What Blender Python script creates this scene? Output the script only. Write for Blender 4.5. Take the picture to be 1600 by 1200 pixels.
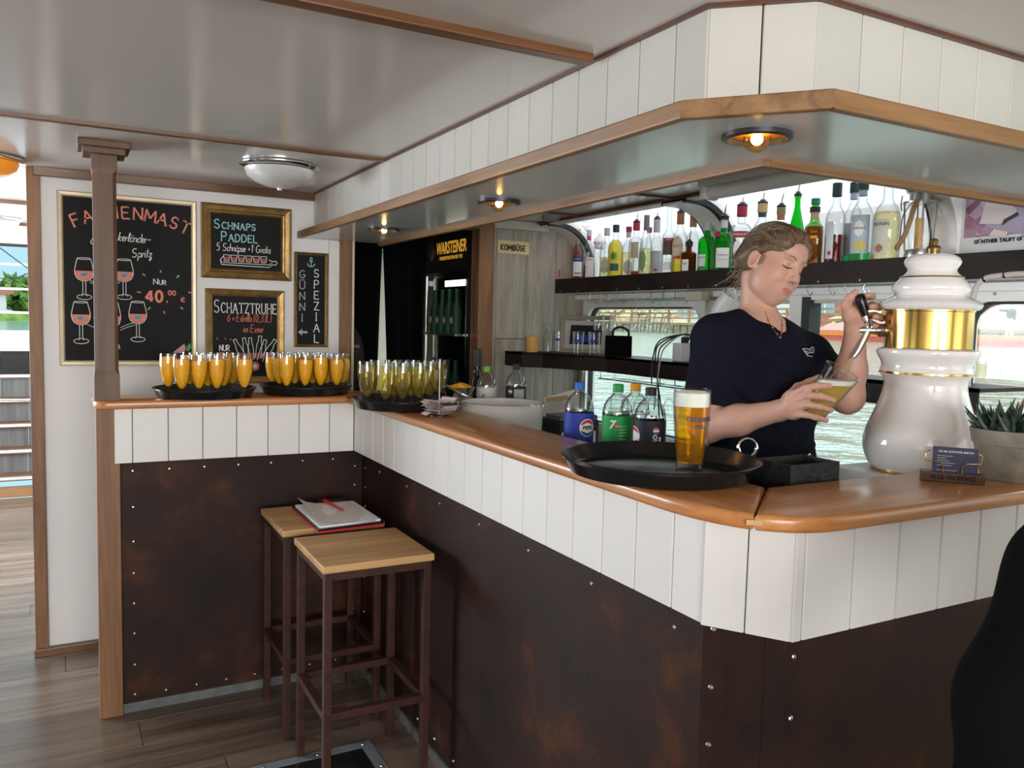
import bpy, bmesh, math, random
import numpy as np
from mathutils import Vector, Matrix
random.seed(7); rng = np.random.RandomState(5)
for _o in list(bpy.data.objects): bpy.data.objects.remove(_o)
SC = bpy.context.scene; COL = SC.collection
PI = math.pi

# ------------------------------------------------------------------ camera
CAMZ = 1.5; FPX = 1272.4
def cam_axes(yaw, pitch, roll):
    f = np.array([math.sin(yaw)*math.cos(pitch), math.cos(yaw)*math.cos(pitch), math.sin(pitch)])
    r = np.array([math.cos(yaw), -math.sin(yaw), 0.0]); u = np.cross(r, f)
    c, s = math.cos(roll), math.sin(roll)
    return c*r+s*u, -s*r+c*u, f
CR, CU, CF = cam_axes(*np.radians([28.472, -4.423, 1.4156]))
C0 = np.array([0, 0, CAMZ])
cam = bpy.data.objects.new('camera', bpy.data.cameras.new('camera')); COL.objects.link(cam)
cam.matrix_world = Matrix(((CR[0], CU[0], -CF[0], 0), (CR[1], CU[1], -CF[1], 0), (CR[2], CU[2], -CF[2], CAMZ), (0, 0, 0, 1)))
cam.data.sensor_width = 36; cam.data.lens = 36*FPX/1600; cam.data.clip_start = .02; cam.data.clip_end = 800
SC.camera = cam
def ray(x, y): return CR*(x-800)/FPX + CU*(600-y)/FPX + CF
def at(x, y, d): return C0 + ray(x, y)*d                      # pixel and distance along the view axis
def on(ax, v, x, y):
    d = ray(x, y); return C0 + d*((v-C0[ax])/d[ax])
def onx(x, y, X): return on(0, X, x, y)
def ony(x, y, Y): return on(1, Y, x, y)
def onz(x, y, Z): return on(2, Z, x, y)

# ------------------------------------------------------------------ world, lights, exposure
W = bpy.data.worlds.new('overcast_sky'); SC.world = W; W.use_nodes = True
WN, WL = W.node_tree.nodes, W.node_tree.links; bg = WN['Background']; bg.inputs[1].default_value = 1.0
wtc = WN.new('ShaderNodeTexCoord'); wsp = WN.new('ShaderNodeVectorMath'); wsp.operation = 'DOT_PRODUCT'; wsp.inputs[1].default_value = (-.10, .995, 0); wmr = WN.new('ShaderNodeMapRange'); wmx = WN.new('ShaderNodeMixRGB'); wmr.interpolation_type = 'SMOOTHSTEP'
WL.new(wtc.outputs['Generated'], wsp.inputs[0]); WL.new(wsp.outputs['Value'], wmr.inputs[0]); wmr.inputs[1].default_value = .95; wmr.inputs[2].default_value = .72
wmx.inputs[1].default_value = (.50, .84, .98, 1); wmx.inputs[2].default_value = (2.15, 2.3, 2.35, 1)      # bright overcast with a hazy blue opening ahead of the bow
WL.new(wmr.outputs[0], wmx.inputs[0]); WL.new(wmx.outputs[0], bg.inputs[0])
def area(name, loc, rot, sx, sy, watts, col=(1, 1, 1)):
    l = bpy.data.lights.new(name, 'AREA'); l.shape = 'RECTANGLE'; l.size = sx; l.size_y = sy; l.energy = watts; l.color = col
    o = bpy.data.objects.new(name, l); COL.objects.link(o); o.location = loc; o.rotation_euler = rot; return o
# added area lamps in place of daylight at unseen openings: rear, right, aft room
area('rear_fill_lamp', (-.7, -3.16, 1.5), (PI/2, 0, 0), 3.4, .95, 180, (1, .98, .96))
area('right_fill_lamp', (2.56, -.9, 1.45), (0, PI/2, 0), .95, 2.6, 4, (.97, .99, 1))
area('aft_fill_lamp', (-2.5, 5.7, 1.45), (0, -PI/2, 0), .9, 2.8, 205, (.88, .94, 1))
try: SC.cycles.transparent_max_bounces = 64; SC.cycles.max_bounces = 10; SC.cycles.sample_clamp_indirect = 6
except Exception: pass
vs = SC.view_settings; vs.view_transform = 'Standard'; vs.look = 'None'; vs.gamma = 1; vs.exposure = 0.0; vs.use_curve_mapping = False

# ------------------------------------------------------------------ materials
def nmat(name):
    m = bpy.data.materials.new(name); m.use_nodes = True
    nt = m.node_tree; return m, nt, nt.nodes['Principled BSDF']
MATS = {}
def mat(name, col, rough=.5, metal=0.0, spec=.5, vary=0.0, noise=0.0, nscale=20, bump=0.0, bscale=60, trans=0, ior=1.45, emit=None, estr=0, coat=0, sss=0):
    if name in MATS: return MATS[name]
    m, nt, b = nmat(name); b.inputs['Roughness'].default_value = rough; b.inputs['Metallic'].default_value = metal
    b.inputs['Specular IOR Level'].default_value = spec; b.inputs['IOR'].default_value = ior
    if trans: b.inputs['Transmission Weight'].default_value = trans
    if coat: b.inputs['Coat Weight'].default_value = coat; b.inputs['Coat Roughness'].default_value = .08
    if sss:
        b.inputs['Subsurface Weight'].default_value = sss; b.inputs['Subsurface Radius'].default_value = (.012, .005, .003); b.inputs['Subsurface Scale'].default_value = 1
    c = (*col, 1)
    N, L = nt.nodes, nt.links
    tc = N.new('ShaderNodeTexCoord'); last = None
    rgb = N.new('ShaderNodeRGB'); rgb.outputs[0].default_value = c; last = rgb.outputs[0]
    if noise:
        n = N.new('ShaderNodeTexNoise'); n.inputs['Scale'].default_value = nscale; n.inputs['Detail'].default_value = 6
        L.new(tc.outputs['Object'], n.inputs['Vector'])
        mr = N.new('ShaderNodeMapRange'); mr.inputs[1].default_value = .3; mr.inputs[2].default_value = .7; mr.inputs[3].default_value = 1-noise; mr.inputs[4].default_value = 1+noise*.6
        L.new(n.outputs[0], mr.inputs[0])
        mx = N.new('ShaderNodeVectorMath'); mx.operation = 'SCALE'; L.new(last, mx.inputs[0]); L.new(mr.outputs[0], mx.inputs['Scale']); last = mx.outputs[0]
    if vary:
        oi = N.new('ShaderNodeObjectInfo'); mr = N.new('ShaderNodeMapRange'); mr.inputs[3].default_value = 1-vary; mr.inputs[4].default_value = 1+vary*.5
        L.new(oi.outputs['Random'], mr.inputs[0])
        mx = N.new('ShaderNodeVectorMath'); mx.operation = 'SCALE'; L.new(last, mx.inputs[0]); L.new(mr.outputs[0], mx.inputs['Scale']); last = mx.outputs[0]
    L.new(last, b.inputs['Base Color'])
    if bump:
        n = N.new('ShaderNodeTexNoise'); n.inputs['Scale'].default_value = bscale; n.inputs['Detail'].default_value = 4
        L.new(tc.outputs['Object'], n.inputs['Vector']); bp = N.new('ShaderNodeBump'); bp.inputs['Strength'].default_value = bump; bp.inputs['Distance'].default_value = .01
        L.new(n.outputs[0], bp.inputs['Height']); L.new(bp.outputs[0], b.inputs['Normal'])
    if emit: b.inputs['Emission Color'].default_value = (*emit, 1); b.inputs['Emission Strength'].default_value = estr
    MATS[name] = m; return m
def wood(name, c1, c2, axis='x', scale=9, rough=.4, bump=.12, stretch=.07, vary=0.0, spec=.5, coat=0, dark=None):
    """grain along one axis: noise stretched along it, plus fine pores"""
    m, nt, b = nmat(name); N, L = nt.nodes, nt.links
    tc = N.new('ShaderNodeTexCoord'); mp = N.new('ShaderNodeMapping')
    oi = N.new('ShaderNodeObjectInfo'); ad = N.new('ShaderNodeVectorMath'); ad.operation = 'ADD'
    sc = N.new('ShaderNodeVectorMath'); sc.operation = 'SCALE'; sc.inputs['Scale'].default_value = 7
    cb = N.new('ShaderNodeCombineXYZ'); [L.new(oi.outputs['Random'], cb.inputs[i]) for i in range(3)]
    L.new(cb.outputs[0], sc.inputs[0]); L.new(tc.outputs['Object'], ad.inputs[0]); L.new(sc.outputs[0], ad.inputs[1]); L.new(ad.outputs[0], mp.inputs[0])
    s = [scale]*3; s['xyz'.index(axis)] = scale*stretch; mp.inputs['Scale'].default_value = s
    n = N.new('ShaderNodeTexNoise'); n.inputs['Scale'].default_value = 1.6; n.inputs['Detail'].default_value = 5; n.inputs['Distortion'].default_value = .9
    L.new(mp.outputs[0], n.inputs['Vector'])
    n2 = N.new('ShaderNodeTexNoise'); n2.inputs['Scale'].default_value = 9; n2.inputs['Detail'].default_value = 3; L.new(mp.outputs[0], n2.inputs['Vector'])
    mxf = N.new('ShaderNodeMath'); mxf.operation = 'MULTIPLY_ADD'; mxf.inputs[1].default_value = .35; L.new(n2.outputs[0], mxf.inputs[0])
    m2 = N.new('ShaderNodeMath'); m2.operation = 'MULTIPLY'; m2.inputs[1].default_value = .75; L.new(n.outputs[0], m2.inputs[0]); L.new(m2.outputs[0], mxf.inputs[2])
    cr = N.new('ShaderNodeValToRGB'); e = cr.color_ramp.elements; e[0].position = .36; e[0].color = (*c1, 1); e[1].position = .70; e[1].color = (*c2, 1)
    L.new(mxf.outputs[0], cr.inputs[0]); last = cr.outputs[0]
    if vary:
        mr = N.new('ShaderNodeMapRange'); mr.inputs[3].default_value = 1-vary; mr.inputs[4].default_value = 1+vary*.6; L.new(oi.outputs['Random'], mr.inputs[0])
        mx = N.new('ShaderNodeVectorMath'); mx.operation = 'SCALE'; L.new(last, mx.inputs[0]); L.new(mr.outputs[0], mx.inputs['Scale']); last = mx.outputs[0]
    L.new(last, b.inputs['Base Color']); b.inputs['Roughness'].default_value = rough; b.inputs['Specular IOR Level'].default_value = spec
    if coat: b.inputs['Coat Weight'].default_value = coat; b.inputs['Coat Roughness'].default_value = .12
    bp = N.new('ShaderNodeBump'); bp.inputs['Strength'].default_value = bump; bp.inputs['Distance'].default_value = .004
    L.new(mxf.outputs[0], bp.inputs['Height']); L.new(bp.outputs[0], b.inputs['Normal'])
    MATS[name] = m; return m
def glassy(name, tint=(1, 1, 1), refl=1.0, rough=.02, ior=1.45, haze=0.0, hazecol=(1, 1, 1), edge=.55):
    """clear thin glass or liquid: tinted transmission with a Fresnel reflection, optional milky share"""
    m = bpy.data.materials.new(name); m.use_nodes = True; nt = m.node_tree; N, L = nt.nodes, nt.links
    N.remove(N['Principled BSDF']); out = N['Material Output']
    t = N.new('ShaderNodeBsdfTransparent'); t.inputs[0].default_value = (*tint, 1)
    g = N.new('ShaderNodeBsdfGlossy'); g.inputs['Roughness'].default_value = rough
    f0 = ((ior-1)/(ior+1))**2; lw = N.new('ShaderNodeLayerWeight'); lw.inputs[0].default_value = .5
    pw = N.new('ShaderNodeMath'); pw.operation = 'POWER'; pw.inputs[1].default_value = 3.0; L.new(lw.outputs['Facing'], pw.inputs[0])
    ml = N.new('ShaderNodeMath'); ml.operation = 'MULTIPLY_ADD'; ml.inputs[1].default_value = refl*.75; ml.inputs[2].default_value = refl*f0; ml.use_clamp = True; L.new(pw.outputs[0], ml.inputs[0])
    ed = N.new('ShaderNodeMixRGB'); ed.inputs[1].default_value = (*tint, 1); ed.inputs[2].default_value = (tint[0]*edge, tint[1]*edge, tint[2]*edge, 1)   # longer path at the rim absorbs more
    L.new(pw.outputs[0], ed.inputs[0]); L.new(ed.outputs[0], t.inputs[0])
    last = t.outputs[0]
    if haze:
        d = N.new('ShaderNodeBsdfDiffuse'); d.inputs[0].default_value = (*hazecol, 1)
        tl = N.new('ShaderNodeBsdfTranslucent'); tl.inputs[0].default_value = (*hazecol, 1)
        a = N.new('ShaderNodeMixShader'); a.inputs[0].default_value = .5; L.new(d.outputs[0], a.inputs[1]); L.new(tl.outputs[0], a.inputs[2])
        h = N.new('ShaderNodeMixShader'); h.inputs[0].default_value = haze; L.new(last, h.inputs[1]); L.new(a.outputs[0], h.inputs[2]); last = h.outputs[0]
    mx = N.new('ShaderNodeMixShader'); L.new(ml.outputs[0], mx.inputs[0]); L.new(last, mx.inputs[1]); L.new(g.outputs[0], mx.inputs[2])
    L.new(mx.outputs[0], out.inputs[0]); MATS[name] = m; return m

M = MATS
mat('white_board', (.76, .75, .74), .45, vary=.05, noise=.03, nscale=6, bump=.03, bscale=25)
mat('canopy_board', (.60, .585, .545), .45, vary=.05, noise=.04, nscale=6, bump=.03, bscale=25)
mat('white_wall', (.80, .785, .79), .55, noise=.02, nscale=3, bump=.04, bscale=30)
mat('ceiling_paint', (.66, .645, .625), .17, spec=.5, noise=.03, nscale=1.5, bump=.012, bscale=7)
mat('soffit_paint', (.66, .70, .70), .16, spec=.55, noise=.03, nscale=3, bump=.015, bscale=9)
mat('dark_backing', (.05, .03, .025), .8)
mat('black_plastic', (.008, .008, .009), .22, spec=.5)
mat('black_matte', (.006, .006, .007), .7)
mat('black_cloth', (.004, .004, .005), .95, spec=.1)
mat('chrome', (.75, .74, .72), .12, 1.0)
mat('steel', (.55, .54, .52), .3, 1.0)
mat('grey_metal', (.22, .25, .28), .5, .3, noise=.2, nscale=14)
mat('brass', (.66, .44, .13), .18, 1.0)
mat('old_brass', (.42, .29, .12), .3, 1.0, noise=.3)
mat('porcelain', (.90, .87, .87), .07, coat=.6)
mat('gold_frame', (.36, .23, .085), .38, .75, noise=.35, nscale=30, bump=.1, bscale=80)
mat('pale_gold_frame', (.62, .52, .36), .4, .35, noise=.12, nscale=12)
mat('chalkboard', (.009, .009, .010), .6, 0, .22, noise=.25, nscale=8)
mat('chalk_white', (.82, .82, .80), .9); mat('chalk_red', (.62, .17, .12), .9); mat('chalk_coral', (.80, .28, .20), .9)
mat('chalk_cyan', (.36, .68, .70), .9); mat('chalk_blue', (.16, .38, .55), .9); mat('chalk_green', (.20, .55, .38), .9)
mat('chalk_grey', (.42, .45, .46), .9); mat('chalk_brick', (.40, .10, .09), .9); mat('chalk_pink', (.60, .34, .32), .9); mat('chalk_leaf', (.10, .30, .12), .9)
mat('gasket', (.02, .02, .022), .6); mat('white_paint', (.78, .77, .75), .35); mat('cream_paint', (.58, .53, .43), .45, noise=.05)
mat('paper', (.85, .85, .87), .8); mat('manila', (.62, .43, .18), .8); mat('pink_paper', (.72, .60, .62), .8)
mat('red_plastic', (.55, .02, .03), .3); mat('plinth', (.12, .13, .125), .6, noise=.25)
mat('white_plastic', (.80, .80, .80), .35); mat('cable', (.02, .02, .02), .5); mat('hose', (.62, .54, .50), .5)
glassy('glass', (.975, .985, .98), .75)
glassy('window_glass', (.95, .985, .98), .4, edge=.9)
glassy('pet', (.96, .98, .98), 1.3, .05)
glassy('champagne', (.985, .92, .60), .8, .02, 1.33, haze=.10, hazecol=(.9, .66, .2))
glassy('lager', (.95, .64, .07), .6, .02, 1.33, haze=.22, hazecol=(.85, .50, .05))
glassy('cloudy_beer', (1, .86, .32), .6, .02, 1.33, haze=.6, hazecol=(1, .80, .24), edge=.85)
mat('orange_juice', (.90, .42, .015), .3, spec=.4, sss=.0)
mat('foam', (.88, .86, .80), .9)
glassy('acrylic_roof', (.97, .97, 1.0), .2, .1, haze=.55, hazecol=(.97, .96, .99), edge=1)
wood('oak_counter', (.31, .108, .030), (.60, .26, .083), 'x', 10, .30, .06, coat=.22)
wood('oak_counter_y', (.275, .094, .026), (.55, .23, .072), 'y', 10, .30, .06, coat=.22)
wood('soffit_wood', (.17, .082, .032), (.33, .18, .078), 'y', 14, .45, .1)
wood('soffit_wood_x', (.17, .082, .032), (.33, .18, .078), 'x', 14, .45, .1)
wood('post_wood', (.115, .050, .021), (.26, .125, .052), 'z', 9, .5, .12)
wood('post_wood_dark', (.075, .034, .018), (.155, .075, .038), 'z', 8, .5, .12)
wood('mahogany', (.085, .032, .011), (.18, .074, .026), 'x', 14, .35, .06)
wood('mahogany_y', (.07, .020, .011), (.13, .042, .022), 'y', 14, .35, .06)
wood('frame_wood', (.14, .060, .025), (.30, .15, .068), 'z', 10, .5, .1)
wood('stool_oak', (.36, .19, .07), (.60, .36, .155), 'x', 9, .45, .1)
wood('plank_floor', (.075, .052, .038), (.20, .145, .105), 'x', 5, .27, .12, .06, vary=.3)
wood('grey_panel', (.24, .20, .16), (.44, .395, .335), 'z', 13, .5, .2, .09, vary=.14)
wood('riser_wood', (.05, .047, .045), (.13, .125, .12), 'z', 8, .5, .15, .06)
wood('walnut', (.06, .025, .014), (.15, .07, .04), 'x', 16, .4, .1)
wood('boat_wood', (.30, .12, .05), (.5, .22, .10), 'y', 3, .4, .1)

def rust_mat():
    m, nt, b = nmat('rust_steel'); N, L = nt.nodes, nt.links
    tc = N.new('ShaderNodeTexCoord'); n = N.new('ShaderNodeTexNoise'); n.inputs['Scale'].default_value = 3.5; n.inputs['Detail'].default_value = 8; n.inputs['Roughness'].default_value = .65
    L.new(tc.outputs['Object'], n.inputs['Vector'])
    cr = N.new('ShaderNodeValToRGB'); e = cr.color_ramp.elements
    e[0].position = .35; e[0].color = (.013, .0068, .0058, 1); e[1].position = .75; e[1].color = (.105, .034, .011, 1)
    x = e.new(.55); x.color = (.027, .0110, .0070, 1); L.new(n.outputs[0], cr.inputs[0]); L.new(cr.outputs[0], b.inputs['Base Color'])
    b.inputs['Roughness'].default_value = .55; b.inputs['Metallic'].default_value = 0; b.inputs['Specular IOR Level'].default_value = .22
    n2 = N.new('ShaderNodeTexNoise'); n2.inputs['Scale'].default_value = 130; L.new(tc.outputs['Object'], n2.inputs['Vector'])
    bp = N.new('ShaderNodeBump'); bp.inputs['Strength'].default_value = .12; bp.inputs['Distance'].default_value = .004; L.new(n2.outputs[0], bp.inputs['Height']); L.new(bp.outputs[0], b.inputs['Normal'])
    MATS['rust_steel'] = m
rust_mat()
mat('stool_iron', (.050, .017, .010), .5, .2, noise=.35, nscale=25)
mat('shelf_steel', (.022, .012, .010), .5, 0, .2, noise=.5, nscale=9)

# ------------------------------------------------------------------ mesh builder
class MB:
    def __init__(s): s.v = []; s.f = []; s.mi = []; s.cur = 0; s.brk = []
    def add(s, vs, fs):
        o = len(s.v); s.v += [tuple(map(float, p)) for p in vs]; s.f += [tuple(o+i for i in f) for f in fs]; s.mi += [s.cur]*len(fs); return s
    def box(s, x0, y0, z0, x1, y1, z1, ch=0):
        x0, x1 = min(x0, x1), max(x0, x1); y0, y1 = min(y0, y1), max(y0, y1); z0, z1 = min(z0, z1), max(z0, z1)
        if ch <= 0:
            return s.add([(x0, y0, z0), (x1, y0, z0), (x1, y1, z0), (x0, y1, z0), (x0, y0, z1), (x1, y0, z1), (x1, y1, z1), (x0, y1, z1)],
                [(0, 3, 2, 1), (4, 5, 6, 7), (0, 1, 5, 4), (1, 2, 6, 5), (2, 3, 7, 6), (3, 0, 4, 7)])
        bm = bmesh.new(); bmesh.ops.create_cube(bm, size=1)
        for v in bm.verts: v.co = ((x0+x1)/2+v.co.x*(x1-x0), (y0+y1)/2+v.co.y*(y1-y0), (z0+z1)/2+v.co.z*(z1-z0))
        bmesh.ops.bevel(bm, geom=bm.edges[:], offset=ch, segments=2, profile=.6, affect='EDGES')
        bm.verts.index_update(); s.add([v.co[:] for v in bm.verts], [[v.index for v in f.verts] for f in bm.faces]); bm.free(); return s
    def obox(s, c, ax, ay, az, hx, hy, hz):
        """box with own axes"""
        c, ax, ay, az = [np.array(q, float) for q in (c, ax, ay, az)]
        P = [c+ax*hx*i+ay*hy*j+az*hz*k for k in (-1, 1) for i, j in ((-1, -1), (1, -1), (1, 1), (-1, 1))]
        return s.add(P, [(0, 3, 2, 1), (4, 5, 6, 7), (0, 1, 5, 4), (1, 2, 6, 5), (2, 3, 7, 6), (3, 0, 4, 7)])
    def prism(s, poly, z0, z1, ch=0):
        """polygon (x, y) extruded in z, optional rounded top and bottom rim"""
        a = sum(poly[i][0]*poly[(i+1) % len(poly)][1]-poly[(i+1) % len(poly)][0]*poly[i][1] for i in range(len(poly)))
        if a < 0: poly = poly[::-1]
        bm = bmesh.new(); vs = [bm.verts.new((p[0], p[1], z0)) for p in poly]; f = bm.faces.new(vs)
        r = bmesh.ops.extrude_face_region(bm, geom=[f])
        for v in r['geom']:
            if isinstance(v, bmesh.types.BMVert): v.co.z = z1
        bmesh.ops.recalc_face_normals(bm, faces=bm.faces[:])
        if ch:
            ed = [e for e in bm.edges if abs(e.verts[0].co.z-e.verts[1].co.z) < 1e-6]
            bmesh.ops.bevel(bm, geom=ed, offset=ch, segments=3, profile=.5, affect='EDGES')
        bm.verts.index_update(); s.add([v.co[:] for v in bm.verts], [[v.index for v in f.verts] for f in bm.faces]); bm.free(); return s
    def lathe(s, prof, n=24, c=(0, 0, 0), axis=None, cap=True):
        """profile of (radius, height); revolved about z through c, or about an axis vector"""
        c = np.array(c, float)
        if axis is None: U, V, Wz = np.eye(3)
        else:
            Wz = np.array(axis, float); Wz /= np.linalg.norm(Wz); U = np.cross(Wz, [0, 0, 1.0] if abs(Wz[2]) < .9 else [1.0, 0, 0]); U /= np.linalg.norm(U); V = np.cross(Wz, U)
        vs = []; fs = []
        for r, h in prof:
            for i in range(n):
                a = 2*PI*i/n; vs.append(c+U*r*math.cos(a)+V*r*math.sin(a)+Wz*h)
        for k in range(len(prof)-1):
            for i in range(n):
                j = (i+1) % n; fs.append((k*n+i, k*n+j, (k+1)*n+j, (k+1)*n+i))
        if cap:
            if prof[0][0] > 1e-5: fs.append(tuple(range(n-1, -1, -1)))
            if prof[-1][0] > 1e-5: fs.append(tuple((len(prof)-1)*n+i for i in range(n)))
        return s.add(vs, fs)
    def tube(s, pts, r, n=8, closed=False, cap=True):
        pts = [np.array(p, float) for p in pts]; m = len(pts); rr = r if hasattr(r, '__len__') else [r]*m
        vs = []; fs = []; up = None
        for i, p in enumerate(pts):
            if closed: t = pts[(i+1) % m]-pts[i-1]
            else: t = pts[min(i+1, m-1)]-pts[max(i-1, 0)]
            t = t/(np.linalg.norm(t)+1e-12)
            if up is None:
                up = np.cross(t, [0, 0, 1.0] if abs(t[2]) < .9 else [1.0, 0, 0])
            up = up-t*np.dot(up, t); up /= np.linalg.norm(up)+1e-12; w = np.cross(t, up)
            for k in range(n):
                a = 2*PI*k/n+PI/n; vs.append(p+(up*math.cos(a)+w*math.sin(a))*rr[i])
        for i in range(m if closed else m-1):
            j = (i+1) % m
            for k in range(n): q = (k+1) % n; fs.append((i*n+k, i*n+q, j*n+q, j*n+k))
        if cap and not closed: fs.append(tuple(range(n-1, -1, -1))); fs.append(tuple((m-1)*n+k for k in range(n)))
        return s.add(vs, fs)
    def strip(s, pts, width, nrm, thick=.0006):
        """flat stroke along a polyline lying in a plane of normal nrm"""
        nrm = np.array(nrm, float); pts = [np.array(p, float) for p in pts]
        for i in range(1, len(pts)-1):                        # sharp corners end one stroke and start the next
            a, b = pts[i]-pts[i-1], pts[i+1]-pts[i]; c = np.dot(a, b)/(np.linalg.norm(a)*np.linalg.norm(b)+1e-12)
            if c < .55: s.strip(pts[:i+1], width, nrm, thick); return s.strip(pts[i:], width, nrm, thick*1.05)
        closed = np.linalg.norm(pts[0]-pts[-1]) < 1e-7 and len(pts) > 2
        if closed: pts = pts[:-1]
        m = len(pts); L = []; R = []
        for i in range(m):
            if closed: t = pts[(i+1) % m]-pts[i-1]
            else: t = pts[min(i+1, m-1)]-pts[max(i-1, 0)]
            t = t/(np.linalg.norm(t)+1e-12); w = np.cross(nrm, t)*width/2; L.append(pts[i]+w+nrm*thick); R.append(pts[i]-w+nrm*thick)
        fs = [(i, i+1 if i+1 < m else 0, (i+1 if i+1 < m else 0)+m, i+m) for i in range(m if closed else m-1)]
        return s.add(L+R, [tuple(reversed(f)) for f in fs])
    def poly(s, pts, nrm=(0, -1, 0), thick=.0006):
        nrm = np.array(nrm, float); P = [np.array(p, float)+nrm*thick for p in pts]
        k = np.cross(P[1]-P[0], P[2]-P[1]); f = list(range(len(P)))
        if np.dot(k, nrm) < 0: f.reverse()
        return s.add(P, [tuple(f)])
    def ball(s, c, r, nu=12, nv=8):
        r = r if hasattr(r, '__len__') else (r, r, r); vs = [(c[0], c[1], c[2]-r[2])]; fs = []
        for j in range(1, nv):
            b = -PI/2+PI*j/nv
            for i in range(nu): a = 2*PI*i/nu; vs.append((c[0]+r[0]*math.cos(b)*math.cos(a), c[1]+r[1]*math.cos(b)*math.sin(a), c[2]+r[2]*math.sin(b)))
        vs.append((c[0], c[1], c[2]+r[2])); T = len(vs)-1
        for i in range(nu):
            q = (i+1) % nu; fs.append((0, 1+q, 1+i)); fs.append((T, T-nu+i, T-nu+q))
            for j in range(nv-2): fs.append((1+j*nu+i, 1+j*nu+q, 1+(j+1)*nu+q, 1+(j+1)*nu+i))
        return s.add(vs, fs)
    def xform(s, mtx, start=0):
        for i in range(start, len(s.v)): s.v[i] = tuple(mtx @ Vector(s.v[i]))
        return s
    def build(s, name, m, parent=None, origin=None, smooth=False, local=False, angle=40):
        """vertices are world coordinates unless local; the origin follows the parent or is given"""
        me = bpy.data.meshes.new(name)
        og = np.array(origin if origin is not None else worg(parent), float)
        vs = s.v if local else [tuple(np.array(p)-og) for p in s.v]
        me.from_pydata(vs, [], s.f)
        for mm in (m if isinstance(m, (list, tuple)) else [m]): me.materials.append(MATS[mm] if isinstance(mm, str) else mm)
        if any(s.mi): me.polygons.foreach_set('material_index', s.mi)
        if smooth:
            me.polygons.foreach_set('use_smooth', [True]*len(me.polygons))
            me.set_sharp_from_angle(angle=math.radians(angle))
        me.update(); o = bpy.data.objects.new(name, me); COL.objects.link(o)
        if parent: o.parent = parent; o.location = og-np.array(worg(parent)) if origin is not None and not local else (0, 0, 0)
        elif not local: o.location = og
        return o
def worg(p):
    o = np.zeros(3)
    while p is not None: o = o+np.array(p.location[:]); p = p.parent
    return o
def tag(o, label=None, cat=None, group=None, kind=None):
    if label: o['label'] = label
    if cat: o['category'] = cat
    if group: o['group'] = group
    if kind: o['kind'] = kind
    return o
def thing(name, label, cat, loc=(0, 0, 0), rz=0, group=None, kind=None):
    o = bpy.data.objects.new(name, None); COL.objects.link(o); o.location = loc; o.rotation_euler = (0, 0, rz); o.empty_display_size = .05
    return tag(o, label, cat, group, kind)
def dup(root, loc=None, rz=None, label=None, group=None, parent=None):
    r = root.copy(); COL.objects.link(r)
    if loc is not None: r.location = loc
    if rz is not None: r.rotation_euler = (0, 0, rz)
    if label: r['label'] = label
    if group: r['group'] = group
    if parent: r.parent = parent
    for ch in list(root.children):
        c = ch.copy(); COL.objects.link(c); c.parent = r
        for g in list(ch.children): d = g.copy(); COL.objects.link(d); d.parent = c
    return r
def inst(src, name, parent, loc, rot=None, mtx=None):
    """another object that shares the mesh of src"""
    o = bpy.data.objects.new(name, src.data if hasattr(src, 'data') else src); COL.objects.link(o); o.parent = parent
    o.location = np.array(loc)-worg(parent)
    if rot is not None: o.rotation_euler = rot
    return o
def struct(o): o['kind'] = 'structure'; return o

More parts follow.
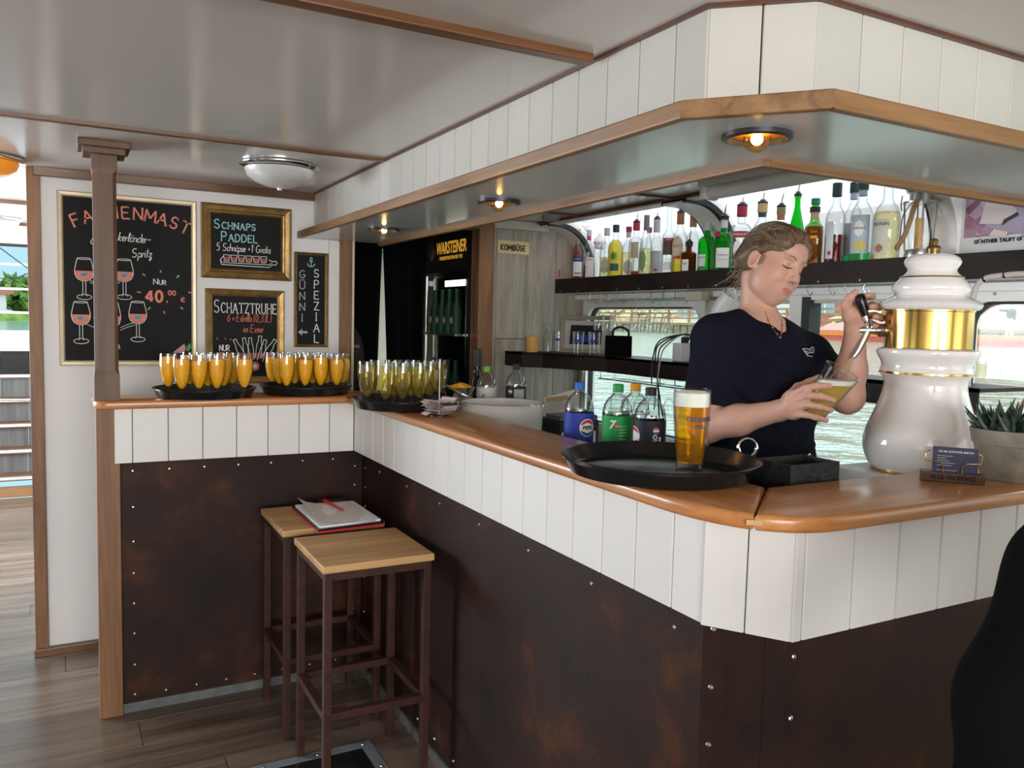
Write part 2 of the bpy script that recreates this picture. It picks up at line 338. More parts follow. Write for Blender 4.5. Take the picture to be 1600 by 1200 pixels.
# ------------------------------------------------------------------ lettering
def arc(cx, cy, rx, ry, a0, a1, n=10): return [(cx+rx*math.cos(math.radians(a0+(a1-a0)*i/n)), cy+ry*math.sin(math.radians(a0+(a1-a0)*i/n))) for i in range(n+1)]
UP = {
 'A': (.72, [[(0, 0), (.36, 1), (.72, 0)], [(.14, .36), (.58, .36)]]), 'B': (.6, [[(0, 0), (0, 1)]+arc(.3, .76, .26, .24, 90, -90), [(0, .52)]+arc(.32, .26, .28, .26, 90, -90)+[(0, 0)]]),
 'C': (.68, [arc(.38, .5, .36, .5, 50, 310, 14)]), 'D': (.68, [[(0, 0), (0, 1)]+arc(.26, .5, .42, .5, 90, -90, 12)+[(0, 0)]]),
 'E': (.55, [[(.52, 1), (0, 1), (0, 0), (.55, 0)], [(0, .52), (.42, .52)]]), 'F': (.52, [[(.52, 1), (0, 1), (0, 0)], [(0, .52), (.4, .52)]]),
 'G': (.7, [arc(.38, .5, .36, .5, 50, 345, 14)+[(.72, .45), (.45, .45)]]), 'H': (.66, [[(0, 0), (0, 1)], [(.66, 0), (.66, 1)], [(0, .5), (.66, .5)]]),
 'I': (.1, [[(.05, 0), (.05, 1)]]), 'K': (.62, [[(0, 0), (0, 1)], [(.6, 1), (0, .45), (.62, 0)]]), 'L': (.52, [[(0, 1), (0, 0), (.52, 0)]]),
 'M': (.85, [[(0, 0), (.04, 1), (.42, .25), (.81, 1), (.85, 0)]]), 'N': (.68, [[(0, 0), (0, 1), (.68, 0), (.68, 1)]]),
 'O': (.74, [arc(.37, .5, .37, .5, 0, 360, 18)]), 'P': (.56, [[(0, 0), (0, 1)]+arc(.28, .74, .28, .26, 90, -90)+[(0, .48)]]),
 'R': (.62, [[(0, 0), (0, 1)]+arc(.28, .74, .28, .26, 90, -90)+[(0, .48)], [(.25, .48), (.62, 0)]]),
 'S': (.56, [arc(.29, .74, .26, .26, 40, 250, 10)+arc(.28, .25, .27, .25, 75, -150, 10)]), 'T': (.7, [[(0, 1), (.7, 1)], [(.35, 1), (.35, 0)]]),
 'U': (.66, [[(0, 1), (0, .3)]+arc(.33, .3, .33, .3, 180, 360, 10)+[(.66, 1)]]), 'Z': (.58, [[(0, 1), (.58, 1), (0, 0), (.58, 0)]]),
 'V': (.7, [[(0, 1), (.35, 0), (.7, 1)]]), 'W': (.9, [[(0, 1), (.22, 0), (.45, .8), (.68, 0), (.9, 1)]]),
 '+': (.35, [[(0, .4), (.35, .4)], [(.175, .22), (.175, .58)]]), '-': (.4, [[(.05, .4), (.4, .42)]]), '(': (.25, [arc(.3, .45, .25, .6, 120, 240)]), ')': (.25, [arc(-.05, .45, .25, .6, 60, -60)]), ',': (.15, [[(.1, .08), (.04, -.14)]]),
 '0': (.5, [arc(.25, .5, .25, .5, 0, 360, 16)]), '1': (.25, [[(0, .8), (.2, 1), (.2, 0)]]), '3': (.5, [arc(.22, .75, .24, .25, 140, -90)+arc(.22, .25, .27, .25, 90, -140)]),
 '4': (.6, [[(.6, .3), (0, .3), (.42, 1), (.42, 0)]]), '5': (.5, [[(.46, 1), (.06, 1), (.04, .58)]+arc(.22, .32, .27, .32, 110, -130)]), '6': (.5, [[(.42, 1), (.12, .6)]+arc(.25, .28, .24, .28, 150, 510, 14)]),
 'x': (.3, [[(0, .15), (.3, .5)], [(0, .5), (.3, .15)]]), '*': (.25, [[(0, .3), (.22, .5)], [(0, .5), (.22, .3)]]),
}
UP['Ü'] = (.66, UP['U'][1]+[[(.16, 1.17), (.2, 1.22)], [(.46, 1.17), (.5, 1.22)]])
LOW = {
 'a': (.44, [arc(.2, .25, .2, .25, 20, 380, 12), [(.4, .5), (.4, .1), (.48, 0)]]), 'c': (.36, [arc(.2, .25, .19, .25, 50, 320, 10)]),
 'd': (.46, [arc(.2, .25, .2, .25, 0, 360, 12), [(.42, 1), (.4, .1), (.48, 0)]]), 'e': (.38, [[(.02, .22), (.36, .32)]+arc(.2, .26, .17, .25, 20, 320, 10)]),
 'f': (.34, [[(.36, .9)]+arc(.22, .85, .1, .15, 60, 180, 5)+[(.12, -.3)], [(0, .5), (.3, .5)]]), 'g': (.44, [arc(.2, .25, .19, .25, 0, 360, 12), [(.4, .5), (.4, -.2)]+arc(.22, -.25, .18, .18, 0, -150, 6)]),
 'h': (.46, [[(.02, 0), (.06, 1)], [(.04, .2)]+arc(.24, .3, .16, .2, 160, 0, 6)+[(.4, .08), (.48, 0)]]), 'i': (.18, [[(.04, .5), (.06, .08), (.16, 0)], [(.06, .7), (.08, .74)]]),
 'k': (.42, [[(.02, 0), (.06, 1)], [(.36, .5), (.05, .22), (.4, 0)]]), 'l': (.22, [[(.02, .1), (.16, .8)]+arc(.1, .85, .06, .14, 0, 180, 5)+[(.06, .1), (.2, 0)]]),
 'm': (.66, [[(.02, 0), (.04, .5)], [(.04, .3)]+arc(.18, .32, .12, .17, 160, 0, 5)+[(.3, 0)], [(.3, .3)]+arc(.44, .32, .12, .17, 160, 0, 5)+[(.56, .05), (.66, 0)]]),
 'n': (.46, [[(.02, 0), (.04, .5)], [(.04, .25)]+arc(.22, .32, .15, .17, 160, 0, 6)+[(.37, .06), (.46, 0)]]), 'o': (.42, [arc(.2, .25, .19, .25, 0, 360, 14)]),
 'p': (.46, [[(.06, .5), (.02, -.4)], arc(.24, .25, .19, .25, 180, -180, 12)]), 'r': (.3, [[(.02, 0), (.05, .5)], [(.05, .28), (.14, .46), (.3, .44)]]),
 's': (.34, [arc(.2, .38, .14, .12, 30, 250, 7)+arc(.16, .13, .15, .13, 70, -150, 7)]), 't': (.28, [[(.12, .95), (.1, .1), (.24, 0)], [(0, .58), (.28, .62)]]),
 'u': (.46, [[(.03, .5), (.05, .18)]+arc(.2, .17, .15, .17, 180, 360, 6)+[(.38, .5), (.4, .06), (.48, 0)]]), 'z': (.42, [[(.02, .46), (.36, .48), (.06, .04), (.3, 0), (.34, -.25), (.14, -.4), (.1, -.25), (.4, .05)]]),
}
LOW['ä'] = (.44, LOW['a'][1]+[[(.12, .68), (.14, .74)], [(.3, .68), (.32, .74)]])
def glyph(ch): return LOW.get(ch) or UP.get(ch) or UP.get(ch.upper())
def line_of(text, gap=.22, small=1.0):
    """polylines for a line of text with unit cap height; small < 1 sets all but initial letters as small capitals"""
    out = []; x = 0; first = True
    for ch in text:
        if ch == ' ': x += .38; first = True; continue
        w, st = glyph(ch); k = 1 if (first or small == 1) else small; first = False
        out += [[(x+p[0]*k, p[1]*k) for p in s] for s in st]; x += w*k+gap*(k if ch not in LOW else .25)
    return out, x
def serifs(polys, l=.09):
    out = list(polys)
    for p in polys:
        for a, b in ((p[0], p[1]), (p[-1], p[-2])):
            d = (a[0]-b[0], a[1]-b[1]); n = math.hypot(*d) or 1
            if abs(d[1]) >= abs(d[0])*.8: out.append([(a[0]-l, a[1]), (a[0]+l, a[1])])
            else: out.append([(a[0], a[1]-l*.9), (a[0], a[1]+l*.5)])
    return out
def write(mb, text, x, z, y, h, width, wpx=None, center=False, serif=False, slant=0.0, gap=.22, small=1.0, curve=None, tilt=0.0, nrm=(0, -1, 0)):
    """chalk strokes on a wall facing -y; wpx sets the overall width"""
    L, W = line_of(text, gap, small); mb.brk.append((len(mb.v), len(mb.f)))
    if serif: L = serifs(L)
    kx = h if wpx is None else wpx/W
    for p in L:
        q = []
        for a, b in p:
            u = (a+slant*b)*kx; v = b*h
            if center: u -= W*kx/2
            if curve: R = curve; an = u/R; u, v = (R+v)*math.sin(an), (R+v)*math.cos(an)-R
            q.append((x+u*math.cos(tilt)-v*math.sin(tilt), y, z+v*math.cos(tilt)+u*math.sin(tilt)))
        mb.strip(q, width, nrm)
    return mb
def font_mesh(text, size, align='CENTER', shear=0, squash=1.0, bold=0.0, extr=.0004, space=1.0):
    c = bpy.data.curves.new('lettering', 'FONT'); c.body = text; c.size = size; c.align_x = align; c.align_y = 'CENTER'; c.shear = shear; c.extrude = extr; c.offset = bold; c.space_character = space; c.resolution_u = 3
    o = bpy.data.objects.new('lettering', c); COL.objects.link(o); dg = bpy.context.evaluated_depsgraph_get()
    me = bpy.data.meshes.new_from_object(o.evaluated_get(dg)); bpy.data.objects.remove(o)
    for v in me.vertices: v.co.x *= squash
    return me
def text_obj(name, text, size, m, parent, loc, ux, uy, curve_r=None, **kw):
    """flat lettering: ux reading direction, uy up; curve_r wraps it around a bottle of that radius (loc on the axis)"""
    me = font_mesh(text, size, **kw); ux, uy = np.array(ux, float), np.array(uy, float); n = np.cross(ux, uy); loc = np.array(loc, float)-worg(parent)
    for v in me.vertices:
        a, b, d = v.co
        if curve_r: t = a/curve_r; p = loc+(ux*math.sin(t)+n*math.cos(t))*(curve_r+d)+uy*b
        else: p = loc+ux*a+uy*b+n*d
        v.co = p
    me.materials.append(MATS[m]); o = bpy.data.objects.new(name, me); COL.objects.link(o); o.parent = parent; return o
# ================================================================== the setting
ZC = 2.09                                                     # ceiling
YB = 3.99                                                     # bulkhead face
XH = 2.605                                                    # hull side
# floor: slab and single planks
fl = struct(MB().box(-2.65, -3.2, -.06, 2.65, 7.5, -.006).build('floor', 'plank_floor', origin=(0, 0, 0)))
PW = .192; pl_src = {}
def plank_src(L):
    if L not in pl_src:
        o = MB().box(0, 0, -.012, L-.003, PW-.003, 0, ch=.0015).build('plank', 'plank_floor', fl, local=True); pl_src[L] = o; return o, True
    return pl_src[L], False
row = 0; y = .3
while y+PW < 7.5:
    x = -2.6+random.choice([0, -.4, -.8]) ; xe = 1.08 if y < 4.0 else -.12
    while x < xe-.05:
        L = random.choice([1.28, .96, 1.28]); a = max(x, -2.6); b = min(x+L, xe); LL = round(b-a, 2)
        if LL > .05:
            o, new = plank_src(LL)
            if new: o.location = (a, y, 0)
            else: inst(o, 'plank', fl, (a, y, 0))
        x += L
    y += PW; row += 1
# ceiling, battens
ce = struct(MB().box(-2.65, -3.2, ZC, 2.36, 7.35, ZC+.05).build('ceiling', 'ceiling_paint', origin=(0, 0, ZC)))
MB().box(-2.6, 1.54, ZC-.018, 1.02, 1.58, ZC+.004, ch=.004).build('batten', 'mahogany', ce)
MB().box(-2.6, 2.94, ZC-.010, 1.04, 2.968, ZC+.004, ch=.003).build('batten', 'mahogany', ce)
MB().box(-2.6, -.2, ZC-.032, 1.02, -.145, ZC+.004, ch=.004).build('batten', 'mahogany', ce)
MB().box(-2.6, 5.25, ZC-.02, -.14, 5.29, ZC+.004).build('batten', 'mahogany', ce)
MB().box(-2.6, 6.6, ZC-.02, -.14, 6.64, ZC+.004).build('batten', 'mahogany', ce)
MB().box(-2.6, 7.2, 1.99, -.1, 7.3, ZC).build('header', 'cream_paint', ce); MB().box(-2.6, 7.3, 1.97, -.1, 7.34, ZC).build('header', 'gasket', ce)
# bulkhead with the galley doorway
wb = struct(MB().box(-.11, YB, 0, 1.17, YB+.05, ZC).build('wall_back', 'white_wall', origin=(0, YB, 0)))
MB().box(1.17, YB, 2.03, 2.6, YB+.05, ZC).build('lintel', 'white_wall', wb)
MB().box(-.155, YB-.02, 0, -.105, YB+.06, ZC-.002, ch=.003).build('edge_trim', 'frame_wood', wb)
t = struct(MB().box(-.13, YB-.03, ZC-.036, 1.05, YB, ZC+.002, ch=.003).build('trim_1', 'mahogany', origin=(0, YB, ZC)))
struct(MB().box(-.16, YB-.035, 0, 1.17, YB, .035, ch=.003).build('baseboard_back', 'mahogany', origin=(0, YB, 0)))
d1 = struct(MB().box(1.17, YB-.03, 0, 1.232, YB+.06, 2.03, ch=.003).build('door_1', 'frame_wood', origin=(1.2, YB, 0)))
MB().box(1.228, YB-.028, 0, 1.243, YB+.06, 2.03).build('gilt_edge', 'pale_gold_frame', d1)
MB().box(1.118, YB-.014, 0, 1.17, YB, 1.87).build('white_strip', 'white_board', d1)
MB().box(1.925, YB-.04, 0, 2.015, YB+.06, 2.03, ch=.004).build('jamb', 'frame_wood', d1)
wood('frame_wood_x', (.14, .060, .025), (.30, .15, .068), 'x', 10, .5, .1)
MB().box(1.243, YB-.04, 1.985, 1.925, YB+.06, 2.03, ch=.004).build('door_header', 'frame_wood_x', d1)
wk = struct(MB().box(2.015, YB+.003, 0, 2.65, YB+.05, 2.06).build('wall_galley', 'dark_backing', origin=(2.3, YB, 0)))
for a, b, z0, z1 in [(2.016, 2.043, 0, 2.0), (2.045, 2.234, 0, 1.40), (2.045, 2.234, 1.403, 2.0), (2.236, 2.42, 0, 2.04), (2.422, 2.61, 0, 2.06)]:
    MB().box(a, YB-.012, z0, b, YB+.004, z1, ch=.002).build('panel', 'grey_panel', wk)
MB().box(2.016, YB-.03, 2.0, 2.36, YB, 2.045, ch=.003).build('cornice', 'cream_paint', wk)
# galley behind the doorway
gb = struct(MB().box(1.0, 7.0, 0, 1.55, 7.05, 2.09).box(1.55, 7.0, 0, 2.6, 7.05, .9).box(2.35, 7.0, .9, 2.6, 7.05, 2.09).box(1.55, 7.0, 1.96, 2.35, 7.05, 2.09).box(1.0, YB+.06, 0, 1.05, 7.0, 2.09).build('wall_galley_end', 'cream_paint', origin=(1.5, 7, 0)))
w4 = struct(MB().box(1.55, 6.99, 1.50, 2.35, 7.03, 1.54).box(1.55, 6.99, .9, 2.35, 7.03, .93).box(1.55, 6.99, 1.72, 2.35, 7.03, 1.75).box(1.93, 6.99, .9, 1.97, 7.03, 1.96).build('window_4', 'cream_paint', origin=(1.95, 7, .9)))
MB().box(1.55, 7.03, .9, 2.35, 7.034, 1.96).build('pane', 'window_glass', w4)
struct(MB().box(1.0, YB+.05, -.05, 2.6, 7.05, -.001).build('floor_galley', 'plank_floor', origin=(1.8, 5, 0)))
struct(MB().box(1.0, YB+.05, 2.09, 2.7, 7.05, 2.13).build('ceiling_galley', 'ceiling_paint', origin=(1.8, 5, 2.09)))
# hull side with windows
WIN = [(2.945, 3.905, .93, 1.60, .07), (1.74, 2.63, .93, 1.625, .03), (.72, 1.665, .93, 1.612, .07)]
wr = MB()
wr.box(XH, -3.2, 0, XH+.05, YB, .93); wr.box(XH, -3.2, 1.60, XH+.05, YB, 1.70); wr.box(XH, -3.2, 1.70, XH+.05, 1.70, 2.1)
for a, b in [(3.905, YB), (2.63, 2.945), (1.665, 1.74), (.25, .72), (-2.6, -2.3), (-3.2, -2.9)]: wr.box(XH, a, .93, XH+.05, b, 1.60)
wr.box(XH, -2.3, .93, XH+.05, .25, .96)
wr = struct(wr.build('wall_right', 'cream_paint', origin=(XH, 2, 0)))
def rrect(y0, y1, z0, z1, r, n=6):
    P = []
    for cy, cz, a0 in ((y1-r, z1-r, 0), (y0+r, z1-r, 90), (y0+r, z0+r, 180), (y1-r, z0+r, 270)):
        P += [(cy+r*math.cos(math.radians(a0+90*i/n)), cz+r*math.sin(math.radians(a0+90*i/n))) for i in range(n+1)]
    return P
def ring(mb, x0, x1, A, B):
    """frame between outline A (outer) and B (inner), both lists of (y, z)"""
    n = len(A); vs = [(x0, *p) for p in A]+[(x0, *p) for p in B]+[(x1, *p) for p in A]+[(x1, *p) for p in B]; fs = []
    for i in range(n):
        j = (i+1) % n
        fs += [(i, n+i, n+j, j), (2*n+i, 2*n+j, 3*n+j, 3*n+i), (i, j, 2*n+j, 2*n+i), (n+i, 3*n+i, 3*n+j, n+j)]
    return mb.add(vs, fs)
for i, (y0, y1, z0, z1, r) in enumerate(WIN):
    w = struct(ring(MB(), XH-.016, XH+.05, rrect(y0-.03, y1+.03, z0-.03, z1+.03, .004), rrect(y0+.012, y1-.012, z0+.012, z1-.012, r)).build('window_%d' % (i+1), 'white_paint', origin=(XH, (y0+y1)/2, z0)))
    ring(MB(), XH+.005, XH+.03, rrect(y0+.01, y1-.01, z0+.01, z1-.01, r), rrect(y0+.02, y1-.02, z0+.02, z1-.02, r)).build('gasket', 'gasket', w)
    MB().box(XH+.02, y0+.015, z0+.015, XH+.024, y1-.015, z1-.015).build('pane', 'window_glass', w)
    for k in range(4):
        MB().lathe([(0, .004), (.005, .003), (.006, 0)], 8, (XH-.016, y0+.1+k*(y1-y0-.2)/3, z1+.012), axis=(-1, 0, 0)).build('screw', 'steel', w)
    if i == 1: MB().box(XH-.02, 2.30, z0, XH+.045, 2.34, z1).build('mullion', 'gasket', w); MB().box(XH-.025, 2.34, z0, XH+.045, 2.40, z1).build('mullion', 'white_paint', w)
MB().box(XH-.05, 1.2, 1.632, XH, YB, 1.658).build('ledge', 'white_paint', wr)
# curved roof side: ribs and milky glazing
def arcpts(r, n=10): return [(2.36+r*math.cos(math.radians(90*i/n)), 1.80+r*math.sin(math.radians(90*i/n))) for i in range(n+1)]
def shell(mb, r0, r1, y0, y1):
    A, B = [(2.36+r0, 1.69)]+arcpts(r0)+[(2.30, 1.8+r0)], [(2.36+r1, 1.69)]+arcpts(r1)+[(2.30, 1.8+r1)]; n = len(A)
    vs = [(p[0], y, p[1]) for y in (y0, y1) for p in A+B]; m = 2*n; fs = []
    for i in range(n-1):
        fs += [(i, m+i, m+i+1, i+1), (n+i, n+i+1, m+n+i+1, m+n+i), (i, i+1, n+i+1, n+i), (m+i, m+n+i, m+n+i+1, m+i+1)]
    fs += [(0, n, m+n, m), (n-1, m+n-1, m+2*n-1, 2*n-1)]
    return mb.add(vs, fs)
w5 = struct(shell(MB(), .22, .29, 3.88, YB).build('window_5', 'white_paint', origin=(2.55, 2.8, 1.7), smooth=True))
shell(MB(), .22, .29, 2.76, 2.89).build('rib', 'white_paint', w5, smooth=True)
shell(MB(), .222, .29, 1.70, 1.79).build('rib', 'white_paint', w5, smooth=True)
for a, b in ((3.86, 3.88), (2.735, 2.76), (2.89, 2.9), (1.79, 1.80)): shell(MB(), .222, .246, a, b).build('gasket', 'gasket', w5, smooth=True)
shell(MB(), .283, .288, 2.9, 3.86).build('pane', 'acrylic_roof', w5, smooth=True)
shell(MB(), .283, .288, 1.80, 2.735).build('pane', 'acrylic_roof', w5, smooth=True)
# bar ceiling inside the canopy, its rails
cb = struct(MB().box(1.36, 1.36, 2.05, 2.36, YB, 2.085).build('ceiling_bar', mat('bar_ceiling_paint', (.82, .80, .77), .2, bump=.02, bscale=8), origin=(1.9, 2.6, 2.05)))
MB().box(2.285, 1.37, 2.036, 2.30, YB, 2.05).build('rail', 'mahogany_y', cb)
MB().box(2.30, 1.37, 2.03, 2.36, YB, 2.05).build('rail', 'white_paint', cb)
for yy in (3.55, 2.82): MB().box(1.40, yy-.01, 2.04, 2.285, yy+.01, 2.05).build('rail', 'mahogany', cb)
# rest of the saloon behind and beside the camera
wl = MB().box(-2.65, -3.2, 0, -2.6, 7.5, .93).box(-2.65, -3.2, 1.96, -2.6, 7.5, 2.1).box(-2.65, .4, 1.38, -2.6, 3.3, 1.96).box(-2.65, -3.0, 1.6, -2.6, -1.3, 1.96)
for a, b in [(-3.2, -3.0), (-1.3, 1.0), (2.0, 2.6), (3.3, 4.2), (7.2, 7.5)]: wl.box(-2.65, a, .93, -2.6, b, 1.96)  # unseen openings, sized by how much light they let onto the bar
struct(wl.build('wall_left', 'cream_paint', origin=(-2.6, 2, 0)))
wf = MB().box(-2.65, -3.25, 0, 2.65, -3.2, .98).box(-2.65, -3.25, 2.0, 2.65, -3.2, 2.1).box(-2.65, -3.25, .98, -2.4, -3.2, 2.0).box(2.1, -3.25, .98, 2.65, -3.2, 2.0)
struct(wf.build('wall_rear', 'cream_paint', origin=(0, -3.2, 0)))
struct(MB().box(2.3, -3.2, ZC, 2.66, 1.36, ZC+.05).build('ceiling_edge', 'ceiling_paint', origin=(2.4, -1, ZC)))
# companionway stairs up to the foredeck
st = thing('staircase', 'companionway steps with aluminium nosings and grey wood risers beyond the bulkhead', 'stairs', (-.8, 7.5, 0))
MB().box(-1.9, 7.5, 0, -.12, 7.54, .085, ch=.004).build('kick_board', 'soffit_wood_x', st)
for k, z in enumerate((.165, .352, .54, .73, .925)):
    y0 = 7.5+.2*k
    MB().box(-1.9, y0-.02, z-.03, -.12, y0+.25, z, ch=.003).build('tread', 'mahogany', st)
    MB().box(-1.9, y0-.024, z-.022, -.12, y0+.03, z+.004, ch=.003).build('nosing', 'steel', st)
    for a, b in ((-1.9, -1.2), (-1.197, -.55), (-.547, -.33), (-.327, -.12)):
        MB().box(a, y0+.225, z, b, y0+.24, z+.16).build('riser', 'riser_wood', st) if k < 4 else MB().box(a, y0+.16, z, b, y0+.2, z+.2).build('riser', 'black_matte', st)  # black boards at the top stand in for the dark void there
MB().tube([(-.3, 7.62, .765), (-.5, 7.7, .765), (-1.8, 7.7, .765)], .008, 8).build('handrail', 'chrome', st)
MB().lathe([(0, 0), (.03, 0), (.03, .03), (0, .03)], 12, (-.25, 7.66, .765), axis=(0, -1, 0)).build('rail_knob', 'chrome', st)
struct(MB().box(-.115, YB+.05, 0, -.06, 8.5, 2.09).box(-1.95, 7.5, 0, -1.9, 8.5, 2.09).build('wall_passage', 'white_wall', origin=(-.1, 6, 0)))
struct(MB().box(-2.6, 8.48, 1.07, -.12, 8.6, 1.16).build('trim_2', 'white_paint', origin=(-.8, 8.5, 1.1)))
# foredeck with rails
dk = struct(MB().box(-4, 8.6, .95, 3, 15, 1.16).build('deck', mat('deck_paint', (.72, .75, .76), .6, noise=.08, nscale=4), origin=(-.5, 11, 1.16)))
rl = thing('deck_railing', 'white tubular bow railing with diagonal stays on the foredeck', 'railing', (-.8, 12.5, 1.16))
for z in (1.45, 1.76, 2.08, 2.32): MB().tube([(-3.2, 12.6, z), (2.2, 12.6, z)], .017, 8).build('rail', 'white_paint', rl)
for x in (-2.2, -1.02, -.1, .8): MB().tube([(x, 12.6, 1.16), (x, 12.6, 2.7)], .03, 8).build('rail_post', 'white_paint', rl)
MB().tube([(-1.0, 12.55, 2.45), (-.45, 12.55, 2.0)], .007, 6).build('stay', 'cable', rl); MB().tube([(-1.0, 12.55, 1.72), (-.42, 12.55, 2.0)], .007, 6).build('stay', 'cable', rl)
MB().box(-1.15, 11.2, 1.16, -.85, 11.5, 1.36, ch=.03).build('mooring_bollard', 'white_paint', origin=(-1, 11.3, 1.16)); tag(bpy.data.objects['mooring_bollard'], 'white mooring bollard on the foredeck behind the steps', 'bollard')

# ================================================================== outside: water, far bank
ZW = .75
def water_mat():
    m, nt, b = nmat('river_water'); N, L = nt.nodes, nt.links
    b.inputs['Base Color'].default_value = (.15, .30, .235, 1); b.inputs['Roughness'].default_value = .12
    tc = N.new('ShaderNodeTexCoord'); n = N.new('ShaderNodeTexNoise'); n.inputs['Scale'].default_value = 2.2; n.inputs['Detail'].default_value = 4; L.new(tc.outputs['Object'], n.inputs['Vector'])
    bp = N.new('ShaderNodeBump'); bp.inputs['Strength'].default_value = .55; bp.inputs['Distance'].default_value = .12; L.new(n.outputs[0], bp.inputs['Height']); L.new(bp.outputs[0], b.inputs['Normal'])
    MATS['river_water'] = m
water_mat()
tag(struct(MB().add([(2.8, -40, ZW), (52, -40, ZW), (52, 160, ZW), (2.8, 160, ZW)], [(0, 1, 2, 3)]).build('river', 'river_water', origin=(25, 40, ZW))), kind='structure')
struct(MB().add([(-80, 16, ZW), (2.8, 16, ZW), (2.8, 60, ZW), (-80, 60, ZW)], [(0, 1, 2, 3)]).build('river_ahead', 'river_water', origin=(-30, 40, ZW)))
mat('sand', (.62, .50, .30), .9, noise=.25, nscale=.8, bump=.3, bscale=2); mat('quay_timber', (.30, .25, .17), .9, noise=.4, nscale=2)
mat('far_brick', (.42, .16, .12), .9, noise=.15, nscale=2); mat('far_glass', (.25, .33, .38), .2); mat('far_concrete', (.55, .58, .60), .8)
mat('grass', (.22, .36, .08), .9, noise=.4, nscale=2); mat('tree_leaf', (.13, .27, .06), .8, noise=.5, nscale=1.2)
mat('boat_orange', (.80, .22, .04), .4); mat('boat_red', (.55, .10, .08), .5); mat('pink_deck', (.62, .32, .30), .7)
bk = struct(MB().box(50.6, -30, .6, 140, 140, 1.75).build('embankment', 'sand', origin=(80, 40, .6)))
for k in range(70):
    MB().box(50.3, 20+k*1.0, .55, 50.7, 20.82+k*1.0, 1.45+.12*(k % 3)).build('quay_pile', 'quay_timber', bk) if k % 1 == 0 else None
MB().box(50.2, 18, 1.5, 50.6, 92, 1.72).build('quay_beam', 'quay_timber', bk)
def heap(name, label, c, rx, ry, h, seed):
    r = np.random.RandomState(seed); mb = MB(); n, m = 26, 10; vs = []
    for j in range(m+1):
        t = j/m
        for i in range(n):
            a = 2*PI*i/n; k = 1+.12*r.randn()*(t > .05)*(t < .95); vs.append((c[0]+rx*t*math.cos(a)*k, c[1]+ry*t*math.sin(a)*k, c[2]+h*(1-t)**.9*(1+.10*r.randn()*(t < .9))))
    mb.add(vs, [(j*n+i, j*n+(i+1) % n, (j+1)*n+(i+1) % n, (j+1)*n+i) for j in range(m) for i in range(n)])
    return tag(mb.build(name, 'sand', origin=c, smooth=True, angle=80), label, 'sand heap')
heap('sand_heap', 'big heap of pale sand beside the man on the far bank', (57, 31, 1.7), 4, 5.2, 3.0, 1)
heap('sand_heap', 'low heap of sand left of the mullion on the far bank', (58, 44.5, 1.7), 4, 4.5, 2.6, 2)
heap('sand_heap', 'long heap of sand seen through the leftmost bar window', (62, 84, 1.7), 5, 11, 3.2, 3)
heap('sand_heap', 'small heap of sand at the left end of the leftmost bar window', (62, 100, 1.7), 4, 5, 2.2, 4)
fc = thing('bank_fence', 'wooden rail fence along the sandy far bank', 'fence', (51.5, 60, 1.75))
for k in range(22): MB().box(51.4, 36+k*3, 1.7, 51.55, 36.2+k*3, 3.1).build('fence_post', 'boat_wood', fc)
for z in (2.1, 2.55, 2.95): MB().box(51.42, 36, z, 51.5, 100, z+.16).build('fence_rail', 'quay_timber', fc)
def house(name, label, x, y0, y1, h, m, floors, cols, win='far_glass'):
    o = thing(name, label, 'building', (x, (y0+y1)/2, 1.7))
    MB().box(x, y0, 1.6, x+12, y1, h).build('facade', m, o)
    for j in range(floors):
        for i in range(cols):
            a = y0+(y1-y0)*(i+.2)/cols; b = y0+(y1-y0)*(i+.8)/cols; z0 = 3.0+(h-3.6)*j/floors; z1 = z0+(h-3.6)/floors*.68
            f = MB().box(x-.1, a, z0, x+.05, b, z1).build('window', win, o); MB().box(x-.14, (a+b)/2-.06, z0, x-.08, (a+b)/2+.06, z1).build('window_bar', 'white_paint', f)
    return o
house('brick_building', 'red brick building with large dark windows on the far bank', 72, 14, 42, 14, 'far_brick', 3, 5)
house('brick_building', 'red brick building seen between the mullion and the porcelain tower', 72, 47, 64, 14, 'far_brick', 3, 4)
house('concrete_building', 'pale grey modern building behind the leftmost bar window', 85, 90, 150, 16, 'far_concrete', 4, 9)
# moored boat and the man on it
bt = thing('moored_boat', 'long low boat with orange and red hull moored at the far bank', 'boat', (46, 31, ZW))
MB().prism([(45, 26.5), (47.5, 26.2), (48, 44), (46, 45), (45, 43)], ZW-.1, ZW+.32).build('hull', 'boat_red', bt)
MB().prism([(44.95, 26.4), (47.5, 26.1), (48, 44), (46, 45.1), (44.95, 43)], ZW+.32, ZW+.62).build('gunwale', 'boat_orange', bt)
MB().add([(46.2, 31, ZW+.64), (47.8, 31, ZW+1.3), (47.8, 38, ZW+1.6), (46.2, 41, ZW+.66)], [(0, 1, 2, 3)]).build('deck_cover', 'pink_deck', bt)
# low trees on the bank ahead of the bow
def tree(label, c, r, h, seed):
    q = np.random.RandomState(seed); o = thing('tree', label, 'tree', c, group='trees beyond the bow')
    MB().tube([(c[0], c[1], c[2]), (c[0], c[1], c[2]+h*.6)], .25, 8).build('trunk', 'quay_timber', o)
    mb = MB(); n = 900
    for i in range(n):
        v = q.randn(3); v /= np.linalg.norm(v); p = np.array(c)+[0, 0, h*.62]+v*np.array([r, r, h*.42])*(.55+.45*q.rand())**.5
        a = q.randn(3)*.2; b = q.randn(3)*.2; mb.add([p-a, p+b, p+a, p-b], [(0, 1, 2, 3)])
    tag(mb.build('foliage', 'tree_leaf', o), kind='stuff')
tree('leafy green tree left of the white rail post on the far shore', (-8.6, 70, .8), 2.6, 2.5, 1); tree('leafy green tree in the middle of the shore beyond the bow', (-2.6, 66, .8), 2.6, 2.7, 2); tree('leafy green tree nearest the bulkhead trim on the far shore', (2.6, 64, .8), 2.5, 2.2, 3)
